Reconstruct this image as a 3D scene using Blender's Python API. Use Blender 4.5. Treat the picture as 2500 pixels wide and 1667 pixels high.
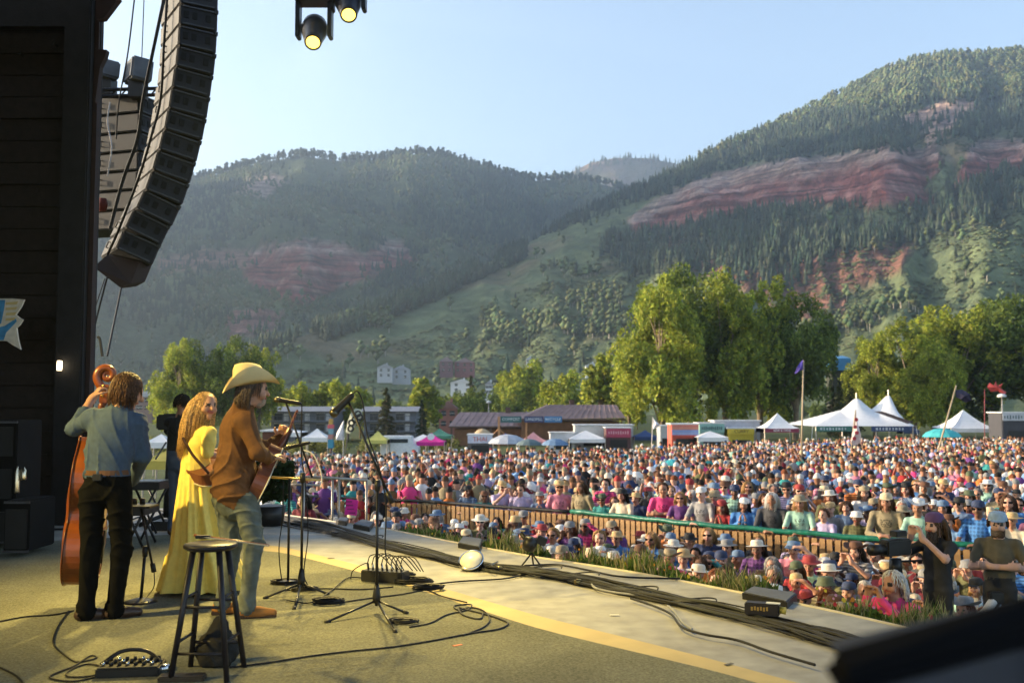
import bpy, bmesh, math, random
import numpy as np
from mathutils import Vector, Matrix
for o in list(bpy.data.objects): bpy.data.objects.remove(o, do_unlink=True)
R = math.radians
random.seed(7); np.random.seed(7)
sc = bpy.context.scene
COL = sc.collection
# ---------------------------------------------------------------- camera
CAMZ = 1.6; FPX = 2431.0; PITCH = math.atan(154.5 / FPX)
cd = bpy.data.cameras.new('camera'); cam = bpy.data.objects.new('camera', cd); COL.objects.link(cam)
cam.location = (0, 0, CAMZ); cam.rotation_euler = (R(90) + PITCH, 0, 0)
cd.lens = 35.0; cd.sensor_width = 36.0; cd.clip_start = 0.05; cd.clip_end = 20000
cd.dof.use_dof = True; cd.dof.focus_distance = 9.5; cd.dof.aperture_fstop = 2.6
sc.camera = cam
# ---------------------------------------------------------------- world, sun, exposure
SUN_AZ, SUN_EL = R(-82), R(11)      # azimuth from +Y, negative = towards -X
SUN_DIR = Vector((math.sin(SUN_AZ) * math.cos(SUN_EL), math.cos(SUN_AZ) * math.cos(SUN_EL), math.sin(SUN_EL)))
w = bpy.data.worlds.new('World'); sc.world = w; w.use_nodes = True
nt = w.node_tree; nt.nodes.clear()
sky = nt.nodes.new('ShaderNodeTexSky'); sky.sky_type = 'NISHITA'; sky.sun_disc = False
sky.sun_elevation = SUN_EL; sky.sun_rotation = SUN_AZ; sky.altitude = 2600; sky.air_density = 1.0; sky.dust_density = 10.0; sky.ozone_density = 0.0
bg = nt.nodes.new('ShaderNodeBackground'); bg.inputs[1].default_value = 0.125
wo = nt.nodes.new('ShaderNodeOutputWorld')
nt.links.new(sky.outputs[0], bg.inputs[0]); nt.links.new(bg.outputs[0], wo.inputs[0])
sl = bpy.data.lights.new('sun', 'SUN'); sun = bpy.data.objects.new('sun', sl); COL.objects.link(sun)
sl.energy = 5.0; sl.angle = R(0.5); sl.color = (1.0, 0.79, 0.53)
sun.rotation_euler = SUN_DIR.to_track_quat('Z', 'Y').to_euler()
sc.view_settings.view_transform = 'Standard'; sc.view_settings.look = 'None'
sc.view_settings.exposure = 1.97; sc.view_settings.gamma = 1.0
sc.cycles.use_denoising = True; sc.cycles.max_bounces = 6; sc.cycles.transparent_max_bounces = 8
sc.cycles.volume_bounces = 0; sc.cycles.diffuse_bounces = 3; sc.cycles.glossy_bounces = 2
sc.cycles.use_adaptive_sampling = True; sc.cycles.adaptive_threshold = 0.02
sc.cycles.sample_clamp_indirect = 4.0

# ---------------------------------------------------------------- survey helpers (pixels of the 2500 px wide photograph)
def ray(px, py):
    x = (px - 1250) / FPX; y = -(py - 833.5) / FPX
    c, s = math.cos(PITCH), math.sin(PITCH)
    return Vector((x, c - y * s, s + y * c))
def at(px, py, D):
    d = ray(px, py); return Vector((0, 0, CAMZ)) + d * (D / d.y)
def onz(px, py, z=0.0):
    d = ray(px, py); return Vector((0, 0, CAMZ)) + d * ((z - CAMZ) / d.z)
def proj(P):
    P = np.asarray(P, float).reshape(-1, 3); c, s = math.cos(PITCH), math.sin(PITCH)
    x = P[:, 0]; y = P[:, 1]; z = P[:, 2] - CAMZ
    f = y * c + z * s; u = -y * s + z * c
    return np.stack([1250 + FPX * x / f, 833.5 - FPX * u / f], 1)
def clamp(x, a, b): return max(a, min(b, x))
def gz(X, Y):
    s = 0.025 + (0.014 - 0.025) * clamp((X + 10) / 40, 0, 1)
    return -1.7 - s * clamp(Y - 18, 0, 110)
def hsh(ix, iy, seed):
    h = np.sin(ix * 127.1 + iy * 311.7 + seed * 74.7) * 43758.5453
    return h - np.floor(h)
def vnoise(x, y, seed=0):
    ix = np.floor(x); iy = np.floor(y); fx = x - ix; fy = y - iy
    fx = fx * fx * (3 - 2 * fx); fy = fy * fy * (3 - 2 * fy)
    a = hsh(ix, iy, seed); b = hsh(ix + 1, iy, seed); c = hsh(ix, iy + 1, seed); d = hsh(ix + 1, iy + 1, seed)
    return (a * (1 - fx) + b * fx) * (1 - fy) + (c * (1 - fx) + d * fx) * fy
def fbm(x, y, seed=0, n=4):
    v = 0; a = 0.5; t = 0
    for i in range(n):
        v = v + a * vnoise(x * 2 ** i, y * 2 ** i, seed + i * 13); t += a; a *= 0.5
    return v / t

# ---------------------------------------------------------------- materials
MATS = {}
def mat(name, col=(.5, .5, .5), rough=.6, metal=0., var=.12, scale=6., bump=0., bscale=40., spec=.4, emit=None, objcol=False,
        attr=None, transl=0., ramp=None, alpha=1., var2=None, wave=None, bdist=.02, prints=False):
    if name in MATS: return MATS[name]
    m = bpy.data.materials.new(name); m.use_nodes = True; MATS[name] = m
    t = m.node_tree; N = t.nodes; L = t.links; b = N['Principled BSDF']
    b.inputs['Roughness'].default_value = rough; b.inputs['Metallic'].default_value = metal
    b.inputs['Specular IOR Level'].default_value = spec
    if alpha < 1: b.inputs['Alpha'].default_value = alpha
    tc = N.new('ShaderNodeTexCoord')
    nz = N.new('ShaderNodeTexNoise'); nz.inputs['Scale'].default_value = scale; nz.inputs['Detail'].default_value = 5
    L.new(tc.outputs['Object'], nz.inputs['Vector'])
    mr = N.new('ShaderNodeMapRange'); mr.inputs[1].default_value = .3; mr.inputs[2].default_value = .7
    mr.inputs[3].default_value = 1 - var; mr.inputs[4].default_value = 1 + var
    L.new(nz.outputs['Fac'], mr.inputs[0])
    vm = N.new('ShaderNodeVectorMath'); vm.operation = 'SCALE'
    if objcol:
        oi = N.new('ShaderNodeObjectInfo'); L.new(oi.outputs['Color'], vm.inputs[0])
    elif attr:
        at_ = N.new('ShaderNodeAttribute'); at_.attribute_name = attr; L.new(at_.outputs['Color'], vm.inputs[0])
    elif ramp:
        oi = N.new('ShaderNodeObjectInfo'); cr = N.new('ShaderNodeValToRGB'); cr.color_ramp.interpolation = 'CONSTANT'
        el = cr.color_ramp.elements
        while len(el) < len(ramp): el.new(.5)
        for i, c in enumerate(ramp): el[i].position = i / len(ramp); el[i].color = (*c, 1)
        L.new(oi.outputs['Random'], cr.inputs[0]); L.new(cr.outputs[0], vm.inputs[0])
    elif var2:
        n2 = N.new('ShaderNodeTexNoise'); n2.inputs['Scale'].default_value = var2[1]; n2.inputs['Detail'].default_value = 4
        L.new(tc.outputs['Object'], n2.inputs['Vector'])
        cr = N.new('ShaderNodeValToRGB'); cr.color_ramp.elements[0].position = .35; cr.color_ramp.elements[1].position = .65
        cr.color_ramp.elements[0].color = (*col, 1); cr.color_ramp.elements[1].color = (*var2[0], 1)
        L.new(n2.outputs['Fac'], cr.inputs[0]); L.new(cr.outputs[0], vm.inputs[0])
    else:
        vm.inputs[0].default_value = col
    fac = mr.outputs[0]
    if prints:   # some tops are striped, some carry a chest print
        o2 = N.new('ShaderNodeObjectInfo'); sx = N.new('ShaderNodeSeparateXYZ'); L.new(tc.outputs['Object'], sx.inputs[0])
        def mth(op, a, b_):
            q = N.new('ShaderNodeMath'); q.operation = op
            for i_, v_ in enumerate((a, b_)):
                if isinstance(v_, (int, float)): q.inputs[i_].default_value = v_
                else: L.new(v_, q.inputs[i_])
            return q.outputs[0]
        rnd = o2.outputs['Random']; st = mth('GREATER_THAN', mth('SINE', mth('MULTIPLY', sx.outputs[2], 150.0), 0), .1); stripe = mth('MULTIPLY', st, mth('LESS_THAN', rnd, .16))
        plaid = mth('MULTIPLY', mth('GREATER_THAN', mth('ADD', mth('SINE', mth('MULTIPLY', sx.outputs[2], 110.0), 0), mth('SINE', mth('MULTIPLY', sx.outputs[0], 110.0), 0)), .2), mth('GREATER_THAN', rnd, .86))
        inx = mth('LESS_THAN', mth('ABSOLUTE', sx.outputs[0], 0), .085); inz = mth('LESS_THAN', mth('ABSOLUTE', mth('SUBTRACT', sx.outputs[2], 1.27), 0), .06); pn = N.new('ShaderNodeTexNoise'); pn.inputs['Scale'].default_value = 45; L.new(tc.outputs['Object'], pn.inputs['Vector'])
        prt = mth('MULTIPLY', mth('MULTIPLY', inx, inz), mth('MULTIPLY', mth('GREATER_THAN', pn.outputs['Fac'], .5), mth('MULTIPLY', mth('GREATER_THAN', rnd, .35), mth('LESS_THAN', rnd, .72))))
        k_ = mth('SUBTRACT', 1.0, mth('ADD', mth('MULTIPLY', stripe, .55), mth('ADD', mth('MULTIPLY', plaid, .45), mth('MULTIPLY', prt, .65))))
        fac = mth('MULTIPLY', mr.outputs[0], k_)
    L.new(fac, vm.inputs['Scale'])
    L.new(vm.outputs[0], b.inputs['Base Color'])
    if bump:
        bn = N.new('ShaderNodeTexNoise'); bn.inputs['Scale'].default_value = bscale; bn.inputs['Detail'].default_value = 4
        L.new(tc.outputs['Object'], bn.inputs['Vector'])
        src = bn.outputs['Fac']
        if wave:
            wv = N.new('ShaderNodeTexWave'); wv.inputs['Scale'].default_value = wave; wv.inputs['Distortion'].default_value = 4
            L.new(tc.outputs['Object'], wv.inputs['Vector']); src = wv.outputs['Fac']
        bp = N.new('ShaderNodeBump'); bp.inputs['Strength'].default_value = bump; bp.inputs['Distance'].default_value = bdist
        L.new(src, bp.inputs['Height']); L.new(bp.outputs[0], b.inputs['Normal'])
    if emit:
        b.inputs['Emission Color'].default_value = (*emit[0], 1); b.inputs['Emission Strength'].default_value = emit[1]
    if transl:
        tr = N.new('ShaderNodeBsdfTranslucent'); L.new(vm.outputs[0], tr.inputs[0])
        mx = N.new('ShaderNodeMixShader'); mx.inputs[0].default_value = transl
        out = [n for n in N if n.type == 'OUTPUT_MATERIAL'][0]
        L.new(b.outputs[0], mx.inputs[1]); L.new(tr.outputs[0], mx.inputs[2]); L.new(mx.outputs[0], out.inputs[0])
    return m

# ---------------------------------------------------------------- mesh helpers
def mk_mesh(name, V, F, mats, mi=None, smooth=False, col=None):
    """V (n,3); F array (m,k) with k = 3 or 4; mats list"""
    V = np.ascontiguousarray(V, np.float32); F = np.ascontiguousarray(F, np.int32)
    me = bpy.data.meshes.new(name); k = F.shape[1]
    me.vertices.add(len(V)); me.vertices.foreach_set('co', V.ravel())
    me.loops.add(F.size); me.loops.foreach_set('vertex_index', F.ravel())
    me.polygons.add(len(F)); me.polygons.foreach_set('loop_start', np.arange(0, F.size, k, dtype=np.int32))
    for m in mats: me.materials.append(m)
    if mi is not None: me.polygons.foreach_set('material_index', np.ascontiguousarray(mi, np.int32))
    if smooth: me.polygons.foreach_set('use_smooth', np.ones(len(F), bool))
    me.update(calc_edges=True)
    if col is not None:
        a = me.color_attributes.new('Col', 'FLOAT_COLOR', 'POINT')
        c = np.ones((len(V), 4), np.float32); c[:, :3] = col; a.data.foreach_set('color', c.ravel())
    me.validate()
    return me
def link(name, me, parent=None, loc=None):
    o = bpy.data.objects.new(name, me); COL.objects.link(o)
    if parent is not None: o.parent = parent
    if loc is not None: o.location = loc
    return o
def tag(o, label, cat, group=None, kind=None):
    if label: o['label'] = label
    if cat: o['category'] = cat
    if group: o['group'] = group
    if kind: o['kind'] = kind
    return o
def thing(name, loc, label, cat, group=None, rz=0.0):
    o = bpy.data.objects.new(name, None); COL.objects.link(o); o.location = loc; o.rotation_euler = (0, 0, rz)
    o.empty_display_size = .1
    return tag(o, label, cat, group)
def struct(o, label=None):
    o['kind'] = 'structure'
    if label: o['label'] = label
    return o
def frame(d, up=(0, 0, 1)):
    d = Vector(d).normalized(); u = Vector(up)
    if abs(d.dot(u)) > .98: u = Vector((0, 1, 0))
    s = d.cross(u).normalized(); u = s.cross(d).normalized()
    return s, u
def spline(pts, n=8):
    P = [Vector(p) for p in pts]
    if len(P) < 3: return P
    Q = [P[0] * 2 - P[1]] + P + [P[-1] * 2 - P[-2]]; out = []
    for i in range(1, len(Q) - 2):
        a, b, c, d = Q[i - 1], Q[i], Q[i + 1], Q[i + 2]
        for j in range(n):
            t = j / n
            out.append(.5 * ((2 * b) + (c - a) * t + (2 * a - 5 * b + 4 * c - d) * t * t + (3 * b - a - 3 * c + d) * t ** 3))
    out.append(P[-1]); return out
class MB:
    def __init__(s): s.v = []; s.f = []; s.m = []; s.cm = 0
    def add(s, vs, fs):
        o = len(s.v); s.v += [Vector(v) for v in vs]; s.f += [[i + o for i in f] for f in fs]; s.m += [s.cm] * len(fs); return s
    def box(s, c, size, M=None):
        x, y, z = [k / 2 for k in size]; c = Vector(c)
        vs = [Vector((a * x, b * y, d * z)) for a in (-1, 1) for b in (-1, 1) for d in (-1, 1)]
        if M is not None: vs = [M @ v for v in vs]
        return s.add([c + v for v in vs], [(0, 1, 3, 2), (4, 6, 7, 5), (0, 4, 5, 1), (2, 3, 7, 6), (0, 2, 6, 4), (1, 5, 7, 3)])
    def cyl(s, p0, p1, r0, r1=None, n=10, caps=True):
        p0, p1 = Vector(p0), Vector(p1); r1 = r0 if r1 is None else r1
        a, u = frame(p1 - p0); vs = []; fs = []
        for p, r in ((p0, r0), (p1, r1)):
            for i in range(n):
                t = 2 * math.pi * i / n; vs.append(p + (a * math.cos(t) + u * math.sin(t)) * r)
        for i in range(n): j = (i + 1) % n; fs.append((i, j, n + j, n + i))
        if caps: fs += [tuple(range(n))[::-1], tuple(range(n, 2 * n))]
        return s.add(vs, fs)
    def tube(s, pts, r, n=6, rr=None):
        P = [Vector(p) for p in pts]; vs = []; fs = []; k = len(P); up = Vector((0, 0, 1))
        for i, p in enumerate(P):
            d = P[min(i + 1, k - 1)] - P[max(i - 1, 0)]
            if d.length < 1e-9: d = Vector((0, 0, 1))
            a, u = frame(d, up); up = u
            q = rr[i] if rr else r
            for j in range(n):
                t = 2 * math.pi * j / n; vs.append(p + (a * math.cos(t) + u * math.sin(t)) * q)
        for i in range(k - 1):
            for j in range(n):
                jj = (j + 1) % n; fs.append((i * n + j, i * n + jj, (i + 1) * n + jj, (i + 1) * n + j))
        fs += [tuple(range(n))[::-1], tuple(range((k - 1) * n, k * n))]
        return s.add(vs, fs)
    def lathe(s, prof, c=(0, 0, 0), n=20, ax=None):
        c = Vector(c); vs = []; fs = []; k = len(prof)
        M = Matrix.Identity(3)
        if ax is not None: M = Vector(ax).to_track_quat('Z', 'Y').to_matrix()
        for r, z in prof:
            for j in range(n):
                t = 2 * math.pi * j / n; vs.append(c + M @ Vector((r * math.cos(t), r * math.sin(t), z)))
        for i in range(k - 1):
            for j in range(n):
                jj = (j + 1) % n; fs.append((i * n + j, i * n + jj, (i + 1) * n + jj, (i + 1) * n + j))
        return s.add(vs, fs)
    def prism(s, poly, ext):
        n = len(poly); P = [Vector(p) for p in poly]; e = Vector(ext)
        return s.add(P + [p + e for p in P], [tuple(range(n))[::-1], tuple(range(n, 2 * n))] + [(i, (i + 1) % n, n + (i + 1) % n, n + i) for i in range(n)])
    def quad(s, a, b, c, d): return s.add([a, b, c, d], [(0, 1, 2, 3)])
    def mesh(s, name, mats, smooth=False, off=(0, 0, 0), bevel=0):
        off = Vector(off); me = bpy.data.meshes.new(name)
        me.from_pydata([v - off for v in s.v], [], s.f)
        for m in (mats if isinstance(mats, (list, tuple)) else [mats]): me.materials.append(m)
        if any(s.m): me.polygons.foreach_set('material_index', s.m)
        bm = bmesh.new(); bm.from_mesh(me); bmesh.ops.recalc_face_normals(bm, faces=bm.faces)
        if bevel: bmesh.ops.bevel(bm, geom=list(bm.edges), offset=bevel, segments=2, affect='EDGES', clamp_overlap=True)
        bm.to_mesh(me); bm.free()
        if smooth: me.polygons.foreach_set('use_smooth', [True] * len(me.polygons))
        me.update(); return me
    def build(s, name, mats, parent=None, smooth=False, world=True, bevel=0):
        off = parent.location if (parent is not None and world) else (0, 0, 0)
        if parent is not None and world and parent.parent is not None:
            off = parent.location + parent.parent.location
        return link(name, s.mesh(name, mats, smooth, off, bevel), parent)
    def solo(s, name, mats, label, cat, group=None, smooth=False, bevel=0, base=None):
        """one-mesh thing with its origin at its base"""
        if base is None:
            xs = [v.x for v in s.v]; ys = [v.y for v in s.v]; zs = [v.z for v in s.v]
            base = Vector(((min(xs) + max(xs)) / 2, (min(ys) + max(ys)) / 2, min(zs)))
        o = link(name, s.mesh(name, mats, smooth, base, bevel), None, base)
        return tag(o, label, cat, group)
def copy_tree(o, parent=None):
    c = o.copy(); COL.objects.link(c); c.parent = parent
    for ch in o.children: copy_tree(ch, c)
    return c
def inpoly(u, v, poly):
    r = np.zeros(len(u), bool); n = len(poly)
    for i in range(n):
        x0, y0 = poly[i]; x1, y1 = poly[(i + 1) % n]
        if y0 == y1: continue
        c = ((y0 > v) != (y1 > v)) & (u < (x1 - x0) * (v - y0) / (y1 - y0) + x0)
        r ^= c
    return r
def text(name, s, M, size, m, parent, ext=0.0):
    cu = bpy.data.curves.new(name, 'FONT'); cu.body = s; cu.size = size; cu.align_x = 'CENTER'; cu.align_y = 'CENTER'; cu.extrude = ext
    cu.materials.append(m)
    o = bpy.data.objects.new(name, cu); COL.objects.link(o)
    bpy.context.view_layer.update(); me = bpy.data.meshes.new_from_object(o.evaluated_get(bpy.context.evaluated_depsgraph_get()))
    bpy.data.objects.remove(o, do_unlink=True)
    o = link(name, me, parent); o.matrix_local = M
    return o
HAZE = 0.00025
LAMP_A = 1150; LAMP_B = 2300
# ================================================================ TERRAIN
d2t = lambda L: [(x * 1.063, y * 1.063) for x, y in L]
def interp(L, x): xs, ys = zip(*L); return np.interp(x, xs, ys)
def terrain_mat():
    m = bpy.data.materials.new('mountain_ground'); m.use_nodes = True; t = m.node_tree; N = t.nodes; L = t.links; b = N['Principled BSDF']
    b.inputs['Roughness'].default_value = .95; b.inputs['Specular IOR Level'].default_value = .1
    tc = N.new('ShaderNodeTexCoord'); a = N.new('ShaderNodeAttribute'); a.attribute_name = 'Col'; rk = N.new('ShaderNodeAttribute'); rk.attribute_name = 'Rock'
    def noise(sc, det=6, vec=None):
        n = N.new('ShaderNodeTexNoise'); n.inputs['Scale'].default_value = sc; n.inputs['Detail'].default_value = det; n.inputs['Roughness'].default_value = .65; L.new(vec or tc.outputs['Object'], n.inputs['Vector']); return n.outputs['Fac']
    def rng(src, a0, a1, b0, b1):
        r = N.new('ShaderNodeMapRange'); r.inputs[1].default_value = a0; r.inputs[2].default_value = a1; r.inputs[3].default_value = b0; r.inputs[4].default_value = b1; L.new(src, r.inputs[0]); return r.outputs[0]
    def math_(op, x, y):
        q = N.new('ShaderNodeMath'); q.operation = op
        for i, v in enumerate((x, y)):
            if isinstance(v, float): q.inputs[i].default_value = v
            else: L.new(v, q.inputs[i])
        return q.outputs[0]
    # strata: noise squeezed in height, so that it reads as beds running along the slope
    mp = N.new('ShaderNodeMapping'); mp.inputs['Scale'].default_value = (.010, .010, .22); mp.inputs['Rotation'].default_value = (0, R(3), 0); L.new(tc.outputs['Object'], mp.inputs['Vector'])
    bed = noise(1.0, 5, mp.outputs[0]); mp2 = N.new('ShaderNodeMapping'); mp2.inputs['Scale'].default_value = (.11, .11, .02); L.new(tc.outputs['Object'], mp2.inputs['Vector']); crack = noise(1.0, 5, mp2.outputs[0])
    rockv = math_('MULTIPLY', rng(bed, .36, .64, .35, 1.45), rng(crack, .35, .65, .65, 1.3)); soilv = rng(noise(.06), .3, .7, .6, 1.4)
    mx = N.new('ShaderNodeMix'); L.new(rk.outputs['Fac'], mx.inputs[0]); L.new(soilv, mx.inputs[2]); L.new(rockv, mx.inputs[3])
    vm = N.new('ShaderNodeVectorMath'); vm.operation = 'SCALE'; L.new(a.outputs['Color'], vm.inputs[0]); L.new(mx.outputs[0], vm.inputs['Scale']); L.new(vm.outputs[0], b.inputs['Base Color'])
    hgt = math_('ADD', math_('MULTIPLY', math_('ADD', bed, crack), rk.outputs['Fac']), math_('MULTIPLY', noise(.07), .7))
    bp = N.new('ShaderNodeBump'); bp.inputs['Strength'].default_value = 1.0; bp.inputs['Distance'].default_value = 9.0; L.new(hgt, bp.inputs['Height']); L.new(bp.outputs[0], b.inputs['Normal'])
    return m
M_ter = terrain_mat()
def set_rock(o, r):
    a = o.data.attributes.new('Rock', 'FLOAT', 'POINT'); a.data.foreach_set('value', np.ascontiguousarray(np.clip(r, 0, 1), np.float32))
_unused = mat('mountain_plain', attr='Col', rough=.95, var=.4, scale=.05, bump=1.0, bscale=.07, spec=.1, bdist=8.)
M_fol = mat('far_foliage', attr='Col', rough=.9, var=.25, scale=.15, spec=.1)
# ---- ground sheet
g = np.concatenate([np.linspace(-60, 0, 7)[:-1], np.linspace(0, 150, 61)[:-1], 150 * (6000 / 150) ** np.linspace(0, 1, 24)])
gx = np.concatenate([-np.geomspace(60, 5000, 16)[::-1], np.linspace(-58, 58, 59), np.geomspace(60, 5000, 16)])
GX, GY = np.meshgrid(gx, g, indexing='ij')
s_ = 0.025 + (0.014 - 0.025) * np.clip((GX + 10) / 40, 0, 1)
GZ = -1.7 - s_ * np.clip(GY - 18, 0, 110) - np.clip(GY - 400, 0, 2000) * 0.002
GZ = GZ + (fbm(GX * .15, GY * .15, 3) - .5) * .10
nx_, ny_ = GX.shape
idx = np.arange(nx_ * ny_).reshape(nx_, ny_)
Fq = np.stack([idx[:-1, :-1], idx[1:, :-1], idx[1:, 1:], idx[:-1, 1:]], -1).reshape(-1, 4)
gcol = np.array([.085, .10, .04]) * (0.7 + .6 * fbm(GX * .4, GY * .4, 9)).ravel()[:, None]
M_gr = mat('trodden_grass', attr='Col', rough=.95, var=.3, scale=.8, bump=.4, bscale=6, spec=.1)
ground = link('ground', mk_mesh('ground', np.stack([GX, GY, GZ], -1).reshape(-1, 3), Fq, [M_gr], smooth=True, col=gcol))
struct(ground)

def mountain(sil, Drs, Dbs, x0, x1, ncol, nrow, seed, zb=-6, gp=1.2, relief=.10):
    cols = np.linspace(x0, x1, ncol)
    ys = interp(sil, cols); Dr = interp(Drs, cols); Db = interp(Dbs, cols)
    V = []; t = np.concatenate([np.linspace(0, 1, nrow), np.linspace(1, 1.6, 12)[1:]])
    out = np.zeros((ncol, len(t), 3)); T = np.zeros((ncol, len(t)))
    for i, px in enumerate(cols):
        P = at(px, ys[i], Dr[i]); zr = P.z; sl = P.x / P.y
        Y = Db[i] + (Dr[i] - Db[i]) * t
        f = np.where(t <= 1, np.clip(t, 0, 1) ** gp, 1 - (np.clip(t, 1, 2) - 1) * .9)
        out[i, :, 0] = sl * Y; out[i, :, 1] = Y; out[i, :, 2] = zb + (zr - zb) * f; T[i] = t
    X, Y, Z = out[..., 0], out[..., 1], out[..., 2]
    H = (out[:, nrow - 1, 2] - zb)[:, None]
    env = 4 * np.clip(T, 0, 1) * np.clip(1 - T, 0, 1)
    az = X / np.maximum(Y, 1)
    gul = 1 - np.abs(2 * fbm(az * 16 + fbm(X * .004, Y * .004, seed) * 1.5, T * 1.2, seed + 5, 4) - 1)
    dz = ((fbm(X * .006, Y * .006, seed, 5) - .5) * 1.5 - (gul - .75) * .9) * relief * H * env
    out[..., 2] += dz + (fbm(X * .05, Y * .05, seed + 2, 3) - .5) * 5 * np.clip(env * 3, 0, 1)
    ids = np.arange(ncol * len(t)).reshape(ncol, len(t))
    F = np.stack([ids[:-1, :-1], ids[1:, :-1], ids[1:, 1:], ids[:-1, 1:]], -1).reshape(-1, 4)
    return out.reshape(-1, 3), F, T.ravel()
def soft(u, v, poly, w, seed):
    """polygon test with a ragged border"""
    r = 0
    for k in range(3):
        du = (fbm(u * .02 + k * 7, v * .02, seed + k) - .5) * w * 3; dv = (fbm(u * .02, v * .02 + k * 9, seed + 20 + k) - .5) * w * 3
        r = r + inpoly(u + du, v + dv, poly)
    return r / 3
# template trees
def t_conifer():
    V = []; F = []; C = []
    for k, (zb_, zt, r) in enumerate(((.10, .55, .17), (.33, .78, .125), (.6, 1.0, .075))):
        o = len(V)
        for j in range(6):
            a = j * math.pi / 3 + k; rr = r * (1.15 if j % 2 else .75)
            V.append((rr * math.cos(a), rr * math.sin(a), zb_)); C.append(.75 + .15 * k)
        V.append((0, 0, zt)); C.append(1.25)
        F += [(o + j, o + (j + 1) % 6, o + 6) for j in range(6)]
    return np.array(V), np.array(F), np.array(C), np.zeros(len(V))
def t_aspen():
    rs = np.random.RandomState(3); V = []; F = []; C = []; K = []
    for z in (-.05, .55):
        for j in range(3): V.append((.022 * math.cos(j * 2.1), .022 * math.sin(j * 2.1), z)); C.append(1); K.append(1)
    F += [(0, 1, 4), (0, 4, 3), (1, 2, 5), (1, 5, 4), (2, 0, 3), (2, 3, 5)]
    for cx, cy, cz, r in ((0, 0, .82, .17), (.07, .05, .60, .20), (-.07, -.04, .42, .20)):
        o = len(V)
        for d in ((1, 0, 0), (0, 1, 0), (-1, 0, 0), (0, -1, 0), (0, 0, 1.2), (0, 0, -1)):
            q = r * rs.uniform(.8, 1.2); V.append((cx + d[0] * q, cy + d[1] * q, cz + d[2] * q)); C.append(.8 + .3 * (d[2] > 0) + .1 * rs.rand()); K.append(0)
        for j in range(4):
            F += [(o + j, o + (j + 1) % 4, o + 4), (o + (j + 1) % 4, o + j, o + 5)]
    return np.array(V), np.array(F), np.array(C), np.array(K)
def scatter(name, tmpl, P, hts, tint, seed, trunk=(.32, .30, .26)):
    rs = np.random.RandomState(seed); V, F, C, K = tmpl; n = len(P); k = len(V)
    a = rs.rand(n) * 6.283; ca, sa = np.cos(a)[:, None], np.sin(a)[:, None]
    w = rs.uniform(.85, 1.25, n)[:, None]
    jit = rs.uniform(.85, 1.15, (n, k))
    x = (V[None, :, 0] * ca - V[None, :, 1] * sa) * hts[:, None] * w * jit
    y = (V[None, :, 0] * sa + V[None, :, 1] * ca) * hts[:, None] * w * jit
    z = V[None, :, 2] * hts[:, None]
    VV = np.stack([x + P[:, :1], y + P[:, 1:2], z + P[:, 2:3]], -1).reshape(-1, 3)
    FF = (F[None] + (np.arange(n) * k)[:, None, None]).reshape(-1, 3)
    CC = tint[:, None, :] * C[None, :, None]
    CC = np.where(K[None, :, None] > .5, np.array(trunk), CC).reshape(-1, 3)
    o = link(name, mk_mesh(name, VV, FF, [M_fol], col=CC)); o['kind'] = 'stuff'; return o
def sample(V, F, dens, n, seed):
    rs = np.random.RandomState(seed); A = V[F[:, 0]]; B = V[F[:, 1]]; C_ = V[F[:, 2]]; D = V[F[:, 3]]
    ar = np.linalg.norm(np.cross(C_ - A, D - B), axis=1) * dens[F].mean(1)
    p = np.cumsum(ar); p /= p[-1]; i = np.searchsorted(p, rs.rand(n)); i = np.clip(i, 0, len(F) - 1)
    a = rs.rand(n, 1); b = rs.rand(n, 1)
    return (A[i] * (1 - a) + B[i] * a) * (1 - b) + (D[i] * (1 - a) + C_[i] * a) * b
MEADOW = np.array([.115, .145, .075]); FLOOR = np.array([.07, .09, .05]); RED = np.array([.27, .095, .085]); PALE = np.array([.42, .32, .28]); SOIL = np.array([.20, .125, .09])
def paint(V, cl):
    """colour of the ground itself: meadow, forest floor, red and pale rock strata"""
    return None

# ---- the mountain across the valley (its unseen flank, outside the frame, is raised to shade the nearer mountain)
silL = [(-3500, 985), (-3050, 520), (-2600, 60), (-2000, -220), (-1500, -300), (-900, -200), (-400, 160), (0, 330), (230, 430)] + d2t([(430, 418), (500, 400), (620, 370), (700, 360), (780, 370), (860, 368), (930, 356), (1000, 357), (1060, 370), (1130, 392), (1180, 408), (1230, 416), (1280, 412), (1330, 414), (1400, 428), (1500, 455), (1620, 520), (1700, 700)])
DrL = [(-3500, 1000), (-2700, 1100), (-1500, 1250), (-400, 1600), (230, 1850), (1000, 1900), (1800, 2100)]
DbL = [(-3500, 700), (-2700, 700), (-1500, 700), (230, 760), (1000, 850), (1800, 1000)]
VL, FL, TL = mountain(silL, DrL, DbL, -3500, 1800, 480, 110, 11, gp=1.15, relief=.13)
uL, vL = proj(VL).T
redL = [(587, 655), (614, 613), (725, 586), (821, 590), (890, 625), (936, 590), (989, 594), (1012, 632), (897, 674), (802, 720), (725, 745), (683, 725), (614, 690)]
redL2 = [(549, 770), (614, 752), (690, 768), (668, 805), (560, 830)]
redL3 = [(380, 620), (614, 610), (614, 650), (380, 668)]
paleL = [(575, 470), (605, 435), (660, 420), (700, 445), (640, 480)]
front = TL <= 1.0
rk = soft(uL, vL, redL, 14, 1); rk2 = soft(uL, vL, redL2, 10, 2) + .7 * soft(uL, vL, redL3, 16, 5); rk3 = soft(uL, vL, paleL, 12, 3)
strata = .5 + .5 * np.sin(VL[:, 2] * .35 + 6 * fbm(VL[:, 0] * .01, VL[:, 1] * .01, 4))
nL = fbm(VL[:, 0] * .008, VL[:, 1] * .008, 21)
cL = FLOOR + (MEADOW - FLOOR) * np.clip((nL - .42) * 5, 0, 1)[:, None]
up = np.clip((640 - vL) / 40, 0, 1)
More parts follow.
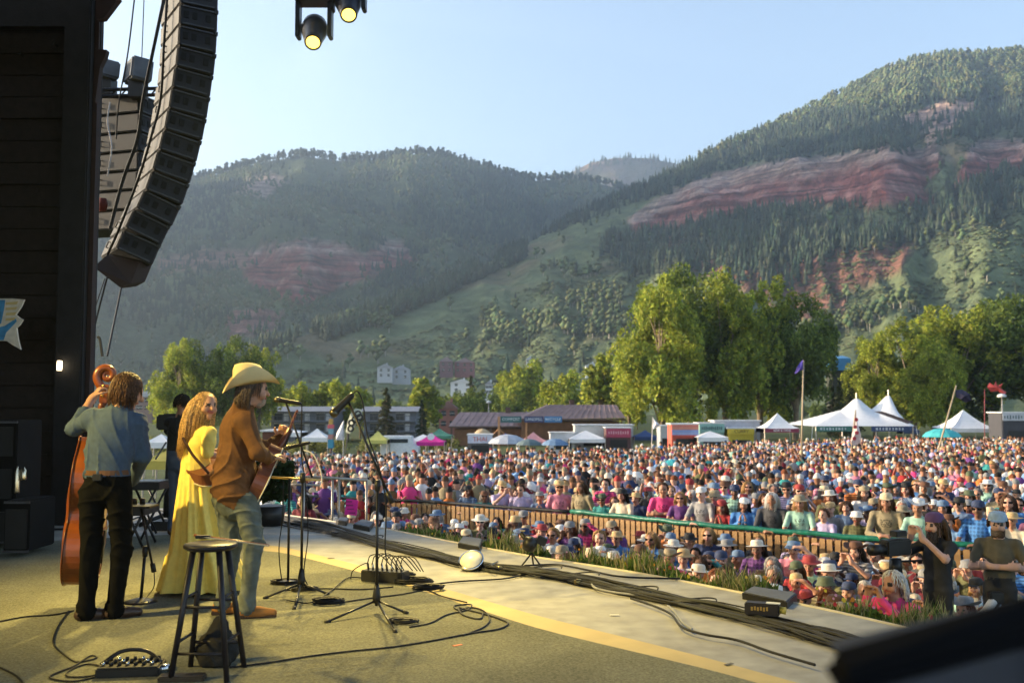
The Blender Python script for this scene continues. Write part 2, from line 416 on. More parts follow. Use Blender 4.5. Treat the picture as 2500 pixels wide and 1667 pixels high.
rcol = RED + (PALE - RED) * (np.clip(up * .9 - .1 + (strata - .5) * .9 + (fbm(VL[:, 0] * .06, VL[:, 1] * .06, 66) - .5) * 1.6, 0, 1))[:, None]
for m_, c_ in ((rk, rcol), (np.clip(rk2, 0, 1), RED * .6 + PALE * .4), (rk3, PALE)): cL = cL * (1 - m_[:, None]) + c_ * m_[:, None]
VL[:, 2] += (rk + rk2).clip(0, 1) * (strata - .5) * 7
mtL = link('mountain', mk_mesh('mountain', VL, FL, [M_ter], smooth=True, col=cL)); struct(mtL)
set_rock(mtL, rk + rk2 + rk3)
rock = np.clip(rk + rk2 * .8 + rk3 * .7, 0, 1)
dens = (front & (TL > .02) & (uL > -150) & (uL < 1750)) * (1 - rock * .93) * np.clip((nL - .32) * 4, .08, 1)
def greens(n, base, sd, seed):
    rs = np.random.RandomState(seed); t = np.array(base)[None] * rs.uniform(1 - sd, 1 + sd, (n, 1)); t[:, 0] *= rs.uniform(.8, 1.25, n); return t
n = 7500; P = sample(VL, FL, dens * (fbm(VL[:, 0] * .012, VL[:, 1] * .012, 31) > .50), n, 1)
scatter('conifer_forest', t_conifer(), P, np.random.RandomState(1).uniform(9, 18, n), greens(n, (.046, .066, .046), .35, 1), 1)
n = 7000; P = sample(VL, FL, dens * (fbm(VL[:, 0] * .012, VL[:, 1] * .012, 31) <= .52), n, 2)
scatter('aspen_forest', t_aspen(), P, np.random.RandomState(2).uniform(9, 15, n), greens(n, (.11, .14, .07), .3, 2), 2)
rd = (np.abs(TL - 1) < .012) * (uL > 380) * (uL < 1600) * 1.0
n = 900; P = sample(VL, FL, rd, n, 3)
scatter('ridge_trees', t_aspen(), P, np.random.RandomState(4).uniform(12, 22, n), greens(n, (.04, .06, .03), .3, 3), 5, (.12, .11, .09))

# ---- far peak in the gap
silF = [(1300, 460), (1380, 428), (1440, 398), (1500, 386), (1580, 386), (1660, 402), (1750, 440), (1850, 470)]
VF, FF_, TF = mountain(silF, [(1300, 3000), (1850, 3000)], [(1300, 2300), (1850, 2300)], 1300, 1850, 90, 40, 17, zb=40, relief=.05)
nF = fbm(VF[:, 0] * .01, VF[:, 1] * .01, 3); cF = FLOOR + (PALE * .35 - FLOOR) * np.clip((nF - .5) * 4, 0, 1)[:, None]
mtF = link('mountain', mk_mesh('mountain', VF, FF_, [M_ter], smooth=True, col=cF)); struct(mtF)
set_rock(mtF, np.zeros(len(VF)))
n = 900; P = sample(VF, FF_, (TF > .5) * (.1 + (nF < .5)) + 3. * (np.abs(TF - 1) < .03), n, 5)
scatter('conifer_forest', t_conifer(), P, np.random.RandomState(6).uniform(14, 26, n), greens(n, (.035, .055, .035), .25, 7), 7)

# ---- the nearer mountain with its long spur
silR = d2t([(430, 860), (500, 842), (640, 790), (850, 722), (1000, 660), (1200, 566), (1300, 510), (1450, 438), (1560, 388), (1680, 328), (1800, 278), (1950, 205), (2030, 165), (2100, 140), (2200, 126), (2352, 120), (2700, 100), (3100, 160), (3600, 400)])
DrR = [(450, 600), (680, 690), (900, 830), (1060, 960), (1275, 1150), (1500, 1330), (1660, 1450), (2000, 1520), (2500, 1500), (3800, 1300)]
DbR = [(450, 560), (680, 560), (900, 540), (1275, 500), (1660, 450), (2500, 400), (3800, 400)]
VR, FR, TR = mountain(silR, DrR, DbR, 457, 3800, 420, 150, 23, gp=1.18, relief=.10)
uR, vR = proj(VR).T
cliff = d2t([(1440, 505), (1500, 462), (1600, 415), (1740, 378), (1900, 360), (2050, 338), (2150, 335), (2165, 385), (2120, 430), (2160, 465), (2050, 478), (1900, 470), (1750, 480), (1600, 512), (1460, 535)])
cliff2 = d2t([(2190, 440), (2225, 335), (2290, 315), (2420, 330), (2420, 390), (2270, 405), (2200, 450)])
scree = d2t([(2050, 275), (2160, 235), (2260, 228), (2215, 285), (2130, 345), (2120, 300)])
soil = d2t([(1500, 540), (1620, 560), (1700, 620), (1900, 560), (2110, 555), (2060, 625), (1900, 690), (1780, 700), (1640, 640), (1520, 600)])
lowred = d2t([(1800, 690), (1950, 660), (1930, 720), (1850, 760)])
ck = np.clip(soft(uR, vR, cliff, 12, 41) + soft(uR, vR, cliff2, 10, 42), 0, 1); sk = soft(uR, vR, scree, 10, 43); ok = np.clip(soft(uR, vR, soil, 18, 44) + soft(uR, vR, lowred, 12, 47), 0, 1)
topline = np.interp(uR, *zip(*d2t([(1440, 505), (1600, 420), (1900, 362), (2150, 337), (2200, 345), (2290, 318), (2420, 330)])))
upR = np.clip(1 - (vR - topline - 6) / (30 + 16 * fbm(uR * .03, vR * .03, 6)), 0, 1)
strR = .5 + .5 * np.sin(VR[:, 2] * .3 + 5 * fbm(VR[:, 0] * .012, VR[:, 1] * .012, 4))
nR = fbm(VR[:, 0] * .011, VR[:, 1] * .011, 51); nR2 = fbm(VR[:, 0] * .05, VR[:, 1] * .05, 52)
cR = MEADOW * (.75 + .5 * nR2[:, None]) + (SOIL - MEADOW) * (np.clip((nR - .58) * 3, 0, .5))[:, None]
hfR = fbm(VR[:, 0] * .07, VR[:, 1] * .07, 67) - .5
rc = RED * (.6 + .7 * strR[:, None]) * (1 + 1.2 * hfR[:, None]); rc = rc + (PALE - rc) * np.clip(upR + (strR - .5) * .5 + hfR * 1.5, 0, 1)[:, None]
for m_, c_ in ((ck, rc), (sk, PALE * .8 + RED * .15), (ok * .75, RED * .75 + SOIL * .2)): cR = cR * (1 - m_[:, None]) + c_ * m_[:, None]
VR[:, 2] += ck * 7 * (np.floor(VR[:, 2] / 14) * 14 + 14 * np.clip((VR[:, 2] / 14 % 1) * 2.2 - .6, 0, 1) - VR[:, 2]) / 7 * .8 + ck * 6 * (fbm(VR[:, 0] * .04, VR[:, 1] * .03, 77) - .5)
mtR = link('mountain', mk_mesh('mountain', VR, FR, [M_ter], smooth=True, col=cR)); struct(mtR)
set_rock(mtR, ck + sk + ok * .6)
frontR = (TR <= 1.0) & (TR > .05) & (uR < 2600)
# conifer belts: above the cliff, below the cliff, and along the spur
belt1 = d2t([(1180, 560), (1300, 500), (1450, 430), (1560, 380), (1700, 320), (1900, 260), (2400, 200), (2400, 330), (2290, 330), (2230, 330), (2160, 335), (1900, 360), (1740, 378), (1600, 420), (1500, 455), (1430, 480), (1300, 520)])
belt2 = d2t([(1400, 545), (1480, 530), (1750, 480), (1900, 470), (2160, 465), (2200, 400), (2400, 390), (2400, 480), (2300, 500), (2150, 560), (2040, 570), (1900, 590), (1850, 650), (1750, 680), (1600, 640), (1450, 640), (1380, 580)])
b1 = soft(uR, vR, belt1, 14, 61); b2 = soft(uR, vR, belt2, 14, 62)
spurline = np.interp(uR, *zip(*silR)); sp = (uR < 1280) & (vR - spurline < 34) & (uR > 560)
stripe = (fbm(VR[:, 0] * .02, VR[:, 1] * .02, 71) > .5)
dens = frontR * (b1 * (.35 + .65 * stripe) + b2 * (.3 + .7 * stripe) * (1 - .5 * ok) + 2.2 * sp * (fbm(uR * .02, vR * .02, 8) > .42) + .004) * (1 - ck * .94) * (1 - sk * .9)
n = 8500; P = sample(VR, FR, dens, n, 11)
scatter('conifer_forest', t_conifer(), P, np.random.RandomState(7).uniform(7, 16, n), greens(n, (.040, .058, .038), .35, 9), 11)
top = d2t([(1560, 385), (1700, 310), (1950, 180), (2100, 120), (2400, 90), (2400, 230), (2200, 230), (1900, 265), (1700, 335)])
low = d2t([(850, 720), (1200, 600), (1400, 640), (1450, 800), (1900, 760), (2050, 690), (2200, 700), (2150, 760), (1900, 800), (1300, 850), (900, 830), (640, 830), (640, 780)])
a1 = soft(uR, vR, top, 10, 81); a2 = soft(uR, vR, low, 20, 82)
dens = frontR * (a1 * 1.3 + a2 * (fbm(VR[:, 0] * .015, VR[:, 1] * .015, 91) > .55) * 1.2 + .015) * (1 - ck) * (1 - sk)
n = 4200; P = sample(VR, FR, dens, n, 12)
scatter('aspen_forest', t_aspen(), P, np.random.RandomState(8).uniform(8, 14, n), greens(n, (.11, .14, .065), .3, 10), 12)
# low brush on the meadows: small rounded clumps
def t_bush():
    V = [(0, 0, 1)]; F = []
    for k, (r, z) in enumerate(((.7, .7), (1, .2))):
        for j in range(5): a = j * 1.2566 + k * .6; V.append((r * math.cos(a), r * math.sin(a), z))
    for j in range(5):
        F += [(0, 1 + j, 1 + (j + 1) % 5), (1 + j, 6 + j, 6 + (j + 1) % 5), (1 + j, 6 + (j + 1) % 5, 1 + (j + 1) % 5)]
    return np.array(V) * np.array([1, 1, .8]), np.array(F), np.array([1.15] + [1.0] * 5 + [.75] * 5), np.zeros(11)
dens = frontR * (TR < .6) * (fbm(VR[:, 0] * .03, VR[:, 1] * .05, 95) > .48) * (1 - ck)
n = 9500; P = sample(VR, FR, dens, n, 13)
scatter('hillside_brush', t_bush(), P, np.random.RandomState(9).uniform(.7, 2.2, n), greens(n, (.085, .11, .055), .35, 12), 13)
# ================================================================ STAGE
M_deck = mat('painted_deck', (.345, .335, .295), .55, var=.22, scale=5.0, bump=.15, bscale=90, var2=((.29, .275, .235), 1.3))
M_strip = mat('deck_strip', (.50, .38, .14), .5, var=.1, scale=4, bump=.1)
M_carp = mat('stage_carpet', (.225, .225, .165), .95, var=.35, scale=70, bump=.6, bscale=350, spec=.1, var2=((.175, .175, .13), 1.3))
M_blk = mat('black_plastic', (.012, .012, .013), .45, var=.2)
M_blk2 = mat('black_rubber', (.007, .007, .008), .6, var=.2, scale=15)
M_metal = mat('dark_steel', (.03, .03, .034), .35, .6)
M_chr = mat('chrome', (.6, .6, .6), .2, 1.)
M_wallw = mat('dark_barn_wood', (.014, .008, .006), .7, var=.4, scale=9, bump=.4, bscale=25)
M_colm = mat('dark_timber', (.012, .011, .013), .7, var=.3, scale=5, bump=.3)
M_redst = mat('red_oxide_steel', (.026, .011, .010), .6, var=.25)
edge_px = [(700, 1258), (820, 1274), (930, 1289), (1131, 1328), (1274, 1354), (1327, 1363), (1480, 1386), (1634, 1413), (1810, 1447), (2000, 1485), (2152, 1519), (2500, 1600), (3000, 1730)]
EDGE = [onz(x, y) for x, y in edge_px]
EDGE[0] = onz(690, 1256)
e0 = EDGE[0]
edge_s = spline(EDGE, 4)
deck_poly = [Vector((-11, -4, 0)), Vector((-11, e0.y + .9, 0)), Vector((e0.x - 1.6, e0.y + .9, 0))] + edge_s + [Vector((edge_s[-1].x + 1.5, -4, 0))]
m = MB(); m.prism([p + Vector((0, 0, -.32)) for p in deck_poly], (0, 0, .32))
deck = m.build('stage_floor', M_deck, None); struct(deck)
# carpet and its edging strip
c_edge = [(646, 1346), (708, 1354), (904, 1405), (1065, 1455), (1236, 1511), (1363, 1548), (1700, 1629), (1860, 1672), (2050, 1724)]
j_edge = [(640, 1330), (708, 1339), (904, 1387), (1105, 1443), (1300, 1500), (1420, 1530), (1700, 1600), (1870, 1646), (2080, 1704)]
ce = spline([onz(x, y) for x, y in c_edge], 3); je = spline([onz(x, y) for x, y in j_edge], 3)
car = [onz(x, y) for x, y in ((-700, 1380), (0, 1328), (313, 1311), (520, 1300), (600, 1320))] + ce + [Vector((2.2, -3, 0)), Vector((-9, -3, 0))]
m = MB(); m.prism([p + Vector((0, 0, .001)) for p in car], (0, 0, .006)); cp = m.build('stage_carpet', M_carp); struct(cp)
m = MB()
for i in range(len(ce) - 1):
    z = Vector((0, 0, .004)); m.quad(ce[i] + z, ce[i + 1] + z, je[i + 1] + z, je[i] + z)
struct(m.build('deck_strip', M_strip))
m = MB(); m.tube([p + Vector((0, 0, -.004)) for p in je], .008, 5); struct(m.build('deck_joint', M_blk2))
# deck sheet joints and the light edge trim
m = MB(); m.tube([p + Vector((0, 0, .0)) for p in edge_s], .014, 6); struct(m.build('stage_edge_trim', mat('pale_trim', (.62, .55, .40), .5)))
m = MB()
n = len(edge_s)
for i in range(n - 1):
    a, b = edge_s[i], edge_s[i + 1]
    m.add([a + Vector((0, .02, -.33)), b + Vector((0, .02, -.33)), b + Vector((0, .02, -1.75)), a + Vector((0, .02, -1.75))], [(0, 1, 2, 3)])
struct(m.build('stage_skirt', M_colm))

for px_, py_, c_, lab in ((1117, 1574, (.6, .12, .04), 'orange tape mark on the open carpet'), (808, 1362, (.03, .03, .03), 'black scrap of tape on the yellow strip'), (1500, 1500, (.7, .68, .6), 'white tape mark on the pale deck'), (1780, 1620, (.10, .09, .07), 'dark scuffed tape on the pale deck')):
    p = onz(px_, py_, .009); m = MB(); m.box(p, (.07, .025, .002), Matrix.Rotation(R(px_ % 60), 3, 'Z')); m.solo('tape_mark', mat('tape_%d' % px_, c_, .6), lab, 'tape')
# ---- stage house: side wall of boards, timber column, unseen roof and flank wall to shade the deck
WY = 13.6; cR_ = at(216, 900, WY).x; cL_ = at(150, 900, WY).x
sh = thing('stage_house', (cL_ - 2, WY, 0), 'dark timber stage house wall with a heavy square column', 'stage house')
m = MB(); m.box(((cL_ + cR_) / 2, WY, 4.2), (cR_ - cL_, .45, 8.5)); m.build('column', M_colm, sh, bevel=.02)
m = MB(); m.box((cR_ + .035, WY - .05, 4.2), (.06, .12, 8.5)); m.build('column_trim', M_redst, sh)
for k in range(27):
    z = .16 + k * .31
    m = MB(); m.box((cL_ - 2.4, WY + .1 + .012 * (k % 3), z), (4.8, .05, .30)); m.build('board', M_wallw, sh, bevel=.008)
m = MB(); m.box((cL_ - 2.4, WY + .22, 4.2), (4.8, .06, 8.5)); m.build('backing_wall', M_colm, sh)
m = MB(); m.box((-10.9, 4.6, 4.2), (.2, 18, 8.5)); m.build('flank_wall', M_wallw, sh)
m = MB(); m.box((cL_ - 2.4, WY - .12, 7.0), (4.8, .12, .4)); bmm = m.build('beam', M_colm, sh)
for px_, py_ in ((48, 132), (133, 108)):
    p = at(px_, py_, WY - .3); m = MB(); m.cyl(p, p + Vector((0, .08, 0)), .02, n=8); m.build('bolt', M_chr, sh)
m = MB(); m.box((-3.0, 3.6, 8.9), (17.5, 17, .3)); m.build('roof', M_wallw, sh)
p = at(232, -20, 13.2); q = at(290, -5, 13.2); r_ = at(252, 45, 13.2); s2 = at(236, 48, 13.2)
m = MB(); m.prism([p, q, r_, s2], (0, .12, 0)); m.build('bracket', M_redst, sh)
m = MB(); m.prism([at(232, 120, 13.1), at(260, 122, 13.1), at(256, 138, 13.1), at(244, 162, 13.1), at(232, 250, 13.1)], (0, .1, 0)); m.build('bracket', M_redst, sh)
# painted fish cut-out on the wall
M_fw = mat('fish_white', (.62, .56, .46), .6, var=.15, scale=12); M_fb = mat('fish_blue', (.05, .22, .42), .6, var=.3, scale=10)
D = 12.6
fish = [(-60, 735), (0, 729), (30, 729), (59, 731), (52, 748), (38, 768), (48, 776), (56, 780), (48, 793), (40, 800), (44, 830), (50, 853), (30, 842), (16, 832), (-60, 832)]
fo = thing('fish_cutout', at(-20, 853, D), 'striped white, blue and yellow fish cut-out hung on the dark wall', 'fish sign')
m = MB(); m.prism([at(x, y, D) for x, y in fish], (0, .03, 0)); m.build('tail', M_fw, fo)
for poly in ([(-60, 733), (12, 732), (8, 760), (2, 790), (-60, 796)], [(-60, 812), (10, 796), (38, 778), (40, 785), (14, 812), (8, 830), (-60, 830)]):
    m = MB(); m.prism([at(x, y, D - .01) for x, y in poly], (0, .008, 0)); m.build('blue_patch', M_fb, fo)
M_fy = mat('fish_yellow', (.55, .42, .18), .6)
for k in range(4):
    m = MB(); y0 = 738 + k * 13; m.prism([at(x, y, D - .012) for x, y in ((14, y0), (44 - k * 2, y0 - 2), (40 - k * 2, y0 + 5), (13, y0 + 6))], (0, .006, 0)); m.build('stripe', M_fy, fo)
# dark equipment racks in the wing
M_rack = mat('rack_black', (.006, .006, .007), .7, var=.2, spec=.15); M_edge = mat('aluminium_edge', (.10, .10, .11), .4, .8)
def rack(px0, px1, py0, D, label, drawers=3):
    b0 = onz(px0, 988 + 1.6 * FPX / D); x0 = at(px0, 1000, D).x; x1 = at(px1, 1000, D).x; zt = at(px0, py0, D).z
    t = thing('equipment_rack', ((x0 + x1) / 2, D, 0), label, 'rack')
    m = MB(); m.box(((x0 + x1) / 2, D, zt / 2 + .03), (x1 - x0, .6, zt - .06)); m.build('case', M_rack, t, bevel=.012)
    for k in range(drawers):
        z = zt * (k + .5) / drawers; m = MB(); m.box(((x0 + x1) / 2, D - .31, z), ((x1 - x0) * .86, .02, zt / drawers * .7)); m.build('drawer', M_blk, t, bevel=.006)
    for z in (.06, zt - .02):
        m = MB(); m.box(((x0 + x1) / 2, D - .305, z), ((x1 - x0) * 1.01, .02, .025)); m.build('metal_edge', M_edge, t)
    return t
rack(-40, 75, 1025, 11.6, 'tall black equipment rack with drawers against the dark wall')
rack(52, 112, 1215, 10.9, 'low black flight case with pale metal edges on the wing floor', 1)
for k, (x0, y0, y1) in enumerate(((40, 1138, 1204), (57, 1140, 1172))):  # steel cylinders added in place of two tall bright reflections
    m = MB(); p = at(x0, y1, 11.2); h = at(x0, y0, 11.2).z - p.z
    m.lathe([(.0, 0), (.028, 0), (.03, .02), (.03, h * .8), (.012, h * .92), (.012, h), (0, h)], p, 12)
    m.solo('glint_cylinder', mat('brushed_steel', (.75, .62, .42), .25, 1.), ('tall' if k == 0 else 'short') + ' shiny steel flask standing in for a bright reflection beside the equipment rack', 'cylinder', smooth=True)
m = MB(); p = at(145, 895, 13.3); m.lathe([(0, -.05), (.03, -.05), (.034, 0), (.03, .08), (0, .08)], p, 12)
m.solo('wall_lamp', mat('warm_lamp', (.9, .8, .6), .4, emit=((1, .8, .5), 2.0)), 'small lit tube lamp on the timber column', 'wall lamp', smooth=True)

# ---- line arrays
M_cab = mat('speaker_cabinet', (.024, .026, .033), .75, var=.25, scale=3, bump=.15, spec=.25)
M_cabr = mat('speaker_rear', (.020, .021, .025), .6, .1, var=.25, scale=5); M_pock = mat('speaker_pocket', (.002, .002, .003), .8)
def cabinet_meshes(dep, wid, hei):
    m = MB(); m.prism([(-dep / 2, 0, -hei * .46), (dep / 2, 0, -hei * .5), (dep / 2, 0, hei * .5), (-dep / 2, 0, hei * .46)], (0, wid, 0)); body = m.mesh('cabinet', M_cab, bevel=.012)
    out = {'cabinet': body}
    for nm, sx in (('pocket', -.12), ('pocket', .0), ('pocket', .17)):
        pass
    m = MB(); m.box((0, -.004, 0), (.075, .012, hei * .32)); out['pocket'] = m.mesh('pocket', M_pock)
    m = MB(); m.box((0, -.012, 0), (dep * .86, .02, .022)); out['rail'] = m.mesh('rail', mat('speaker_rail', (.06, .062, .07), .5, .3))
    m = MB(); m.box((-dep / 2 - .008, wid / 2, 0), (.012, wid * .94, hei * .8)); out['rear_panel'] = m.mesh('rear_panel', M_cabr)
    m = MB(); m.tube([(-dep / 2 - .01, wid * .62, .05), (-dep / 2 - .05, wid * .62, .05), (-dep / 2 - .05, wid * .62, -.05), (-dep / 2 - .01, wid * .62, -.05)], .012, 6); out['handle'] = m.mesh('handle', M_blk)
    m = MB(); m.box((dep / 2 + .012, wid / 2, 0), (.02, wid * .98, hei * .9)); out['grille'] = m.mesh('grille', mat('speaker_grille', (.035, .03, .045), .7, var=.3, scale=60))
    m = MB(); m.box((dep / 2, -.01, hei * .42), (.05, .05, .06)); out['rigging_lug'] = m.mesh('rigging_lug', M_blk)
    return out
def line_array(pts, D, fdir, dep, wid, hei, label):
    """pts: pixel centres of the side panels, top to bottom; fdir: horizontal throw direction"""
    P = [at(x, y, D) for x, y in pts]; C = spline(P, 12)
    # walk the curve at the cabinet pitch
    pos = [C[0]]; acc = 0
    for a, b in zip(C[:-1], C[1:]):
        d = (b - a).length
        while acc + d >= hei:
            t = (hei - acc) / d; a = a.lerp(b, t); pos.append(a.copy()); d = (b - a).length; acc = 0
        acc += d
    root = thing('line_array', pos[0], label, 'line array speaker')
    f = Vector((fdir[0], fdir[1], 0)).normalized(); wd = Vector((-f.y, f.x, 0))
    me = cabinet_meshes(dep, wid, hei * .985)
    for i, p in enumerate(pos):
        tg = (pos[min(i + 1, len(pos) - 1)] - pos[max(i - 1, 0)]).normalized()
        tg = (tg - wd * tg.dot(wd)).normalized()
        fx = wd.cross(-tg).normalized()
        if fx.dot(f) < 0: fx = -fx
        M3 = Matrix((fx, wd, fx.cross(wd))).transposed()
        c = link('cabinet', me['cabinet'], root); c.matrix_local = Matrix.Translation(p - root.location) @ M3.to_4x4()
        for nm, off in (('pocket', (-.17 * dep / .5, 0, .01)), ('pocket', (-.05 * dep / .5, 0, .01)), ('pocket', (.14 * dep / .5, 0, .01)), ('rail', (0, 0, hei * .40)), ('rail', (0, 0, -hei * .40)), ('rear_panel', (0, 0, 0)), ('handle', (0, 0, 0)), ('grille', (0, 0, 0)), ('rigging_lug', (0, 0, 0))):
            q = link(nm, me[nm], c); q.location = off
    return root, pos
arr, apos = line_array([(486, -60), (485, 25), (480, 127), (469, 204), (457, 280), (439, 357), (416, 433), (395, 490), (367, 540), (342, 592), (319, 640)], 15.4, (.84, .54), .56, 1.25, .345,
                       'tall curved black line array speaker hanging in front of the column')
arr2, a2pos = line_array([(368, 262), (368, 330), (366, 400), (362, 470), (357, 530), (352, 575)], 18.2, (.30, .95), .62, 1.3, .36,
                         'shorter line array speaker hanging behind the long curved one')
bot = at(305, 668, 15.3); m = MB()
m.prism([at(228, 652, 15.3), at(262, 622, 15.5), at(340, 640, 15.4), at(318, 692, 15.2), at(296, 704, 15.2)], (0, .6, .1)); m.build('base_plate', mat('dark_oxide', (.02, .010, .009), .7), arr)
M_cov = mat('grey_fabric_cover', (.13, .14, .155), .85, var=.2, scale=4, bump=.5, bscale=6)
for k, (a, b, c_) in enumerate((((312, 150, 364, 222), 17.8, 'grey fabric covered motor box standing on the hanging truss'), ((240, 156, 284, 216), 17.9, 'grey covered motor box half hidden by the timber column'))):
    x0, y0, x1, y1 = a; p0 = at(x0, y1 - 18, b); p1 = at(x1, y0, b)
    t = thing('motor_box', ((p0.x + p1.x) / 2, b, at(x0, y1 + 25, b).z), c_, 'motor box')
    m = MB(); m.box(((p0.x + p1.x) / 2, b, (p0.z + p1.z) / 2), (p1.x - p0.x, .55, p1.z - p0.z), Matrix.Rotation(R(35), 3, 'Z') @ Matrix.Rotation(R(5), 3, 'Y')); m.build('cover', M_cov, t, bevel=.03)
    m = MB(); m.box(((p0.x + p1.x) / 2, b, p0.z - .12), (.26, .3, .32)); m.build('neck', M_blk, t)
t = thing('hanging_truss', at(300, 232, 17.9), 'short dark truss bar above the rear line array', 'truss')
for dz in (0, .12):
    m = MB(); m.tube([at(236, 236, 17.6) + Vector((0, 0, dz)), at(385, 232, 18.0) + Vector((0, 0, dz))], .035, 8); m.build('chord', M_metal, t)
for k in range(6):
    m = MB(); a = at(245 + k * 24, 236, 17.8); m.tube([a, a + Vector((.1, 0, .12))], .015, 6); m.build('brace', M_chr if k % 3 == 0 else M_metal, t)
# hanging steel wires and feed cables
def hang(name, pts, r, m_, label, cat):
    mb = MB(); mb.tube(spline([at(*p) for p in pts], 6), r, 6); return mb.solo(name, m_, label, cat)
hang('feed_cable', [(404, -20, 15.0), (385, 70, 15.0), (350, 240, 15.1), (335, 340, 15.2), (300, 440, 15.2), (268, 560, 15.1)], .028, M_blk2, 'thick black cable trunk crossing in front of the rear line array', 'cable')
hang('feed_cable', [(330, -20, 16.5), (312, 130, 16.5), (290, 250, 16.6), (283, 340, 16.7)], .014, M_blk2, 'thin dark cable dropping past the grey motor box', 'cable')
hang('feed_cable', [(409, -20, 15.6), (400, 110, 15.6), (392, 240, 15.6), (370, 330, 15.5), (340, 430, 15.5), (290, 560, 15.4), (262, 622, 15.4)], .022, M_blk2, 'black cable running down the back of the curved line array', 'cable')
hang('hoist_wire', [(352, -20, 17.6), (346, 140, 17.6)], .010, M_metal, 'steel hoist wire above the grey motor box', 'wire')
hang('hoist_wire', [(247, 40, 13.3), (246, 122, 13.3)], .012, M_metal, 'short steel wire between two red brackets', 'wire')
hang('tether_rope', [(262, 676, 15.2), (245, 740, 15.3), (228, 810, 15.4)], .014, M_blk2, 'black tether rope from the line array base to the column', 'rope')
hang('tether_rope', [(256, 680, 15.2), (236, 740, 15.3), (222, 790, 15.4)], .008, M_blk2, 'thin slack rope under the line array', 'rope')
hang('tether_rope', [(296, 702, 15.2), (278, 790, 14.6), (262, 868, 14.0)], .014, M_blk2, 'taut black rope hanging from the line array tip', 'rope')
hang('chain', [(236, 200, 13.9), (237, 290, 13.9), (234, 400, 13.9), (240, 470, 13.9)], .018, mat('pale_chain', (.35, .33, .33), .4, .7), 'pale hoist chain hanging beside the timber column', 'chain')
hang('chain', [(268, 250, 17.2), (262, 300, 17.2), (272, 360, 17.2), (262, 430, 17.2)], .012, mat('pale_chain', (.35, .33, .33), .4, .7), 'thin looped hoist chain over the rear line array', 'chain')
# rear cables stuck to the arrays
m = MB(); p = at(250, 500, 15.8); m.lathe([(0, -.11), (.06, -.10), (.08, 0), (.06, .10), (0, .11)], p, 12); m.solo('hoist_motor', mat('hoist_red', (.14, .02, .018), .6), 'red chain hoist motor hanging by the column', 'hoist', smooth=True)
# ---- moving head lamps
M_head = mat('lamp_housing', (.018, .022, .035), .35, var=.2)
M_lens = mat('lit_lens', (1, .85, .3), .3, emit=((1.0, .66, .10), 1.1))
def moving_head(lx, ly, D, aim, label, power=0, full=True, size=1.0, cone=58):
    L = at(lx, ly, D); ax = (Vector(aim) - L).normalized(); upd = -ax
    t = thing('moving_head_lamp', L, label, 'stage light', 'moving head lamps above the stage')
    def pt(a): return L + upd * a * size
    m = MB(); s, u = frame(ax)
    m.lathe([(.0, 0), (.085 * size, 0), (.10 * size, .02 * size), (.10 * size, .05 * size), (.13 * size, .20 * size), (.155 * size, .33 * size), (.14 * size, .46 * size), (.08 * size, .52 * size), (0, .52 * size)], L, 20, upd); m.build('head', M_head, t, smooth=True)
    m = MB(); m.lathe([(0, -.012), (.066 * size, -.012), (.078 * size, -.004), (.078 * size, .01), (0, .01)], L, 20, upd); m.build('lens', M_lens, t, smooth=True)
    m = MB(); m.lathe([(.078 * size, -.02), (.096 * size, -.02), (.1 * size, .01), (.08 * size, .01)], L, 20, upd); m.build('lens_ring', M_blk, t, smooth=True)
    side = Vector((1, 0, 0)); c = pt(.30)
    for sgn in (-1, 1):
        m = MB(); m.box(c + side * .185 * sgn * size + Vector((0, 0, .12 * size)), (.05 * size, .16 * size, .42 * size)); m.build('yoke_arm', M_head, t, bevel=.015)
    m = MB(); m.box(c + Vector((0, 0, .40 * size)), (.44 * size, .3 * size, .14 * size)); m.build('base', M_head, t, bevel=.02)
    m = MB(); m.box(c + Vector((-.12 * size, -.1 * size, .05 * size)), (.035, .012, .02)); m.build('badge', mat('badge_white', (.7, .7, .75), .5), t)
    m = MB(); m.cyl(c + Vector((0, 0, .47 * size)), c + Vector((0, 0, .62 * size)), .03, n=8); m.build('clamp', M_metal, t)
    if power:
        ld = bpy.data.lights.new('lamp_beam', 'SPOT'); lo = bpy.data.objects.new('lamp_beam', ld); COL.objects.link(lo)
        ld.energy = power; ld.color = (1.0, .74, .22); ld.spot_size = R(cone); ld.spot_blend = 1.0; ld.shadow_soft_size = .12
        lo.location = ax * .06 * size; lo.parent = t; lo.rotation_euler = (-ax).to_track_quat('Z', 'Y').to_euler()
    return t
moving_head(764, 103, 14.4, (-2.0, 7.6, .3), 'moving head lamp with a lit yellow lens and white badge', LAMP_A, size=1.3)
moving_head(851, 36, 14.4, (-1.0, 7.2, 0), 'moving head lamp with lit yellow lens hanging beside the badged one', LAMP_A, size=1.3)
moving_head(742, -75, 14.4, (-2, 20, 3), 'dark stage lamp hanging above the badged moving head', 0)
# the rig above the wing that lights the players from the house side
moving_head(-4800, -1900, 3.6, (-2.7, 7.9, 1.25), 'moving head lamp on the wing rig facing the players', LAMP_B, cone=34)
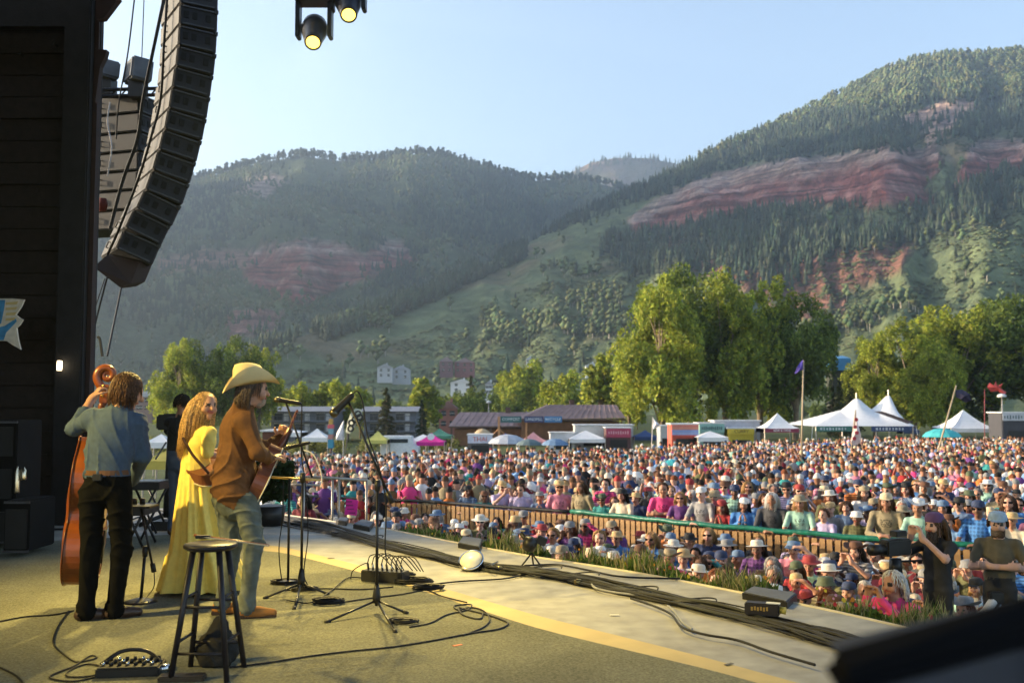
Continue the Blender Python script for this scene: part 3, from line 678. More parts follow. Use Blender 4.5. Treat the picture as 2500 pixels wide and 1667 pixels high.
# ================================================================ FIGURES (one continuous surface grown round a skeleton)
def surfnets(F, o, h):
    s = F < 0; nx, ny, nz = F.shape
    cnt = np.zeros((nx - 1, ny - 1, nz - 1), np.int8)
    for a in (0, 1):
        for b in (0, 1):
            for c in (0, 1): cnt += s[a:nx - 1 + a, b:ny - 1 + b, c:nz - 1 + c]
    act = (cnt > 0) & (cnt < 8); ci = np.argwhere(act)
    ids = -np.ones(act.shape, np.int32); ids[act] = np.arange(len(ci))
    pos = np.zeros((len(ci), 3)); num = np.zeros(len(ci))
    cor = [(a, b, c) for a in (0, 1) for b in (0, 1) for c in (0, 1)]
    for p in cor:
        for q in cor:
            if sum(abs(x - y) for x, y in zip(p, q)) == 1 and p < q:
                f0 = F[ci[:, 0] + p[0], ci[:, 1] + p[1], ci[:, 2] + p[2]]; f1 = F[ci[:, 0] + q[0], ci[:, 1] + q[1], ci[:, 2] + q[2]]
                mk = (f0 < 0) != (f1 < 0); t = np.where(mk, f0 / np.where(mk, f0 - f1, 1), 0)
                pos += mk[:, None] * (np.array(p) + t[:, None] * (np.array(q) - np.array(p))); num += mk
    V = np.array(o) + h * (ci + pos / num[:, None])
    Q = []
    def quads(d, ax):
        e = np.argwhere(d != 0)
        if ax == 0: c4 = [(0, -1, -1), (0, 0, -1), (0, 0, 0), (0, -1, 0)]
        elif ax == 1: c4 = [(-1, 0, -1), (-1, 0, 0), (0, 0, 0), (0, 0, -1)]
        else: c4 = [(-1, -1, 0), (0, -1, 0), (0, 0, 0), (-1, 0, 0)]
        ok = np.ones(len(e), bool)
        for k in range(3):
            if k != ax: ok &= (e[:, k] > 0) & (e[:, k] < F.shape[k] - 1)
        e = e[ok]; f = np.stack([ids[e[:, 0] + a, e[:, 1] + b, e[:, 2] + c] for a, b, c in c4], 1)
        fl = ~s[e[:, 0], e[:, 1], e[:, 2]]; f[fl] = f[fl][:, ::-1]; Q.append(f)
    quads(s[1:].astype(np.int8) - s[:-1], 0); quads(s[:, 1:].astype(np.int8) - s[:, :-1], 1); quads(s[:, :, 1:].astype(np.int8) - s[:, :, :-1], 2)
    return V, np.concatenate(Q)
class Fig:
    def __init__(s): s.p = []
    def cap(s, a, ra, b, rb, lab, flat=None, k=.03, d=0.):
        s.p.append((np.array(a, float), ra, np.array(b, float), rb, lab, flat, k, d)); return s
    def ball(s, a, r, lab, flat=None, k=.02): return s.cap(a, r, np.array(a, float) + 1e-4, r, lab, flat, k)
    def field(s, h, shrink=None, folds=None):
        lo = np.min([np.minimum(p[0], p[2]) - max(p[1], p[3]) for p in s.p], 0) - 3 * h; hi = np.max([np.maximum(p[0], p[2]) + max(p[1], p[3]) for p in s.p], 0) + 3 * h
        n = np.ceil((hi - lo) / h).astype(int) + 1
        F = np.full(n, .2, np.float32); B = np.full(n, .2, np.float32); L = np.zeros(n, np.int8)
        ax = [lo[i] + h * np.arange(n[i]) for i in range(3)]
        for a, ra, b, rb, lab, flat, k, dd in s.p:
            if shrink and lab in shrink: ra = max(ra - shrink[lab], .01); rb = max(rb - shrink[lab], .01)
            m = max(k, .03) + 2 * h; R_ = max(ra, rb) * (max(1, flat[3]) if flat is not None and len(flat) > 3 else 1)
            i0 = np.maximum(((np.minimum(a, b) - R_ - m - lo) / h).astype(int), 0); i1 = np.minimum(((np.maximum(a, b) + R_ + m - lo) / h).astype(int) + 2, n)
            sl = tuple(slice(i0[i], i1[i]) for i in range(3))
            X, Y, Z = np.meshgrid(*(ax[i][sl[i]] for i in range(3)), indexing='ij')
            Pp = np.stack([X, Y, Z], -1) - a; ba = b - a; sf = 1.0
            if flat is not None:   # (axis, factor): thinner along that axis
                u = np.array(flat[:3]) / np.linalg.norm(flat[:3]); fac = flat[3]; sf = min(1, fac)
                Pp = Pp + u * (Pp @ u)[..., None] * (1 / fac - 1); ba = ba + u * (ba @ u) * (1 / fac - 1)
            t = np.clip((Pp @ ba) / max(ba @ ba, 1e-12), 0, 1)
            d = (np.linalg.norm(Pp - t[..., None] * ba, axis=-1) - (ra + (rb - ra) * t)) * sf
            Fs = F[sl]; hh = np.clip(.5 + .5 * (Fs - d) / k, 0, 1)
            F[sl] = Fs * (1 - hh) + d * hh - k * hh * (1 - hh)
            Bs = B[sl]; up = d < Bs; Bs[up] = d[up]; B[sl] = Bs; Ls = L[sl]; Ls[up] = lab; L[sl] = Ls
        if folds:
            X, Y, Z = np.meshgrid(*ax, indexing='ij')
            w1 = np.sin(X * 24 + Y * 19 + Z * 5 + 2.2 * np.sin(Z * 6 + Y * 5)); w2 = np.sin(X * -17 + Z * 15 + Y * 14 + 2.4 * np.sin(Z * 7 + X * 6)); w3 = np.sin(Z * 40 + X * 22 + Y * 14 + 3 * np.sin(X * 12 + Z * 4))
            gate = np.clip(.5 + .9 * np.sin(X * 6 + Y * 5 + Z * 4.5 + 1.0), 0, 1)
            nz = 1.1 * gate * (1 - np.abs(w1)) ** 2 + 1.3 * (1 - gate) * (1 - np.abs(w2)) ** 3 + .5 * (1 - gate) * (1 - np.abs(w3)) ** 2 - .3
            amp = np.zeros(32, np.float32)
            for k_, v in folds.items(): amp[k_] = v
            F -= amp[L] * nz.astype(np.float32)
        return F, L, lo
    def mesh(s, h, shrink=None, folds=None):
        F, L, lo = s.field(h, shrink, folds); V, Q = surfnets(F, lo, h)
        ii = np.clip(np.round((V - lo) / h).astype(int), 0, np.array(F.shape) - 1)
        return V, Q, L[ii[:, 0], ii[:, 1], ii[:, 2]]
SKIN, SHIRT, TROU, SHOE, DARK, LIP, HAIRL = 1, 2, 3, 4, 5, 6, 7
def v3(p): return np.array(p, float)
def nrm(p): p = v3(p); return p / np.linalg.norm(p)
def add_head(f, c, fw, up, s=1.0, neck=None, shades=False, nl=SKIN):
    c = v3(c); fw = nrm(fw); up = nrm(v3(up) - fw * np.dot(up, fw)); sd = np.cross(fw, up)
    fl = (*sd, .86)
    f.cap(c + (up * .038 - fw * .022) * s, .090 * s, c + (up * .03 + fw * .012) * s, .086 * s, SKIN, fl, .02)
    f.cap(c + (fw * .030 - up * .005) * s, .070 * s, c + (fw * .048 - up * .082) * s, .040 * s, SKIN, fl, .02)
    f.cap(c + (fw * .093 + up * .012) * s, .010 * s, c + (fw * .113 - up * .024) * s, .015 * s, SKIN, None, .008)
    f.cap(c + (fw * .086 + up * .032 + sd * .03) * s, .010 * s, c + (fw * .086 + up * .032 - sd * .03) * s, .010 * s, SKIN, None, .015)
    for g in (-1, 1):
        f.cap(c + (sd * .078 * g + up * .012) * s, .014 * s, c + (sd * .076 * g - up * .022) * s, .010 * s, SKIN, None, .008)
        f.ball(c + (fw * .088 + sd * .031 * g + up * .014) * s, .0125 * s, DARK, None, .004)
        f.ball(c + (fw * .062 + sd * .045 * g - up * .03) * s, .03 * s, SKIN, None, .02)
    f.cap(c + (fw * .092 - up * .052 + sd * .02) * s, .009 * s, c + (fw * .092 - up * .052 - sd * .02) * s, .009 * s, LIP, None, .006)
    if neck is not None: f.cap(c + (-up * .07 - fw * .012) * s, .052 * s, neck, .06 * s, nl, None, .03)
def add_hand(f, w, d, n, s=1.0, curl=.5, lab=SKIN, mirror=1):
    """w wrist, d pointing direction, n palm normal; four fingers of unequal length and a thumb at the side of the palm"""
    w = v3(w); d = nrm(d); n = nrm(v3(n) - d * np.dot(n, d)); sd = np.cross(d, n) * mirror
    f.cap(w - d * .03 * s, .028 * s, w + d * .02 * s, .026 * s, lab, None, .02)
    f.cap(w + d * .025 * s, .034 * s, w + d * .075 * s, .038 * s, lab, (*n, .5), .015)
    for i, (o, l) in enumerate(((-.030, .066), (-.010, .078), (.010, .074), (.029, .056))):
        p = w + (d * .085 + sd * o) * s; a = curl * .7
        for j, fr in enumerate((.45, .33, .25)):
            dd = d * math.cos(a) + n * math.sin(a); q = p + dd * l * fr * s
            f.cap(p, (.0105 - .001 * j) * s, q, (.0098 - .001 * j) * s, lab, None, .005); p = q; a += curl * .9
    p = w + (d * .03 - sd * .032) * s; dd = nrm(d * .65 - sd * .6 + n * .35)
    q = p + dd * .045 * s; f.cap(p, .0125 * s, q, .011 * s, lab, None, .01)
    dd = nrm(d * .85 - sd * .25 + n * (.3 + curl * .5)); f.cap(q, .011 * s, q + dd * .03 * s, .009 * s, lab, None, .006)
def split_mesh(name, V, Q, lab, labs, m, parent, off, grow=0):
    fl = lab[Q]; sel = np.isin(fl, labs).sum(1) >= (1 if grow else 3)
    q = Q[sel]; u, inv = np.unique(q, return_inverse=True)
    return link(name, mk_mesh(name, V[u] - np.array(off), inv.reshape(q.shape), [m], smooth=True), parent)
M_skin = mat('skin', (.45, .24, .16), .5, var=.08, scale=30, spec=.35)
M_eye = mat('eye_dark', (.02, .015, .012), .3); M_lip = mat('lips', (.35, .10, .08), .5)
def person_hero(name, fig, h, label, base, clothes, folds, skinmat=None):
    root = thing(name, base, label, 'person')
    shrink = {k: .012 for k, _, _ in clothes}
    V, Q, L = fig.mesh(h * 1.2, shrink)
    mi = np.where(L[Q[:, 0]] == DARK, 1, np.where(L[Q[:, 0]] == LIP, 2, 0))
    link('body', mk_mesh('body', V - np.array(base), Q, [skinmat or M_skin, M_eye, M_lip], mi, True), root)
    V, Q, L = fig.mesh(h, None, folds)
    for lab, nm, m in clothes:
        if nm == 'shoe':
            for g, sel in enumerate((V[:, 0] < fig.mid, V[:, 0] >= fig.mid)):
                L2 = np.where(sel, L, 0)
                if np.any(L2 == lab): split_mesh('shoe', V, Q, L2, [lab], m, root, base, 1)
        else: split_mesh(nm, V, Q, L, [lab], m, root, base, 1)
    return root
A3 = lambda px, py, D: v3(at(px, py, D))
# hair as many thin strands bundled over the scalp
def strands(name, roots, parent, base, m, r=.006, n=3):
    mb = MB()
    for path in roots:
        P = [Vector(p) for p in path]; k = len(P)
        mb.tube(P, r, n, [r * (1.0 - .65 * (i / (k - 1)) ** 2) for i in range(k)])
    return link(name, mb.mesh(name, m, True, base), parent)
def scalp(c, fw, up, n, rs, length, flow, s=1.0, side_cut=-.35, puff=1.0, wav=.0, fringe=.55, spread=.5):
    """strand paths: start on the skull, run over it towards flow, then hang"""
    c = v3(c); fw = nrm(fw); up = nrm(v3(up) - fw * np.dot(up, fw)); sd = np.cross(fw, up); out = []
    for i in range(n):
        th = rs.uniform(0, 2 * math.pi); ph = math.acos(rs.uniform(side_cut, 1))
        d = sd * math.sin(ph) * math.cos(th) + fw * math.sin(ph) * math.sin(th) + up * math.cos(ph)
        if np.dot(d, fw) > fringe and np.dot(d, up) < .62: continue
        ctr = c + (up * .036 - fw * .012) * s
        p = ctr + d * np.array(.096 * s * puff); path = [p]; l = length * rs.uniform(.7, 1.15); st = l / 6
        v = nrm(d * .15 - up * .5 + sd * np.dot(d, sd) * spread + v3(flow)); ph0 = rs.uniform(0, 6.28)
        for j in range(6):
            p = p + v * st; q = p - ctr; rr = np.linalg.norm(q)
            if rr < .099 * s * puff: p = ctr + q / rr * .099 * s * puff
            w_ = wav * math.sin(j * 1.6 + ph0)
            path.append(p + sd * w_); v = nrm(v * .6 + v3((0, 0, -.7)) + v3(flow) * .25)
        out.append(path)
    return out
# ================================================================ THE PLAYERS
rs = np.random.RandomState(5)
M_shirtB = mat('chambray_shirt', (.05, .08, .13), .85, var=.15, scale=30, bump=.2, bscale=200)
M_trB = mat('dark_trousers', (.005, .005, .005), .95, spec=.1, var=.2, scale=20, bump=.2, bscale=150)
M_shoeB = mat('brown_leather_shoe', (.045, .024, .016), .4, var=.2); M_hairB = mat('brown_hair', (.10, .045, .02), .5, var=.6, scale=70)
M_jack = mat('tan_suede_shirt', (.125, .052, .016), .85, var=.15, scale=25, bump=.25, bscale=160); M_jean = mat('faded_jeans', (.075, .09, .085), .85, var=.3, scale=14, bump=.25, bscale=150, var2=((.12, .135, .115), 6))
M_boot = mat('tan_suede_boot', (.30, .125, .028), .85, var=.15); M_hairM = mat('grey_brown_hair', (.11, .075, .055), .6, var=.65, scale=80); M_beard = mat('grey_beard', (.30, .22, .17), .9, var=.3, scale=90)
M_dress = mat('cream_yellow_dress', (.82, .64, .15), .75, var=.08, scale=20, bump=.15, bscale=120); M_hairW = mat('blonde_hair', (.48, .29, .11), .5, var=.65, scale=90)
M_felt = mat('straw_felt_hat', (.66, .54, .30), .8, var=.1, bump=.2, bscale=120)
# ---- double bass player, back to us
D = 7.45; base = onz(250, 1512)
f = Fig(); f.mid = at(247, 1500, D).x; d_away = v3((.25, 1, 0))
pel = A3(262, 1178, D); wst = A3(262, 1130, D); ch = A3(272, 1062, D); nb = A3(296, 1002, D); hd = A3(309, 957, D + .04)
f.cap(pel + [0, 0, .0], .155, wst, .142, TROU, (0, 1, 0, .72), .04)
f.cap(A3(262, 1150, D), .158, A3(268, 1095, D), .160, SHIRT, (0, 1, 0, .70), .04); f.cap(A3(268, 1095, D), .162, A3(277, 1045, D), .165, SHIRT, (0, 1, 0, .68), .05)
shL = A3(222, 1022, D + .02); shR = A3(334, 1034, D + .06)
f.cap(shL, .072, shR, .072, SHIRT, (0, 1, 0, .95), .06); f.cap(ch, .14, nb - [0, 0, .03], .075, SHIRT, (0, 1, 0, .75), .05)
f.cap(nb - [0, 0, .005], .066, nb + [.01, .01, .025], .062, SHIRT, None, .01)
add_head(f, hd, (.86, .42, -.30), (.22, .1, 1), 1.07, nb)
eL = A3(182, 1046, D + .10); wL = A3(226, 972, D + .36); f.cap(shL, .068, eL, .058, SHIRT, None, .04); f.cap(eL, .056, (eL + wL) / 2, .050, SHIRT, None, .03); f.cap((eL + wL) / 2, .038, wL, .029, SKIN, None, .015)
add_hand(f, wL, A3(252, 938, D + .42) - wL, (.6, .6, -.2), 1.0, .9)
eR = A3(350, 1112, D + .10); wR = A3(326, 1172, D + .42); f.cap(shR, .072, eR, .060, SHIRT, None, .04); f.cap(eR, .060, wR, .045, SHIRT, None, .03); add_hand(f, wR, A3(300, 1200, D + .55) - wR, (-.6, .4, 0), 1.0, .6)
for hx, kx, ax_, toe, dk in (((225, 1205), (222, 1345), (210, 1478), (228, 1510), .05), ((291, 1205), (297, 1345), (280, 1478), (316, 1503), .12)):
    H_ = A3(*hx, D); K_ = A3(*kx, D + dk * .6); A_ = A3(*ax_, D + dk); a0 = v3((A_[0], A_[1], .05)); tp = onz(*toe); 
    f.cap(H_, .096, K_, .074, TROU, None, .04); f.cap(K_, .072, A_, .060, TROU, None, .03); f.cap(A_, .062, v3((A_[0], A_[1], .07)), .070, TROU, None, .02)
    tv = nrm(v3((.8, .55, 0))) * .17; f.cap(a0 - tv * .25, .042, a0 + tv * .5 - [0, 0, .008], .044, SHOE, None, .01); f.cap(a0 + tv * .5 - [0, 0, .008], .044, a0 + tv - [0, 0, .015], .034, SHOE, None, .01)
bassist = person_hero('person', f, .0075, 'person in a blue work shirt and dark trousers holding a double bass', base, [(SHIRT, 'shirt', M_shirtB), (TROU, 'trousers', M_trB), (SHOE, 'shoe', M_shoeB)], {SHIRT: .009, TROU: .008})
strands('hair', scalp(hd, (.86, .42, -.30), (.22, .1, 1), 2400, rs, .118, (0, 0, 0), 1.07, -.5, 1.05, .007, .62), bassist, base, M_hairB, .0036)
bc = A3(262, 1152, D); M_belt = mat('brown_belt', (.11, .05, .022), .5, var=.2)
m = MB(); ring = [Vector((bc[0] + .168 * math.cos(t), bc[1] + .122 * math.sin(t), bc[2])) for t in np.linspace(0, 2 * math.pi, 33)]
for i in range(32):
    a, b = ring[i], ring[i + 1]; z = Vector((0, 0, .018)); m.quad(a - z, b - z, b + z, a + z)
m.build('belt', M_belt, bassist); m = MB(); m.box((bc[0] - .02, bc[1] - .13, bc[2] - .03), (.07, .025, .05)); m.build('radio_pack', M_blk, bassist, bevel=.006)
# ---- double bass
M_bass = mat('bass_varnish', (.26, .07, .014), .32, var=.3, scale=5, spec=.5, var2=((.17, .04, .009), 3)); M_ebo = mat('ebony', (.015, .012, .012), .4)
bb = onz(214, 1440); bb.y = 7.95; bb.x = at(196, 1300, 7.95).x; bb.z = 0
bass = thing('double_bass', bb, 'varnished orange double bass standing in front of the blue shirted player', 'double bass'); bass.rotation_euler = (R(-3.5), 0, R(-76))
half = [(0, .0), (.12, .005), (.24, .05), (.315, .16), (.325, .30), (.285, .42), (.225, .49), (.205, .56), (.215, .63), (.245, .72), (.245, .84), (.20, .95), (.12, 1.03), (.05, 1.10), (.035, 1.14)]
sm = spline([Vector((x, 0, z)) for x, z in half], 3); out2 = sm + [Vector((-p.x, 0, p.z)) for p in sm[::-1][:-1]]
Z0 = .20; m = MB(); k = len(out2); vs = []
for y, sc_ in ((-.105, .0), (-.115, .55), (-.10, .97), (-.10, 1.0), (.10, 1.0), (.10, .97), (.115, .55), (.105, .0)):
    for p in out2:
        c0 = Vector((0, 0, .5)); q = c0 + (p - c0) * sc_ if sc_ > 0 else c0; vs.append(Vector((q.x, y - (.02 if sc_ == .55 and y < 0 else 0) + (.02 if sc_ == .55 and y > 0 else 0), q.z + Z0)))
m.add(vs, [(r_ * k + i, r_ * k + (i + 1) % k, (r_ + 1) * k + (i + 1) % k, (r_ + 1) * k + i) for r_ in range(7) for i in range(k)])
bo = m.build('body', M_bass, bass, smooth=False, world=False)
for y in (-.10, .10):
    m = MB(); m.tube([Vector((p.x * 1.01, y, (p.z - .5) * 1.008 + .5 + Z0)) for p in out2], .007, 5); q = m.build('edge_binding', mat('bass_edge', (.16, .04, .01), .3), bass, True, False)
m = MB(); m.tube([(0, .03, 1.26 + Z0 - .16), (0, .035, 1.5 + Z0 - .1), (0, .05, 1.62)], .028, 8, [.034, .026, .028]); m.build('neck', M_bass, bass, True, False)
m = MB(); m.box((0, .075, 1.23), (.05, .02, .80), Matrix.Rotation(R(-3), 3, 'X')); m.build('fingerboard', M_ebo, bass, False, False)
m = MB(); m.box((0, .05, 1.69), (.06, .07, .16)); pb = m.build('peg_box', M_bass, bass, False, False, bevel=.012)
sp_ = []
for t in np.linspace(0, 3.2 * math.pi, 44): r_ = .082 * math.exp(-t * .17); a_ = R(215) - t; sp_.append(Vector((0, .055 + r_ * math.cos(a_), 1.845 + r_ * math.sin(a_))))
m = MB(); m.tube([Vector((0, .04, 1.70)), Vector((0, .01, 1.76))] + sp_, .03, 8, [.034, .034] + list(np.linspace(.034, .013, 44))); m.build('scroll', M_bass, bass, True, False)
for i, z in enumerate((1.64, 1.68, 1.72, 1.755)):
    sgn = 1 if i % 2 else -1; m = MB(); m.cyl((0, .04, z), (sgn * .085, .04, z), .007, n=8); m.lathe([(0, 0), (.018, .004), (.018, .010), (0, .014)], (sgn * .09, .04, z), 10, (0, 1, 0)); m.build('tuning_peg', mat('brass', (.6, .4, .12), .3, 1.), bass, True, False)
m = MB(); m.box((0, .13, .62 + Z0 - .1), (.13, .015, .16)); m.build('bridge', mat('maple', (.5, .33, .15), .5), bass, False, False)
m = MB(); m.prism([(-.02, .135, .36), (.02, .135, .36), (.045, .14, .62), (-.045, .14, .62)], (0, .012, 0)); m.build('tailpiece', M_ebo, bass, False, False)
for x in (-.018, -.006, .006, .018):
    m = MB(); m.tube([(x, .15, .60), (x * .9, .215, .79), (x * .6, .10, 1.62)], .0018, 4); m.build('string', M_chr, bass, False, False)
m = MB(); m.cyl((0, 0, 0), (0, 0, .24), .006, .01, 8); m.build('end_pin', M_chr, bass, True, False)
hang('clip_microphone', [(250, 870, 7.8), (244, 830, 7.8), (238, 822, 7.8)], .011, M_blk, 'slim black clip microphone on the double bass neck', 'microphone')

# ---- guitarist with hat
D = 7.62; base = onz(588, 1497); f = Fig(); f.mid = at(590, 1480, D).x
nb = A3(594, 990, D + .02); hd = A3(618, 954, D + .03)
fw_m = (.93, .36, -.05)
f.cap(A3(574, 1222, D), .142, A3(574, 1200, D), .140, TROU, (-.35, .94, 0, .85), .04)
f.cap(A3(572, 1196, D), .166, A3(574, 1120, D), .158, SHIRT, (.94, .35, 0, .82), .04); f.cap(A3(574, 1120, D), .158, A3(582, 1050, D), .160, SHIRT, (.94, .35, 0, .82), .05)
f.cap(A3(573, 1190, D), .174, A3(575, 1150, D), .160, SHIRT, (0, 0, 1, .6), .03)
shR = A3(596, 1028, D - .16); shL = A3(574, 1024, D + .20)
f.cap(shR, .072, shL, .072, SHIRT, None, .06); f.cap(A3(582, 1050, D), .13, nb - [0, 0, .02], .08, SHIRT, None, .05); f.cap(nb - [0, 0, .01], .068, nb + [.01, 0, .03], .064, SHIRT, None, .01)
add_head(f, hd, fw_m, (-.05, 0, 1), 1.02, nb)
f.cap(v3(hd) + nrm(fw_m) * .045 - [0, 0, .09], .036, v3(hd) + nrm(fw_m) * .062 - [0, 0, .078], .034, HAIRL, None, .02)
eR = A3(630, 1104, D - .20); wR = A3(660, 1120, D - .02); f.cap(shR, .072, eR, .060, SHIRT, None, .04); f.cap(eR, .058, wR - (wR - eR) * .15, .046, SHIRT, None, .03); f.cap(wR - (wR - eR) * .3, .034, wR, .029, SKIN, None, .01)
add_hand(f, wR, A3(684, 1112, D + .06) - wR, (.5, .7, -.3), 1.0, .75)
eL = A3(640, 1100, D + .36); wL = A3(684, 1072, D + .44); f.cap(shL, .07, eL, .056, SHIRT, None, .04); f.cap(eL, .054, wL, .042, SHIRT, None, .03); add_hand(f, wL, A3(692, 1046, D + .44) - wL, (.2, -.9, 0), 1.0, 1.0)
for hx, kx, ax_, dk in (((598, 1215), (620, 1325), (603, 1470), -.04), ((552, 1215), (566, 1325), (543, 1474), .10)):
    H_ = A3(*hx, D + dk); K_ = A3(*kx, D + dk); A_ = A3(*ax_, D + dk); a0 = v3((A_[0], A_[1], .05))
    f.cap(H_, .104, K_, .074, TROU, None, .04); f.cap(K_, .072, A_, .058, TROU, None, .03); f.cap(A_, .058, v3((A_[0], A_[1], .08)), .062, TROU, None, .02)
    tv = nrm(v3((1, .25, 0))) * .18; f.cap(a0 - tv * .2, .044, a0 + tv * .5 - [0, 0, .008], .046, SHOE, None, .01); f.cap(a0 + tv * .5 - [0, 0, .008], .046, a0 + tv * 1.05 - [0, 0, .015], .032, SHOE, None, .01)
guy = person_hero('person', f, .0075, 'person in a tan suede shirt, faded jeans and cowboy hat playing guitar', base, [(SHIRT, 'suede_shirt', M_jack), (TROU, 'jeans', M_jean), (SHOE, 'shoe', M_boot), (HAIRL, 'beard', M_beard)], {SHIRT: .010, TROU: .010})
for ax_, dk in (((603, 1470), -.04), ((543, 1474), .10)):
    A_ = A3(*ax_, D + dk); tv = nrm(v3((1, .25, 0))); m = MB(); c_ = Vector(A_ + tv * .075); c_.z = .017; Mr_ = Matrix.Rotation(math.atan2(.25, 1), 3, 'Z'); m.box(c_, (.285, .085, .018), Mr_); c2 = Vector(A_ - tv * .045); c2.z = .022; m.box(c2, (.07, .082, .034), Mr_); m.build('boot_sole', M_shoeB, guy, bevel=.006)
strands('hair', scalp(hd, fw_m, (0, 0, 1), 1800, rs, .15, (-.25, -.05, 0), 1.0, -.5, .97, .006, .02, .2), guy, base, M_hairM, .0033)
# cowboy hat: creased crown, brim rolled at the sides
def cowboy_hat(c, fw, s, m_, parent, band=None, tilt=0.0, offb=None, ns=40, world=True, name='hat'):
    fw = Vector((fw[0], fw[1], 0)).normalized(); sd = Vector((fw.y, -fw.x, 0)); up = (Vector((0, 0, 1)) + fw * -tilt).normalized(); fw = (fw + Vector((0, 0, tilt))).normalized()
    c = Vector(c); rings = [(.162, .190, 0, 1), (.132, .154, -.004, 1), (.096, .116, .0, 0), (.093, .112, .05, 0), (.084, .102, .095, 0), (.066, .086, .126, 0), (.036, .058, .114, 0), (.0, .0, .092, 0)]
    vs = []; fs = []
    for rx, ry, z, brim in rings:
        for j in range(ns):
            t = 2 * math.pi * j / ns; ct, st = math.cos(t), math.sin(t); zz = z
            if brim: zz += (.115 if rx > .14 else .035) * abs(ct) ** 2.0 - (.030 if rx > .14 else .01) * abs(st) ** 2
            elif z > .09: zz += .02 * abs(ct) - .022 * max(st, 0) + (.014 * max(-st, 0))
            px_ = rx * ct * (1 - (.12 if brim and rx > .14 else 0) * abs(ct)); vs.append(c + (sd * px_ + fw * ry * st + up * zz) * s)
    k = len(rings)
    for i in range(k - 1):
        for j in range(ns): jj = (j + 1) % ns; fs.append((i * ns + j, i * ns + jj, (i + 1) * ns + jj, (i + 1) * ns + j))
    mb = MB(); mb.add(vs, fs); o = mb.build(name, m_, parent, True, world)
    return o, c, up
ho, hc, hup = cowboy_hat(v3(hd) + [-.02, 0, .050], (.93, .36), 1.14, M_felt, guy, tilt=.17)
m = MB(); m.lathe([(.109, 0), (.109, .022), (.107, .022), (.107, 0)], hc + hup * .012, 28, hup)
for v in m.v: pass
# ---- guitars
M_spr = mat('guitar_top', (.42, .24, .09), .3, var=.15, scale=8); M_mah = mat('guitar_side', (.16, .055, .03), .3, var=.2, scale=8)
def guitar(body_c, head_c, nrm_, label):
    B_ = Vector(body_c); Hh = Vector(head_c); ax = (Hh - B_).normalized(); n_ = Vector(nrm_); n_ = (n_ - ax * n_.dot(ax)).normalized(); sd = ax.cross(n_)
    t = thing('acoustic_guitar', B_, label, 'guitar'); hp = [(0, -.24), (.10, -.235), (.175, -.18), (.195, -.10), (.165, -.02), (.125, .03), (.125, .09), (.142, .15), (.12, .21), (.06, .245), (0, .25)]
    sm = spline([Vector((x, 0, z)) for x, z in hp], 3); o2 = sm + [Vector((-p.x, 0, p.z)) for p in sm[::-1][1:-1]]
    W = lambda x, y, z: B_ + sd * x + n_ * y + ax * z
    m = MB(); m.prism([W(p.x, -.05, p.z) for p in o2], n_ * .095); m.build('body', M_mah, t)
    m = MB(); m.prism([W(p.x * .985, .046, p.z * .985) for p in o2], n_ * .006); m.build('soundboard', M_spr, t)
    m = MB(); m.tube([W(p.x * 1.01, .048, p.z * 1.01) for p in o2 + o2[:1]], .005, 5); m.build('binding', mat('cream_binding', (.6, .55, .42), .4), t)
    m = MB(); m.lathe([(0, 0), (.05, 0), (.05, .003), (0, .003)], W(0, .052, .06), 20, n_); m.build('sound_hole', M_pock, t)
    L_ = (Hh - B_).length; m = MB(); m.tube([W(0, .03, .22), W(0, .035, L_ - .1)], .024, 8, [.028, .022]); m.build('neck', M_mah, t, True)
    m = MB(); m.prism([W(-.024, .055, .16), W(.024, .055, .16), W(.021, .055, L_ - .1), W(-.021, .055, L_ - .1)], n_ * .007); m.build('fretboard', M_ebo, t)
    m = MB(); m.prism([W(-.022, .03, L_ - .1), W(.022, .03, L_ - .1), W(.034, .02, L_ + .07), W(-.034, .02, L_ + .07)], n_ * .016); m.build('headstock', M_mah, t)
    for i in range(3):
        for g in (-1, 1): m = MB(); m.cyl(W(g * .03, .03, L_ - .06 + i * .045), W(g * .052, .03, L_ - .06 + i * .045), .006, n=6); m.build('tuning_peg', M_chr, t)
    m = MB(); m.prism([W(-.07, .053, -.10), W(.07, .053, -.10), W(.06, .053, -.08), W(-.06, .053, -.08)], n_ * .01); m.build('bridge', M_ebo, t)
    for x in (-.018, -.011, -.004, .004, .011, .018): m = MB(); m.tube([W(x, .066, -.09), W(x * .9, .066, L_ - .1)], .0012, 3); m.build('string', M_chr, t)
    return t
guitar(at(640, 1160, 7.74), at(708, 1018, 8.02), (.80, .45, .1), 'acoustic guitar held by the person in the cowboy hat')

# ---- singer in the long dress
D = 8.7; base = onz(490, 1437); f = Fig(); f.mid = at(490, 1400, D).x
hd = A3(502, 992, D); nb = A3(488, 1034, D + .01); fw_w = (.72, -.62, -.02)
f.cap(A3(478, 1130, D), .110, A3(481, 1085, D), .118, SHIRT, (.5, .85, 0, .8), .04); f.cap(A3(481, 1085, D), .118, nb - [0, 0, .05], .085, SHIRT, (.5, .85, 0, .8), .05)
shR = A3(512, 1056, D - .13); shL = A3(462, 1054, D + .12)
f.cap(shL, .05, shR, .05, SHIRT, None, .05); add_head(f, hd, fw_w, (.12, 0, 1), .97, nb)
eR = A3(505, 1105, D - .18); wR = A3(545, 1118, D - .02); f.cap(shR, .052, (shR + eR) / 2, .056, SHIRT, None, .03); f.cap((shR + eR) / 2, .060, eR, .052, SHIRT, None, .03); f.cap(eR, .036, wR, .026, SKIN, None, .01); add_hand(f, wR, A3(565, 1120, D + .06) - wR, (.2, .9, -.3), .9, .6)
eL = A3(480, 1108, D + .30); wL = A3(560, 1098, D + .40); f.cap(shL, .066, eL, .058, SHIRT, None, .03); f.cap(eL, .036, wL, .026, SKIN, None, .01); add_hand(f, wL, (.6, 0, .8), (.5, -.8, 0), .9, .9)
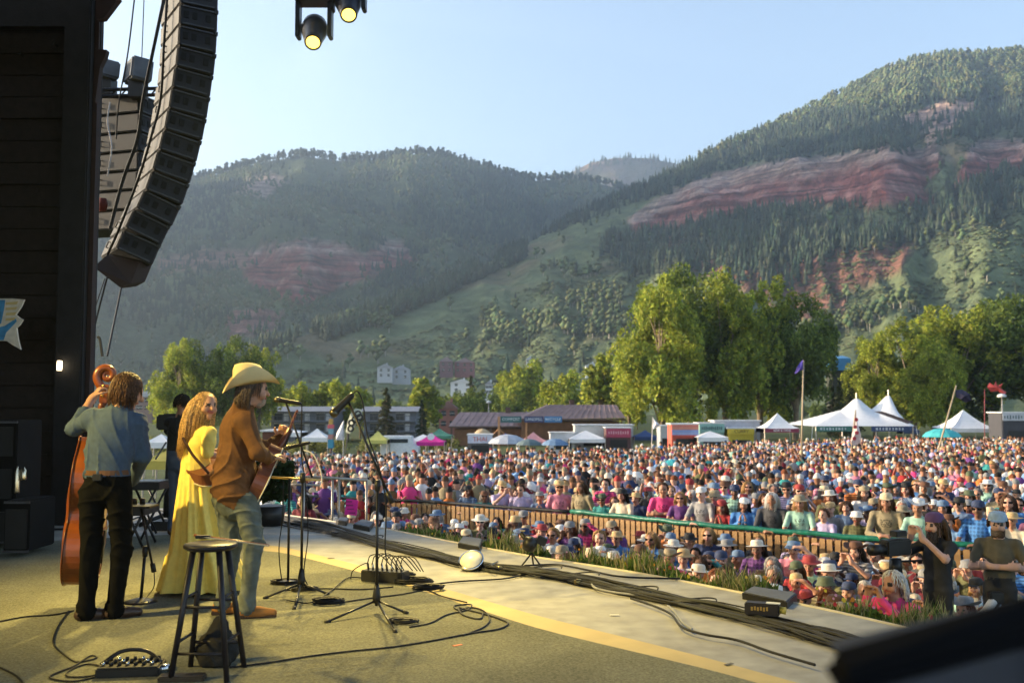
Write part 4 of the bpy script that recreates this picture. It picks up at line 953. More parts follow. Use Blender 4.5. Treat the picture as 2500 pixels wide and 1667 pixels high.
for hx, ax_ in (((465, 1170), (455, 1420)), ((495, 1170), (500, 1420))):
    H_ = A3(*hx, D); A_ = A3(*ax_, D + .05); A_[2] = .06; f.cap(H_, .085, (H_ + A_) / 2, .06, SKIN, None, .03); f.cap((H_ + A_) / 2, .058, A_, .036, SKIN, None, .03); f.cap(A_ - [0, 0, .02], .036, A_ + [.14, .02, -.03], .026, SHOE, None, .01)
f.cap(A3(478, 1135, D), .12, A3(478, 1180, D), .14, SHIRT, None, .05)
singer = person_hero('person', f, .0075, 'smiling person with long blonde hair in a long yellow dress', base, [(SHIRT, 'bodice', M_dress), (SHOE, 'shoe', M_shoeB)], {SHIRT: .005})
rings = [((478, 1112), .115, .112, 0), ((478, 1150), .128, .13, .006), ((479, 1200), .150, .15, .018), ((482, 1260), .182, .18, .03), ((487, 1320), .215, .215, .042), ((490, 1348), .238, .24, .05), ((491, 1352), .258, .255, .055), ((495, 1395), .305, .29, .066), ((498, 1437), .350, .32, .076)]
NS = 120; vs = []; fs = []
for (px_, py_), rx, ry, am in rings:
    c = at(px_, py_, D)
    for j in range(NS):
        t = 2 * math.pi * j / NS; fo_ = am * (math.sin(t * 11 + 1.3 * math.sin(2 * t)) * .7 + .4 * math.sin(t * 19 + 2)); vs.append(Vector((c.x + (rx + fo_) * math.cos(t), c.y + (ry + fo_) * math.sin(t), max(c.z, .03))))
for i in range(len(rings) - 1):
    for j in range(NS): jj = (j + 1) % NS; fs.append((i * NS + j, i * NS + jj, (i + 1) * NS + jj, (i + 1) * NS + j))
m = MB(); m.add(vs, fs); m.build('skirt', M_dress, singer, True)
hp = scalp(hd, fw_w, (.12, 0, 1), 3200, rs, .43, (-.26, .05, 0), .97, -.55, .97, .008, .42, .12)
strands('hair', hp, singer, base, M_hairW, .0030)
m = MB(); m.tube(spline([at(446, 1068, D - .20), at(470, 1110, D - .22), at(505, 1150, D - .20), at(530, 1185, D - .1)], 5), .012, 6); m.build('guitar_strap', mat('strap_leather', (.05, .02, .012), .6), singer)
guitar(at(528, 1140, 8.72), at(640, 1085, 9.1), (.55, .8, .05), 'acoustic guitar held by the person in the yellow dress')
# ================================================================ STAGE GEAR
def fpath(pts, z=.018): return [onz(x, y, z) for x, y in pts]
# ---- microphone stands
M_mic = mat('microphone_black', (.02, .02, .022), .4, .3); M_grill = mat('microphone_grille', (.12, .11, .08), .35, .9, var=.4, scale=300)
def mic(a, b, parent, r=.024, dark=False):
    """a = grille end, b = tail"""
    a, b = Vector(a), Vector(b); L_ = (b - a).length; ax = (b - a).normalized()
    m = MB(); m.lathe([(0, 0), (r * .75, .008), (r, .03), (r * .98, .055), (r * .8, .065), (r * .7, L_ * .9), (r * .5, L_), (0, L_)], a, 14, ax); m.build('microphone', M_mic if dark else M_mic, parent, True)
    m = MB(); m.lathe([(0, -.002), (r * .78, .006), (r * 1.03, .03), (r * 1.0, .054), (0, .054)], a, 14, ax); m.build('grille', M_grill, parent, True)
def tripod_stand(bx, by, feet, top, label, name='microphone_stand'):
    b = onz(bx, by); b.z = 0; t = thing(name, b, label, 'microphone stand')
    hub = b + Vector((0, 0, .13)); tp = Vector((b.x, b.y, top))
    m = MB(); m.cyl(b + Vector((0, 0, .06)), tp, .0125, .0105, 10); m.build('pole', M_metal, t, True)
    m = MB(); m.lathe([(0, -.05), (.028, -.05), (.032, .0), (.022, .06), (.016, .09), (0, .09)], hub, 12); m.build('hub', M_blk, t, True)
    for fx, fy in feet:
        q = onz(fx, fy); q.z = .012; m = MB(); m.cyl(hub - Vector((0, 0, .03)), q, .009, n=8); l = m.build('leg', M_metal, t, True)
        m = MB(); d = (q - hub).normalized(); m.cyl(q - d * .03, q + d * .012, .015, n=8); m.build('rubber_foot', M_blk2, l, True)
    return t, tp
def clutch(p, t):
    m = MB(); m.lathe([(0, -.04), (.02, -.04), (.024, 0), (.02, .045), (0, .045)], p, 12); m.build('clutch', M_blk, t, True)
t, tp = tripod_stand(735, 1452, ((646, 1463), (718, 1489), (800, 1453)), .98, 'tripod microphone stand with two microphones one above the other')
D = tp.y; q0 = at(762, 1165, D); q1 = at(698, 982, D); clutch(tp, t)
m = MB(); m.cyl(q0, q1, .009, n=8); m.build('boom', M_metal, t, True)
mic(at(668, 974, D), at(735, 985, D), t); mic(at(690, 1095, D), at(757, 1080, D), t, .021)
m = MB(); m.tube(spline([at(735, 985, D), at(737, 1000, D), at(735, 1100, D + .02), at(744, 1170, D + .02), at(752, 1300, D + .02), at(742, 1400, D), onz(760, 1440, .02)], 6), .005, 6); m.build('microphone_cable', M_blk2, t)
m = MB(); m.tube(spline([at(740, 1098, D), at(765, 1110, D), at(783, 1150, D), at(786, 1180, D)], 6), .006, 6); m.build('pale_cable', mat('pale_cable', (.6, .58, .55), .5), t)
# round base stand with a T bar
b = onz(703, 1424); b.z = 0; t = thing('microphone_stand', b, 'round based stand with a long horizontal bar beside the tripod stand', 'microphone stand')
m = MB(); m.lathe([(0, 0), (.13, 0), (.13, .012), (.03, .03), (0, .032)], b, 24); m.build('base', M_metal, t, True)
tp = Vector((b.x, b.y, at(703, 1168, b.y).z)); m = MB(); m.cyl(b, tp, .0115, n=10); m.build('pole', M_metal, t, True)
m = MB(); m.cyl(at(652, 1164, b.y), at(782, 1172, b.y), .010, n=8); m.build('cross_bar', mat('brass_bar', (.45, .33, .12), .35, .8), t, True)
m = MB(); m.tube(spline([at(692, 1175, b.y), at(690, 1260, b.y), at(681, 1340, b.y), at(688, 1415, b.y), onz(700, 1428, .02)], 6), .005, 6); m.build('microphone_cable', M_blk2, t)
# boom stand
t, tp = tripod_stand(919, 1497, ((797, 1522), (965, 1546), (993, 1500)), at(930, 1190, 7.6).z, 'tall tripod boom stand with a single large microphone')
D = tp.y; clutch(tp, t); q0 = at(955, 1222, D); q1 = at(850, 978, D)
m = MB(); m.cyl(q0, q1, .0095, n=8); m.build('boom', M_metal, t, True)
m = MB(); m.cyl(at(945, 1200, D), at(958, 1228, D), .02, n=10); m.build('counterweight', M_blk, t, True)
mic(at(808, 1015, D), at(862, 962, D), t, .036)
m = MB(); m.tube(spline([at(856, 968, D), at(872, 955, D), at(886, 985, D), at(897, 1060, D), at(925, 1140, D), at(942, 1230, D), at(940, 1330, D), at(944, 1370, D)], 8), .006, 6); m.build('microphone_cable', M_blk2, t)
# round base stand with a small tray, next to the bass player
b = onz(343, 1471); b.z = 0; t = thing('utility_stand', b, 'round based stand with a small tray beside the bass player', 'stand')
m = MB(); m.lathe([(0, 0), (.135, 0), (.135, .012), (.10, .022), (.03, .04), (0, .042)], b, 26); m.build('base', M_metal, t, True)
k_ = at(354, 1346, b.y); m = MB(); m.cyl(b, k_, .013, n=10); m.build('pole', M_metal, t, True); clutch(k_, t)
m = MB(); m.cyl(at(374, 1390, b.y), at(344, 1240, b.y), .010, n=8); m.build('boom', M_metal, t, True)
m = MB(); m.cyl(at(376, 1396, b.y), at(372, 1374, b.y), .02, n=10); m.build('counterweight', M_blk, t, True)
m = MB(); m.box(at(338, 1235, b.y), (.26, .22, .015)); m.build('tray', M_blk, t, bevel=.004)
for dx in (328, 348): m = MB(); p = at(dx, 1222, b.y); m.cyl(p - Vector((0, 0, .03)), p + Vector((0, 0, .02)), .022, n=12); m.build('knob', M_blk, t, True)
m = MB(); m.tube(spline([at(376, 1394, b.y), at(376, 1430, b.y), at(362, 1452, b.y), onz(345, 1470, .03)], 6), .004, 5); m.build('cable', M_blk2, t)
# ---- bar stool, bow, bag
sc_ = onz(518, 1628); D = 6.02; cx = at(514, 1327, D).x; t = thing('bar_stool', (cx, D, 0), 'tall dark wooden bar stool with a round seat', 'stool')
M_stool = mat('dark_stained_wood', (.016, .013, .016), .42, var=.35, scale=14); zt = at(514, 1327, D).z
m = MB(); m.lathe([(0, -.032), (.135, -.032), (.155, -.02), (.158, -.005), (.150, .003), (0, .0)], (cx, D, zt), 32); m.build('seat', M_stool, t, True)
legs = []
for ang in (R(235), R(325), R(55), R(145)):
    d = Vector((math.cos(ang - R(12)), math.sin(ang - R(12)), 0)); a = Vector((cx, D, zt - .03)) + d * .11; b_ = Vector((cx, D, 0)) + d * .235; legs.append((a, b_))
    m = MB(); m.cyl(a, b_, .019, .017, 10); m.build('leg', M_stool, t, True)
for i in range(4):
    for h in ((.16, .42) if i % 2 == 0 else (.22, .47)):
        (a, b_), (c, d) = legs[i], legs[(i + 1) % 4]; u = 1 - h / (zt - .03)
        m = MB(); m.cyl(a.lerp(b_, u), c.lerp(d, u), .009, n=8); m.build('rung', M_stool, t, True)
bz = Vector((0, 0, .0)); p0 = at(474, 1306, D - .03); p1 = at(657, 1331, D - .10); p0.z = max(p0.z, zt + .006)
b_ = thing('bass_bow', p0, 'wooden bass bow lying across the stool seat', 'bow')
m = MB(); m.cyl(p0, p1, .008, .006, 8); m.build('stick', mat('pernambuco', (.28, .08, .025), .35), b_, True)
m = MB(); m.box(p0.lerp(p1, .13) - Vector((0, .012, 0)), (.09, .03, .02)); m.build('frog', M_ebo, b_, bevel=.004)
m = MB(); m.tube([p0.lerp(p1, .14) - Vector((0, .022, 0)), p1 - Vector((0, .015, 0))], .004, 4); m.build('hair', mat('bow_hair', (.5, .45, .35), .7), b_)
bgc = onz(527, 1625); f = Fig(); c = v3(bgc)
for dx, dy, z, r in ((0, 0, .10, .10), (.05, .03, .09, .085), (-.05, .02, .10, .085), (.0, .04, .19, .07), (-.04, -.04, .05, .06), (.05, -.04, .05, .06), (.01, .05, .24, .045)): f.ball(c + [dx, dy, z], r, SHIRT, None, .03)
V, Q, L = f.mesh(.009, None, {SHIRT: .012}); V[:, 2] = np.maximum(V[:, 2], .012)
o = link('cloth_bag', mk_mesh('cloth_bag', V - c, Q, [mat('dark_cloth', (.018, .016, .013), .85, var=.3, bump=.3)], smooth=True), None, bgc); tag(o, 'dark crumpled cloth bag on the floor under the stool', 'bag')
# ---- pedals at the front of the wing
pb = onz(312, 1650); t = thing('pedal_board', pb, 'small pedal board with silver knobs on the carpet', 'pedal board')
m = MB(); m.box(pb + Vector((0, .05, .035)), (.36, .22, .06), Matrix.Rotation(R(8), 3, 'Z')); m.build('case', M_blk, t, bevel=.01)
for i in range(7):
    for j in range(3):
        p = pb + Vector((-.14 + i * .046, -.02 + j * .06 + i * .006, .065)); m = MB(); m.cyl(p, p + Vector((0, 0, .022)), .012, .010, 10); m.build('knob', M_chr if (i + j) % 3 == 0 else M_blk, t, True)
m = MB(); m.tube(spline([pb + Vector((-.17, .02, .06)), pb + Vector((-.08, .1, .12)), pb + Vector((.06, .12, .12)), pb + Vector((.17, .08, .06))], 6), .012, 6); m.build('carry_handle', M_metal, t, True)
p = onz(397, 1640); m = MB(); m.lathe([(0, 0), (.045, 0), (.045, .04), (.03, .05), (0, .05)], p, 18); m.solo('foot_switch', M_chr, 'round silver foot switch beside the pedal board', 'foot switch', smooth=True)
p = onz(445, 1662); m = MB(); m.box(p + Vector((0, 0, .02)), (.26, .10, .035), Matrix.Rotation(R(5), 3, 'Z')); m.solo('tuner_pedal', mat('brown_plastic', (.05, .035, .02), .5), 'flat brown pedal lying in front of the stool', 'pedal', bevel=.008)
# ---- loose cables on the deck
def cable(name, pts, r, label, cat='cable', m_=None, n=6, z=None):
    mb = MB(); mb.tube(spline(fpath(pts, (r + .008) if z is None else z), n), r, 6); return mb.solo(name, m_ or M_blk2, label, cat)
cable('cable', [(-20, 1620), (40, 1650), (80, 1700)], .006, 'short cable end curving across the carpet corner')
cable('cable', [(168, 1490), (140, 1530), (130, 1570), (160, 1600), (190, 1615), (235, 1605), (220, 1600), (180, 1625), (130, 1645), (125, 1655), (180, 1662), (240, 1648), (255, 1630), (215, 1620), (170, 1635), (165, 1650), (215, 1650), (260, 1640)], .0055, 'thin cable looped on the carpet beside the pedal board')
cable('cable', [(-20, 1520), (60, 1505), (130, 1500), (180, 1490)], .006, 'thin cable running to the bass player from the wing')
cable('cable', [(-30, 1291), (60, 1293), (150, 1291), (230, 1287)], .014, 'thick black cable lying along the foot of the dark wall')
cable('cable', [(560, 1628), (650, 1617), (760, 1600), (860, 1588), (960, 1578), (1060, 1562), (1150, 1545), (1215, 1535), (1240, 1522), (1225, 1512), (1190, 1500), (1150, 1490), (1120, 1483), (1130, 1500), (1170, 1510), (1180, 1495)], .0065, 'long black cable sweeping across the open carpet in front of the stands')
cable('cable', [(1000, 1530), (1050, 1520), (1090, 1500), (1140, 1488), (1150, 1475), (1110, 1478), (1118, 1488), (1150, 1482), (1180, 1490), (1195, 1510), (1180, 1530), (1130, 1550)], .006, 'kinked cable loop on the carpet between the boom stand and the strip')
cable('cable', [(700, 1465), (760, 1470), (810, 1440), (850, 1410), (905, 1412)], .006, 'cable from the stage box to the tripod stand', z=.02)
cable('cable', [(830, 1470), (900, 1460), (980, 1450), (1040, 1440), (1080, 1455), (1140, 1470)], .006, 'cable running from a coil to the stage box pile')
cable('cable', [(1060, 1425), (1130, 1418), (1230, 1412), (1290, 1400), (1340, 1392)], .008, 'black cable crossing the pale deck to the main bundle')
cable('cable', [(690, 1440), (790, 1436), (880, 1438), (960, 1432)], .006, 'straight cable behind the boom stand base')
cable('cable', [(1280, 1380), (1360, 1378), (1430, 1390), (1500, 1405), (1570, 1410), (1660, 1412)], .010, 'single black cable running along the pale stage edge')
rs = np.random.RandomState(9)
def coil(px, py, rad, turns, label, sq=1.0):
    c = onz(px, py); mb = MB(); P = []
    for i in range(turns * 14):
        a = i / 14 * 2 * math.pi; r_ = rad * (.75 + .3 * rs.rand() * .6 + .12 * math.sin(a * .7)); P.append(c + Vector((r_ * math.cos(a), r_ * .75 * math.sin(a), .012 + .004 * (i / 14) + .006 * rs.rand())))
    mb.tube(spline(P, 2), .006, 5); return mb.solo('cable_coil', M_blk2, label, 'cable coil')
coil(803, 1475, .13, 8, 'coiled black cable next to the tripod stand leg'); coil(985, 1522, .12, 4, 'small cable coil beside the boom stand foot')
coil(745, 1443, .12, 6, 'cable coil round the foot of the tripod stand'); coil(700, 1425, .15, 5, 'loose cable coil over the round stand base')
coil(1010, 1425, .18, 9, 'tangled pile of cables beside the black stage box'); coil(1045, 1440, .14, 7, 'spilling end of the cable pile on the carpet edge')
coil(985, 1410, .12, 8, 'cables heaped against the black stage box')
sb = onz(935, 1420); t = thing('stage_box', sb, 'black stage box with a row of plugged cables', 'stage box')
m = MB(); m.box(sb + Vector((.02, 0, .055)), (.42, .16, .10), Matrix.Rotation(R(-22), 3, 'Z')); m.build('box', M_blk, t, bevel=.008)
for i in range(8):
    p = sb + Vector((-.14 + i * .045, .058 - i * .018, .10)); m = MB(); m.cyl(p, p + Vector((-.01, 0, .06)), .010, n=8); pl = m.build('plug', M_chr if i % 2 else M_blk, t, True)
    m = MB(); m.tube(spline([p + Vector((-.01, 0, .06)), p + Vector((.02, -.02, .13)), p + Vector((.12, -.05, .13 + .02 * rs.rand())), p + Vector((.2 + .05 * rs.rand(), -.10, .02))], 5), .005, 5); m.build('lead', M_blk2, t)
m = MB(); m.tube(spline([sb + Vector((-.14, .06, .15)), at(890, 1375, sb.y), at(862, 1392, sb.y), onz(856, 1412, .02)], 5), .005, 5); m.build('lead', M_blk2, t)
# ---- main cable bundle along the deck
bp = [(600, 1258), (660, 1266), (760, 1286), (860, 1312), (960, 1338), (1060, 1360), (1150, 1380), (1250, 1398), (1350, 1408), (1450, 1430), (1600, 1462), (1750, 1494), (1900, 1528), (2000, 1556), (2150, 1600), (2300, 1650)]
cb = thing('cable_bundle', onz(1250, 1398), 'thick bundle of black cables running along the pale deck', 'cable bundle')
BPc = [onz(x, y) for x, y in bp]
M_grc = mat('grey_green_cable', (.03, .033, .028), .7)
for k in range(26):
    off = rs.normal(0, .11); P = []
    for i, p in enumerate(BPc):
        d = BPc[min(i + 1, len(BPc) - 1)] - BPc[max(i - 1, 0)]; nn = Vector((-d.y, d.x, 0)).normalized(); off = off * .82 + rs.normal(0, .055)
        P.append(p + nn * off + Vector((0, 0, .014 + abs(rs.normal(0, .018)))))
    r_ = rs.choice([.006, .008, .011, .014]); a = 0 if k < 16 else rs.randint(0, 5)
    m = MB(); m.tube(spline(P[a:], 4), r_, 6); m.build('cable', M_grc if k % 5 == 0 else M_blk2, cb)
for nm, pts, lab in (('cable', [(1540, 1460), (1600, 1480), (1640, 1500), (1665, 1530), (1720, 1548), (1800, 1562), (1880, 1590), (1990, 1622)], 'black cable branching off the bundle towards the dark case'), ('cable', [(1440, 1420), (1455, 1435), (1500, 1445), (1560, 1452)], 'grey taped cable end lying over the bundle'), ('cable', [(1630, 1478), (1645, 1490), (1668, 1520), (1690, 1535)], 'pale grey lead crossing the cable bundle')):
    cable(nm, pts, .009, lab, m_=(mat('grey_lead', (.28, .28, .28), .5) if 'grey' in lab else None), z=.03)
for k, (px, py) in enumerate(((1330, 1395), (1420, 1412), (1560, 1448), (1700, 1478), (900, 1318))):
    c = onz(px, py); P = [c + Vector((.16 * math.cos(a) * (1 + .4 * math.sin(a)), .11 * math.sin(a), .035 + .01 * math.sin(2 * a))) for a in np.linspace(0, 5.6, 12)]; m = MB(); m.tube(spline(P, 3), .007, 5); m.build('cable_loop', M_blk2, cb)
# ---- round uplighter lying on the bundle
c = onz(1150, 1392); ax = (Vector((0, 0, CAMZ + .5)) - c).normalized(); ax = (ax + Vector((-.35, 0, 1.0))).normalized(); c = c + Vector((0, 0, .10))
t = thing('par_lamp', onz(1150, 1392), 'round white faced floor lamp resting on the cable bundle', 'floor lamp')
m = MB(); m.lathe([(0, -.10), (.07, -.10), (.115, -.06), (.125, -.005), (.125, 0), (.115, .004)], c, 28, ax); m.build('housing', M_blk, t, True)
m = MB(); m.lathe([(0, .012), (.112, .006), (.112, -.01), (0, -.01)], c, 28, ax); m.build('face', mat('white_lens', (.75, .72, .60), .4, var=.08), t, True)
m = MB(); m.lathe([(.112, .010), (.126, .006), (.126, -.01), (.112, -.01)], c, 28, ax); m.build('rim', M_chr, t, True)
m = MB(); m.tube([onz(1185, 1385, .03), onz(1200, 1378, .10), onz(1215, 1372, .08)], .012, 6); m.build('yoke', M_chr, t)
for px_, py_ in ((1218, 1388), (1228, 1392), (1410, 1420)):
    p = onz(px_, py_, .03); m = MB(); m.lathe([(0, -.025), (.024, -.025), (.028, 0), (.024, .03), (0, .03)], p, 12, (1, -.4, .1)); m.solo('cable_connector', mat('brass_plug', (.45, .33, .12), .35, .8), {1218: 'dull brass cable connector beside the white floor lamp', 1228: 'second brass connector joined end to end by the floor lamp', 1410: 'round brass connector on the bundle near the small camera'}[px_], 'connector', smooth=True)
# ---- small remote camera on a mini tripod
p = onz(1298, 1382); t = thing('remote_camera', p, 'small black remote camera on a mini tripod near the stage edge', 'camera')
for dx, dy in ((-.11, -.05), (.10, -.06), (.02, .10)): m = MB(); m.cyl(p + Vector((0, 0, .13)), p + Vector((dx, dy, .0)), .009, n=8); m.build('leg', M_blk, t, True)
h_ = p + Vector((-.02, 0, .22)); m = MB(); m.lathe([(0, -.07), (.06, -.06), (.075, 0), (.06, .06), (0, .075)], h_, 16, (.3, -.3, 1)); m.build('head', M_blk, t, True)
m = MB(); m.cyl(h_, h_ + Vector((-.09, .02, .11)), .03, .022, 12); m.build('lens', M_blk, t, True); m = MB(); m.box(h_ + Vector((.12, .02, .03)), (.10, .07, .08), Matrix.Rotation(R(25), 3, 'Y')); m.build('body', M_metal, t, bevel=.008)
m = MB(); m.box(h_ + Vector((-.07, .0, .13)), (.05, .02, .008)); m.build('sun_visor', mat('brass_plug', (.45, .33, .12), .35, .8), t)
# ---- connection box on the bundle with yellow print
p = onz(1862, 1515); p.z = .04; t = thing('power_box', onz(1862, 1520), 'black power box with worn yellow lettering on the cable bundle', 'power box'); Mz = Matrix.Rotation(R(-22), 3, 'Z')
m = MB(); m.box(p + Vector((0, 0, .05)), (.25, .10, .09), Mz); m.build('box', mat('dark_brown_box', (.02, .014, .010), .5), t, bevel=.008)
for k in range(6):
    m = MB(); m.box(p + Mz @ Vector((-.07 + k * .022, -.0525, .055 + .004 * (k % 2))), (.014, .003, .028), Mz); m.build('worn_print', mat('worn_yellow', (.35, .22, .05), .6), t)
m = MB(); m.box(p + Mz @ Vector((.08, -.01, .098)), (.10, .05, .006), Mz); m.build('white_tape', mat('white_tape', (.7, .68, .6), .6), t)
m = MB(); m.cyl(p + Mz @ Vector((.125, 0, .05)), p + Mz @ Vector((.17, 0, .045)), .026, n=12); m.build('yellow_plug', mat('yellow_plug', (.6, .42, .06), .5), t, True)
p = onz(822, 1302, .03); m = MB(); m.box(p, (.14, .06, .04), Matrix.Rotation(R(-20), 3, 'Z')); m.solo('inline_box', M_blk, 'small black inline box on the cable bundle behind the stands', 'box', bevel=.006)
# ---- low front-fill speakers at the edge
M_ff = mat('grey_speaker_panel', (.10, .105, .12), .6, var=.15)
for pts, lab in (([(1812, 1447), (1838, 1432), (1946, 1449), (1922, 1470)], 'flat grey front fill speaker on the stage edge near the grasses'), ([(1118, 1326), (1130, 1309), (1178, 1316), (1170, 1336)], 'small flat grey speaker between the planters'), ([(862, 1280), (884, 1268), (914, 1274), (902, 1288)], 'flat grey speaker at the far end of the planters'), ([(820, 1270), (830, 1263), (852, 1264), (846, 1274)], 'shiny blue grey folded cover beside the far flat speaker')):
    P = [onz(x, y, .05) for x, y in pts]; c = sum(P, Vector()) / 4; t = thing('front_fill_speaker', Vector((c.x, c.y, 0)), lab, 'speaker')
    m = MB(); m.prism([Vector((q.x, q.y, -.08)) for q in P], (0, 0, .13)); m.build('cabinet', M_blk, t)
    m = MB(); m.prism([c + (q - c) * .94 + Vector((0, 0, .002)) for q in P], (0, 0, .008)); m.build('top_panel', M_ff, t)
# ---- big dark case right by the camera
A_, B_ = at(2010, 1580, 1.0), at(2700, 1378, 1.18); A2, B2 = at(2052, 1650, .93), at(2700, 1490, 1.1); A4, B4 = at(2125, 1800, .92), at(2700, 1800, 1.08)
bk = Vector((.06, .22, -.02)); t = thing('dark_case', Vector((A4.x + .2, A4.y + .1, 0)), 'black padded equipment case edge close to the viewer', 'case')
m = MB(); m.prism([A_, B_, B2, A2], Vector((.0, .0, -.03))); m.build('lid', mat('black_felt', (.006, .006, .007), .98, spec=.05), t, bevel=.012)
m = MB(); m.add([A2 + Vector((.02, .012, -.02)), B2 + Vector((0, .012, -.02)), B4 + Vector((0, .012, 0)), A4 + Vector((.02, .012, 0)), A2 + bk, B2 + bk, B4 + bk, A4 + bk], [(0, 1, 2, 3), (4, 7, 6, 5), (0, 4, 5, 1), (1, 5, 6, 2), (2, 6, 7, 3), (3, 7, 4, 0)]); m.build('front_panel', mat('dark_blue_grey_panel', (.022, .023, .034), .6), t)
m = MB(); m.cyl(Vector((A4.x + .25, A4.y + .15, 0)), Vector((A4.x + .25, A4.y + .15, A4.z + .05)), .03, n=10); m.build('stand_post', M_metal, t, True)
# ---- camera position and gear behind the players
b = onz(425, 1285); D = b.y; t = thing('broadcast_camera', Vector((at(415, 1000, D).x, D, 0)), 'black broadcast camera on a pedestal behind the players', 'camera')
m = MB(); m.box(at(418, 1030, D), (.26, .42, .20)); m.build('body', M_blk, t, bevel=.02)
m = MB(); m.box(at(415, 1017, D - .25), (.16, .06, .08)); m.build('viewfinder', M_blk, t, bevel=.008)
m = MB(); p = at(412, 1050, D); m.lathe([(0, 0), (.07, 0), (.075, .1), (.06, .2), (0, .2)], p, 14, (0, 1, 0)); m.build('lens', M_blk, t, True)
m = MB(); m.cyl(Vector((at(408, 1100, D).x, D, .12)), at(414, 1060, D), .04, .03, 10); m.build('column', M_blk, t, True)
for dx, dy in ((-.28, -.2), (.28, -.2), (0, .32)): m = MB(); m.cyl(Vector((at(408, 1100, D).x, D, .16)), Vector((at(408, 1100, D).x + dx, D + dy, .04)), .03, n=8); m.build('foot', M_blk, t, True)
m = MB(); m.tube([at(405, 1080, D), at(380, 1120, D - .4)], .012, 6); m.build('pan_bar', M_blk, t)
def mixer(px0, px1, py, D, label, z):
    x0, x1 = at(px0, py, D).x, at(px1, py, D).x; t = thing('keyboard_console', Vector(((x0 + x1) / 2, D, 0)), label, 'console')
    m = MB(); m.box(((x0 + x1) / 2, D, z), (x1 - x0, .5, .10)); m.build('chassis', M_blk, t, bevel=.01)
    m = MB(); m.box(((x0 + x1) / 2, D - .1, z + .056), ((x1 - x0) * .9, .24, .012)); m.build('white_panel', mat('white_panel', (.55, .53, .5), .5), t)
    for s_ in (-1, 1):
        for e in (-1, 1): m = MB(); m.cyl(((x0 + x1) / 2 + s_ * (x1 - x0) * .4, D + e * .2, z), ((x0 + x1) / 2 - s_ * (x1 - x0) * .4, D + e * .2, .02), .015, n=6); m.build('leg', M_metal, t, True)
mixer(335, 405, 1190, 12.6, 'white and black console on crossed legs behind the bass player', .60); mixer(322, 372, 1215, 11.4, 'lower black console with a pale top near the tray stand', .42)
p = onz(408, 1295); m = MB(); m.box(p + Vector((.08, .1, .06)), (.55, .3, .12)); m.solo('floor_box', M_blk, 'long low black box on the deck behind the yellow dress', 'box', bevel=.01)
for k, (a, lab) in enumerate((([(318, 1270), (340, 1262), (365, 1268), (400, 1282), (370, 1286), (330, 1278)], 'dark cable loop on the deck behind the bass player'), ([(320, 1250), (380, 1245), (430, 1252)], 'cable lying behind the tray stand'))): cable('cable', a, .012, lab)
# potted shrub in a black tub at the stage corner (dark green plants behind the guitar)
# ================================================================ FENCE, PLANTERS, CROWD
fence_px = [(770, 1214), (945, 1220), (1060, 1225), (1200, 1235), (1394, 1249), (1560, 1265), (1700, 1280), (1918, 1298), (2210, 1322), (2500, 1340), (2700, 1352)]
FENCE = [onz(x, y, -.62) for x, y in fence_px]; fs_ = spline(FENCE, 6)
flen = [0]
for a, b in zip(fs_[:-1], fs_[1:]): flen.append(flen[-1] + (b - a).length)
def fpt(s):
    i = min(max(int(np.searchsorted(flen, s)) - 1, 0), len(fs_) - 2); t = (s - flen[i]) / (flen[i + 1] - flen[i]); p = fs_[i].lerp(fs_[i + 1], t); d = (fs_[i + 1] - fs_[i]).normalized(); return p, d
fn = thing('picket_fence', Vector((FENCE[4].x, FENCE[4].y, -1.7)), 'wooden picket fence with a padded rail between the pit and the crowd', 'fence')
M_pick = mat('sunny_fence_wood', (.32, .19, .08), .75, var=.3, scale=4, bump=.3, bscale=30); M_post = mat('fence_post', (.30, .17, .07), .8, var=.2)
m = MB(); m.box((0, 0, 0), (.095, .022, 1.0)); me_p = m.mesh('picket', M_pick)
m = MB(); m.box((0, 0, 0), (.10, .10, 1.12)); me_post = m.mesh('post', M_post)
s = .05; k = 0
while s < flen[-1]:
    p, d = fpt(s); o = link('picket', me_p, fn, p + Vector((0, 0, -.56)) - fn.location); o.rotation_euler = (random.uniform(-.02, .02), random.uniform(-.02, .02), math.atan2(d.y, d.x)); s += .135; k += 1
for s in np.arange(.3, flen[-1], 2.1):
    p, d = fpt(s); o = link('post', me_post, fn, p + Vector((-d.y, d.x, 0)) * .08 + Vector((0, 0, -.54)) - fn.location)
for dz in (-.12, -.85):
    m = MB(); m.tube([p + Vector((.02, .045, dz)) for p in fs_], .035, 4); m.build('rail', M_post, fn)
j0 = next(i for i, p in enumerate(fs_) if proj([p])[0][0] > 1392)
m = MB(); m.tube([p + Vector((0, 0, .0)) for p in fs_[:j0 + 1]], .035, 8); m.build('black_rail_pad', M_blk2, fn, True)
m = MB(); m.tube([p + Vector((0, 0, .01 + .01 * math.sin(i * 1.7))) for i, p in enumerate(fs_[j0:])], .046, 10); m.build('green_rail_pad', mat('green_tarp', (.008, .13, .085), .35, var=.3, scale=9, bump=.6, bscale=14), fn, True)
# lattice behind a stretch of pickets
M_lat = mat('lattice_wood', (.35, .21, .10), .8)
for s in np.arange(flen[j0] + .1, flen[j0] + 4.6, .14):
    for sg in (-1, 1):
        p, d = fpt(min(s + (.5 if sg < 0 else 0), flen[-1] - .1)); q, _ = fpt(min(s + (0 if sg < 0 else .5), flen[-1] - .1)); m = MB(); m.tube([p + Vector((.03, .03, -.05)), q + Vector((.03, .03, -.5))], .012, 4); m.build('lattice_slat', M_lat, fn)
